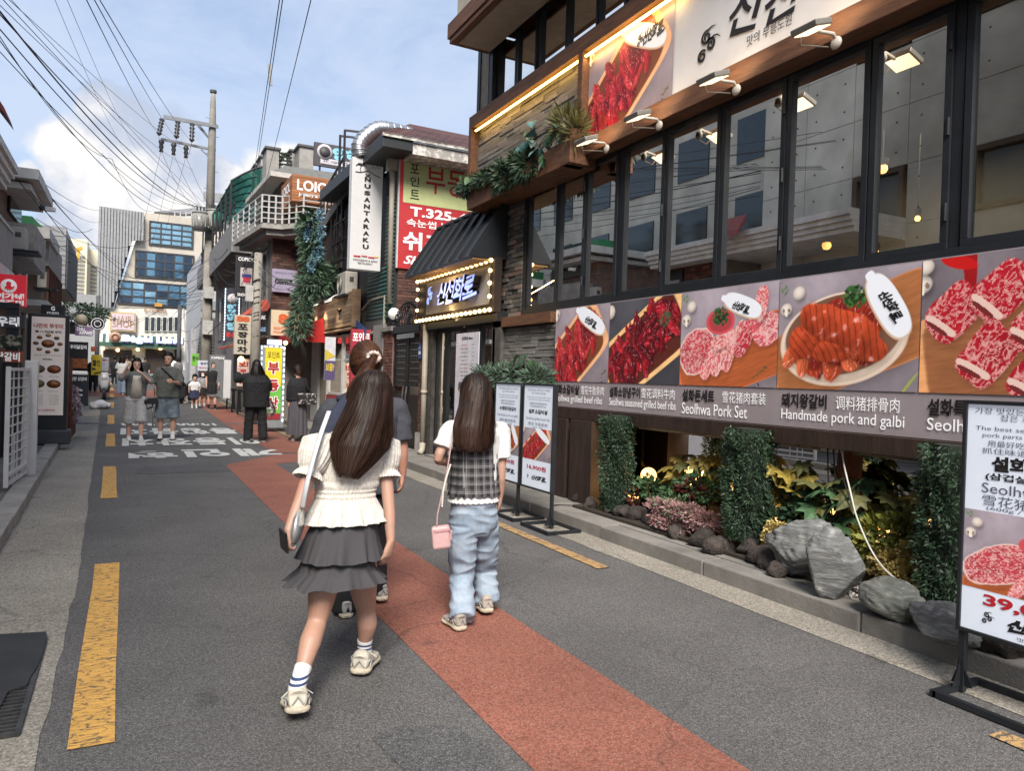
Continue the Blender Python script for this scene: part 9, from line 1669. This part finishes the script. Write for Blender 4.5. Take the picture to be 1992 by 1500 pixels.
 q=MB();q.obox(pc+Vector((-.008,-.009,.024)),(.0015,.0004,0),(-.003,.008,.002),(-.001,-.003,.012));part('camera_bump',q,mat('lens_grey',(.12,.12,.13),.2),ph,bevel=.002)
_SK={}
def M_SOCK(zt,nm):
 """white ribbed sock with two navy bands near the top, in world height"""
 m=bpy.data.materials.new('sock_%d'%nm);m.use_nodes=True;nt=m.node_tree;N=nt.nodes;L=nt.links;p=N['Principled BSDF'];p.inputs['Roughness'].default_value=.9
 tc=N.new('ShaderNodeTexCoord');sp=N.new('ShaderNodeSeparateXYZ');L.new(tc.outputs['Object'],sp.inputs[0]);cr=N.new('ShaderNodeValToRGB');cr.color_ramp.interpolation='CONSTANT'
 mr=N.new('ShaderNodeMapRange');mr.inputs[1].default_value=zt;mr.inputs[2].default_value=zt-.1;L.new(sp.outputs[2],mr.inputs[0]);L.new(mr.outputs[0],cr.inputs[0])
 e=cr.color_ramp.elements;W_=(.70,.70,.70,1);B_=(.03,.055,.15,1);e[0].position=0;e[0].color=W_
 e[1].position=.20;e[1].color=B_
 for p_,c_ in((.30,W_),(.40,B_),(.50,W_)):x=e.new(p_);x.color=c_
 L.new(cr.outputs[0],p.inputs['Base Color']);return m
def hero_two():
 t=thing('person','girl in light blue jeans and black plaid top over a white tee','girl',(1.9,4.1,0))
 sk=skin_mat('skin_warm')
 Y=4.12
 pel=oy(921,1008,Y+.02);chest=oy(924,890,Y);neck=oy(925,818,Y)
 b=MB();torso(b,pel,chest,neck,.150,RT,FW)
 hc=oy(926,768,Y+.03);chain(b,[neck-UP*.04,neck+UP*.03,hc-UP*.05],[.045,.042,.045],12,2);head(b,hc,Vector((.1,1,-.02)),UP,.92)
 hl,hr=oy(902,1035,Y),oy(942,1035,Y+.03);kl,kr=oy(898,1120,Y+.04),oy(944,1105,Y+.16);al,ar=oy(900,1198,3.99),oy(948,1166,4.22)
 sl,sr=oy(874,836,Y),oy(977,838,Y)
 el,wl=oy(852,893,Y-.02),oy(880,905,Y+.17)
 er,wr=oy(975,925,Y-.01),oy(973,968,Y+.02)
 for s_,e_,w_ in((sl,el,wl),(sr,er,wr)):chain(b,[s_,s_.lerp(e_,.45),e_,e_.lerp(w_,.4),w_],[.039,.034,.028,.027,.019],12,3)
 for a_,k_,h_ in((hl,kl,al),(hr,kr,ar)):chain(b,[a_,k_,h_],[.06,.045,.03],10,3)
 hand(b,wl,Vector((.75,.55,.05)),Vector((.2,.1,-1)),.13,.8,-1);hand(b,wr,Vector((-.05,.05,-1)),Vector((-.8,.5,0)),.145,.55,1)
 part('body',fuse(b,.0065,3),sk,t)
 q=MB();rings(q,[(oy(921,976,Y),.152,.112),(oy(922,950,Y),.150,.110),(chest,.150,.100),(chest.lerp(neck,.6),.158,.096),(neck-UP*.01,.11,.07),(neck+UP*.008,.055,.055)],RT,FW,24)
 for s_,e_,k in((sl,el,-1),(sr,er,1)):chain(q,[s_+Vector((-k*.04,0,.01)),s_,s_.lerp(e_,.40),s_.lerp(e_,.60)],[.045,.049,.055,.062],14,4)
 part('top',fuse(q,.0065,2,wrinkle=.004,wscale=16),mat('white_jersey',(.70,.70,.68),.9,var=.04,bump=.1,bscale=200),t)
 h0=oy(921,966,Y)
 part('hem',polar([(h0,.150,.112),(h0-UP*.026,.160,.122)],RT,FW,lambda th,tt:(1+.02*tt*math.cos(30*th),.004*tt*math.cos(30*th)),200,4),mat('white_jersey'),t)
 c0,c1=oy(922,858,Y),oy(921,962,Y)
 me=polar([(c0,.153,.105),(c0.lerp(c1,.4),.155,.110),(c0.lerp(c1,.8),.160,.117),(c1,.168,.125)],RT,FW,lambda th,tt:(1+.022*math.cos(17*th+2*math.sin(3*th))*(.5+tt)+.008*math.cos(43*th),.004*math.cos(24*th)*tt),220,30)
 part('camisole',me,gingham('plaid_black',(.085,.08,.085),(.012,.012,.014),(.42,.41,.42),1/.052),t)
 dn=mat('light_denim',(.20,.275,.37),.85,var=.16,scale=7,lo=.3,hi=.7,bump=.3,bscale=320,col2=(.38,.45,.53),bdist=.003)
 q=MB();rings(q,[(pel-UP*.10,.098,.09),(pel-UP*.05,.145,.112),(pel,.150,.115),(oy(921,975,Y),.134,.102)],RT,FW,22)
 for h_,k_,a_,w in((hl,kl,al,.083),(hr,kr,ar,.080)):
  hem=a_-UP*.015;chain(q,[h_+UP*.04,h_.lerp(k_,.5),k_,k_.lerp(hem,.5),hem],[.085,.083,.071,.072,.077],16,5)
 part('jeans',fuse(q,.0065,2,wrinkle=.010,wscale=7.5,wst=(1,1,2.2),seed=4),dn,t)
 pk=MB()
 for k,xx in((-1,893),(1,945)):
  c=oy(xx,1004,Y-.118);pk.add([c+Vector((-.045,0,.045)),c+Vector((.045,0,.045)),c+Vector((.043,-.002,-.02)),c+Vector((0,-.003,-.045)),c+Vector((-.043,-.002,-.02))],[(0,1,2,3,4)])
 for a_,hl_,tx in((al,oy(898,1220,3.94),.0),(ar,oy(949,1196,4.13),.035)):
  hl_.z=.012 if a_ is al else .03;sneaker(t,Vector((hl_.x+tx,hl_.y+.22,.01)),hl_,UP,.24,mat('sneaker_taupe',(.34,.30,.26),.7,var=.2,scale=22,bump=.2),M_SOLE,M_LACE,1.3)
 g=[(oy(926,780,4.06),.11,.08),(oy(924,830,3.99),.130,.05),(oy(924,862,3.975),.128,.036),(oy(922,880,3.97),.100,.028)]
 hair(t,hc+UP*.012,UP,Vector((-.05,-1,0)),.092,.108,.122,g,2400,HAIR_DARK,width=.0023,steps=16,fall=.42,seed=8,face_open=.74,tipvar=.4)
 bg=thing('crossbody_bag','small pale pink crossbody bag swinging beside the girl in blue jeans','bag',(1.6,4.0,.8));bc=oy(858,1045,3.98)
 q=MB();q.obox(bc,(.052,-.012,.006),(.012,.03,0),(-.008,0,.066));part('pouch',q,mat('pink_leather',(.56,.36,.36),.4,var=.08,bump=.1,bscale=60),bg,bevel=.014)
 q=MB();q.obox(bc+Vector((.002,-.004,.045)),(.047,-.011,.006),(.012,.032,0),(-.003,0,.012));q.obox(bc+Vector((.052,-.02,.01)),(.008,-.002,0),(.002,.01,0),(0,0,.03));part('flap',q,mat('pink_leather_dark',(.48,.28,.29),.4),bg,bevel=.006)
 q=MB();chain(q,[bc+Vector((-.03,0,.066)),oy(851,1000,3.99),oy(862,950,4.0),oy(872,900,4.02),oy(877,862,4.04)],[(.010,.003)]*5,8,4);part('strap',q,mat('pink_leather'),bg,True)
 q=MB();pts=[oy(876,905,4.0),oy(868,930,3.985),oy(862,955,3.98),oy(860,985,3.985)]
 for i in range(22):
  a=i/21*2.999;j=int(a);q.ball(pts[j].lerp(pts[j+1],a-j),.007,6,5)
 part('bead_strap',q,mat('pearl',(.7,.68,.62),.25),bg,True)
def hero_three():
 t=thing('person','woman in grey tee and black trousers, auburn ponytail tied with pale scrunchie','woman',(1.3,4.5,0))
 sk=skin_mat('skin_mid',(.46,.26,.185));Y=4.55
 pel=oy(705,985,Y);chest=oy(706,860,Y);neck=oy(708,765,Y)
 b=MB();torso(b,pel,chest,neck,.19,RT,FW);hc=oy(712,706,Y+.03)
 chain(b,[neck-UP*.05,neck+UP*.04,hc-UP*.06],[.055,.052,.052],12,2);head(b,hc,Vector((-.1,1,0)),UP,1.03)
 sl,sr=oy(640,800,Y),oy(775,797,Y);el,wl=oy(617,880,Y+.06),oy(628,930,Y+.2);er,wr=oy(783,880,Y-.02),oy(783,925,Y)
 for s_,e_,w_ in((sl,el,wl),(sr,er,wr)):chain(b,[s_,s_.lerp(e_,.45),e_,e_.lerp(w_,.4),w_],[.05,.045,.037,.035,.025],12,3)
 hand(b,wl,Vector((.2,.3,-1)),Vector((.8,.2,0)),.165,.6,-1);hand(b,wr,Vector((-.02,.05,-1)),Vector((-.8,.4,0)),.165,.75,1)
 part('body',fuse(b,.008,3),sk,t)
 q=MB();rings(q,[(oy(703,955,Y),.225,.165),(oy(704,905,Y),.215,.16),(chest,.205,.145),(chest.lerp(neck,.55),.215,.13),(neck-UP*.02,.15,.09),(neck+UP*.01,.07,.07)],RT,FW,24,2.5)
 for s_,e_,k in((sl,el,-1),(sr,er,1)):chain(q,[s_+Vector((-k*.06,0,.015)),s_,s_.lerp(e_,.42),s_.lerp(e_,.72)],[.062,.066,.070,.074],14,4)
 part('top',fuse(q,.008,2,wrinkle=.008,wscale=9),mat('slate_jersey',(.050,.054,.066),.9,var=.12,scale=40,bump=.1),t)
 blk=mat('black_wide_cloth',(.012,.012,.014),.85);q=MB();rings(q,[(pel-UP*.1,.13,.12),(pel,.18,.14),(pel+UP*.08,.165,.125)],RT,FW,20)
 a1,a2=oy(670,1190,4.50),oy(730,1142,4.68)
 for k,a_ in((-1,a1),(1,a2)):
  h_=pel+Vector((k*.08,0,-.05));chain(q,[h_,h_.lerp(a_,.5),a_],[.098,.076,.070],16,6)
 part('trousers',fuse(q,.009,2,wrinkle=.010,wscale=6,wst=(1,1,.5)),blk,t)
 for a_ in(a1,a2):
  hl_=Vector((a_.x+(.03 if a_ is a2 else 0),a_.y-.07,.03 if a_ is a2 else .005));sneaker(t,hl_+Vector((.0,.25,0)),hl_,UP,.25,mat('canvas_grey',(.36,.35,.34),.8,bump=.2),M_SOLE,M_LACE,1.15)
 g=[(hc+Vector((0,-.10,.01)),.02,.015),(hc+Vector((-.0,-.13,-.02)),.03,.02),(hc+Vector((-.02,-.14,-.08)),.05,.03),(hc+Vector((-.06,-.14,-.16)),.06,.03),(hc+Vector((-.10,-.13,-.25)),.045,.025)]
 rnd=random.Random(5);vs=[];fs=[];cv=[];tie=hc+Vector((.008,-.125,.035));rx,ry,rz=.104,.118,.135;cc=hc+UP*.01
 for s in range(1500):
  az=rnd.uniform(-1,1)*math.pi;pol=math.acos(1-rnd.random()*1.25)
  d0=Vector((math.sin(az)*math.sin(pol),-math.cos(az)*math.sin(pol),math.cos(pol)))
  if d0.y>.55 and d0.z<.3:continue
  if d0.z<-.55:continue
  dt=Vector((.06,-.95,.22)).normalized();col=rnd.random()**1.4;b0=len(vs);K=8;pts=[]
  for k in range(K+1):
   q_=d0.lerp(dt,(k/K)*.97).normalized();lf=1.0+.03*rnd.random()*0+.02*math.sin(s);pts.append(cc+Vector((q_.x*rx,q_.y*ry,q_.z*rz))*lf)
  for k,p_ in enumerate(pts):
   tg=(pts[min(k+1,K)]-pts[max(k-1,0)]);n_=(p_-cc);sd=tg.cross(n_);sd=sd.normalized()if sd.length>1e-9 else RT;w=.0026;vs+=[tuple(p_-sd*w),tuple(p_+sd*w)];cv+=[col,col]
  for k in range(K):fs.append((b0+2*k,b0+2*k+1,b0+2*k+3,b0+2*k+2))
 mb=MB();mb.ball(cc,(rx*.985,ry*.985,rz*.985),22,16);nv=len(vs);vs+=mb.v;cv+=[.25]*len(mb.v)
 for f in mb.f:
  ce=sum((Vector(mb.v[i])for i in f),Vector())/len(f)-cc
  if not(ce.y>.02 and ce.z<.05)and ce.z>-.085:fs.append(tuple(i+nv for i in f))
 me=bpy.data.meshes.new('hair');me.from_pydata(vs,[],fs);at=me.attributes.new('strand','FLOAT','POINT');at.data.foreach_set('value',cv);me.polygons.foreach_set('use_smooth',[True]*len(me.polygons));part('hair',me,HAIR_BROWN,t)
 tg=[(oy(718,706,4.38),.030,.02),(oy(712,728,4.37),.055,.03),(oy(700,755,4.38),.075,.035),(oy(690,790,4.39),.07,.03),(oy(680,830,4.40),.05,.02)]
 hair(t,tie,UP,Vector((0,-1,0)),.026,.024,.026,tg,900,HAIR_BROWN,name='ponytail',width=.0024,steps=14,fall=.12,seed=6,face_open=1.0)
 q=MB();ring=[]
 for i in range(41):
  a=2*math.pi*i/40;ring.append(tie+Vector((math.cos(a)*.036,-.012+.006*math.sin(a*5),math.sin(a)*.030)))
 q.tube(ring,0,8,False,[.012+.004*math.sin(i*2.3)for i in range(41)]);part('scrunchie',q,mat('satin_pale',(.62,.50,.44),.35,var=.2,scale=40),t,True)
 bp=thing('backpack','navy drawstring cloth bag slung on the back of the woman with the ponytail','bag',(1.1,4.4,1.0));q=MB()
 rings(q,[(oy(655,960,4.40),.10,.05),(oy(650,920,4.37),.135,.07),(oy(655,860,4.36),.125,.07),(oy(668,800,4.38),.08,.045),(oy(678,770,4.42),.03,.02)],Vector((.97,.2,0)),Vector((-.2,.97,0)),20)
 part('pouch',fuse(q,.009,2,wrinkle=.012,wscale=9),mat('navy_cloth',(.028,.035,.062),.85),bp)
 q=MB();chain(q,[oy(678,775,4.40),oy(690,765,4.42),oy(672,768,4.47),oy(655,775,4.50)],[(.018,.006)]*4,8,3);part('strap',q,mat('navy_cloth'),bp,True)
hero_one();hero_two();hero_three()
bpy.data.scenes.remove(_TMP)
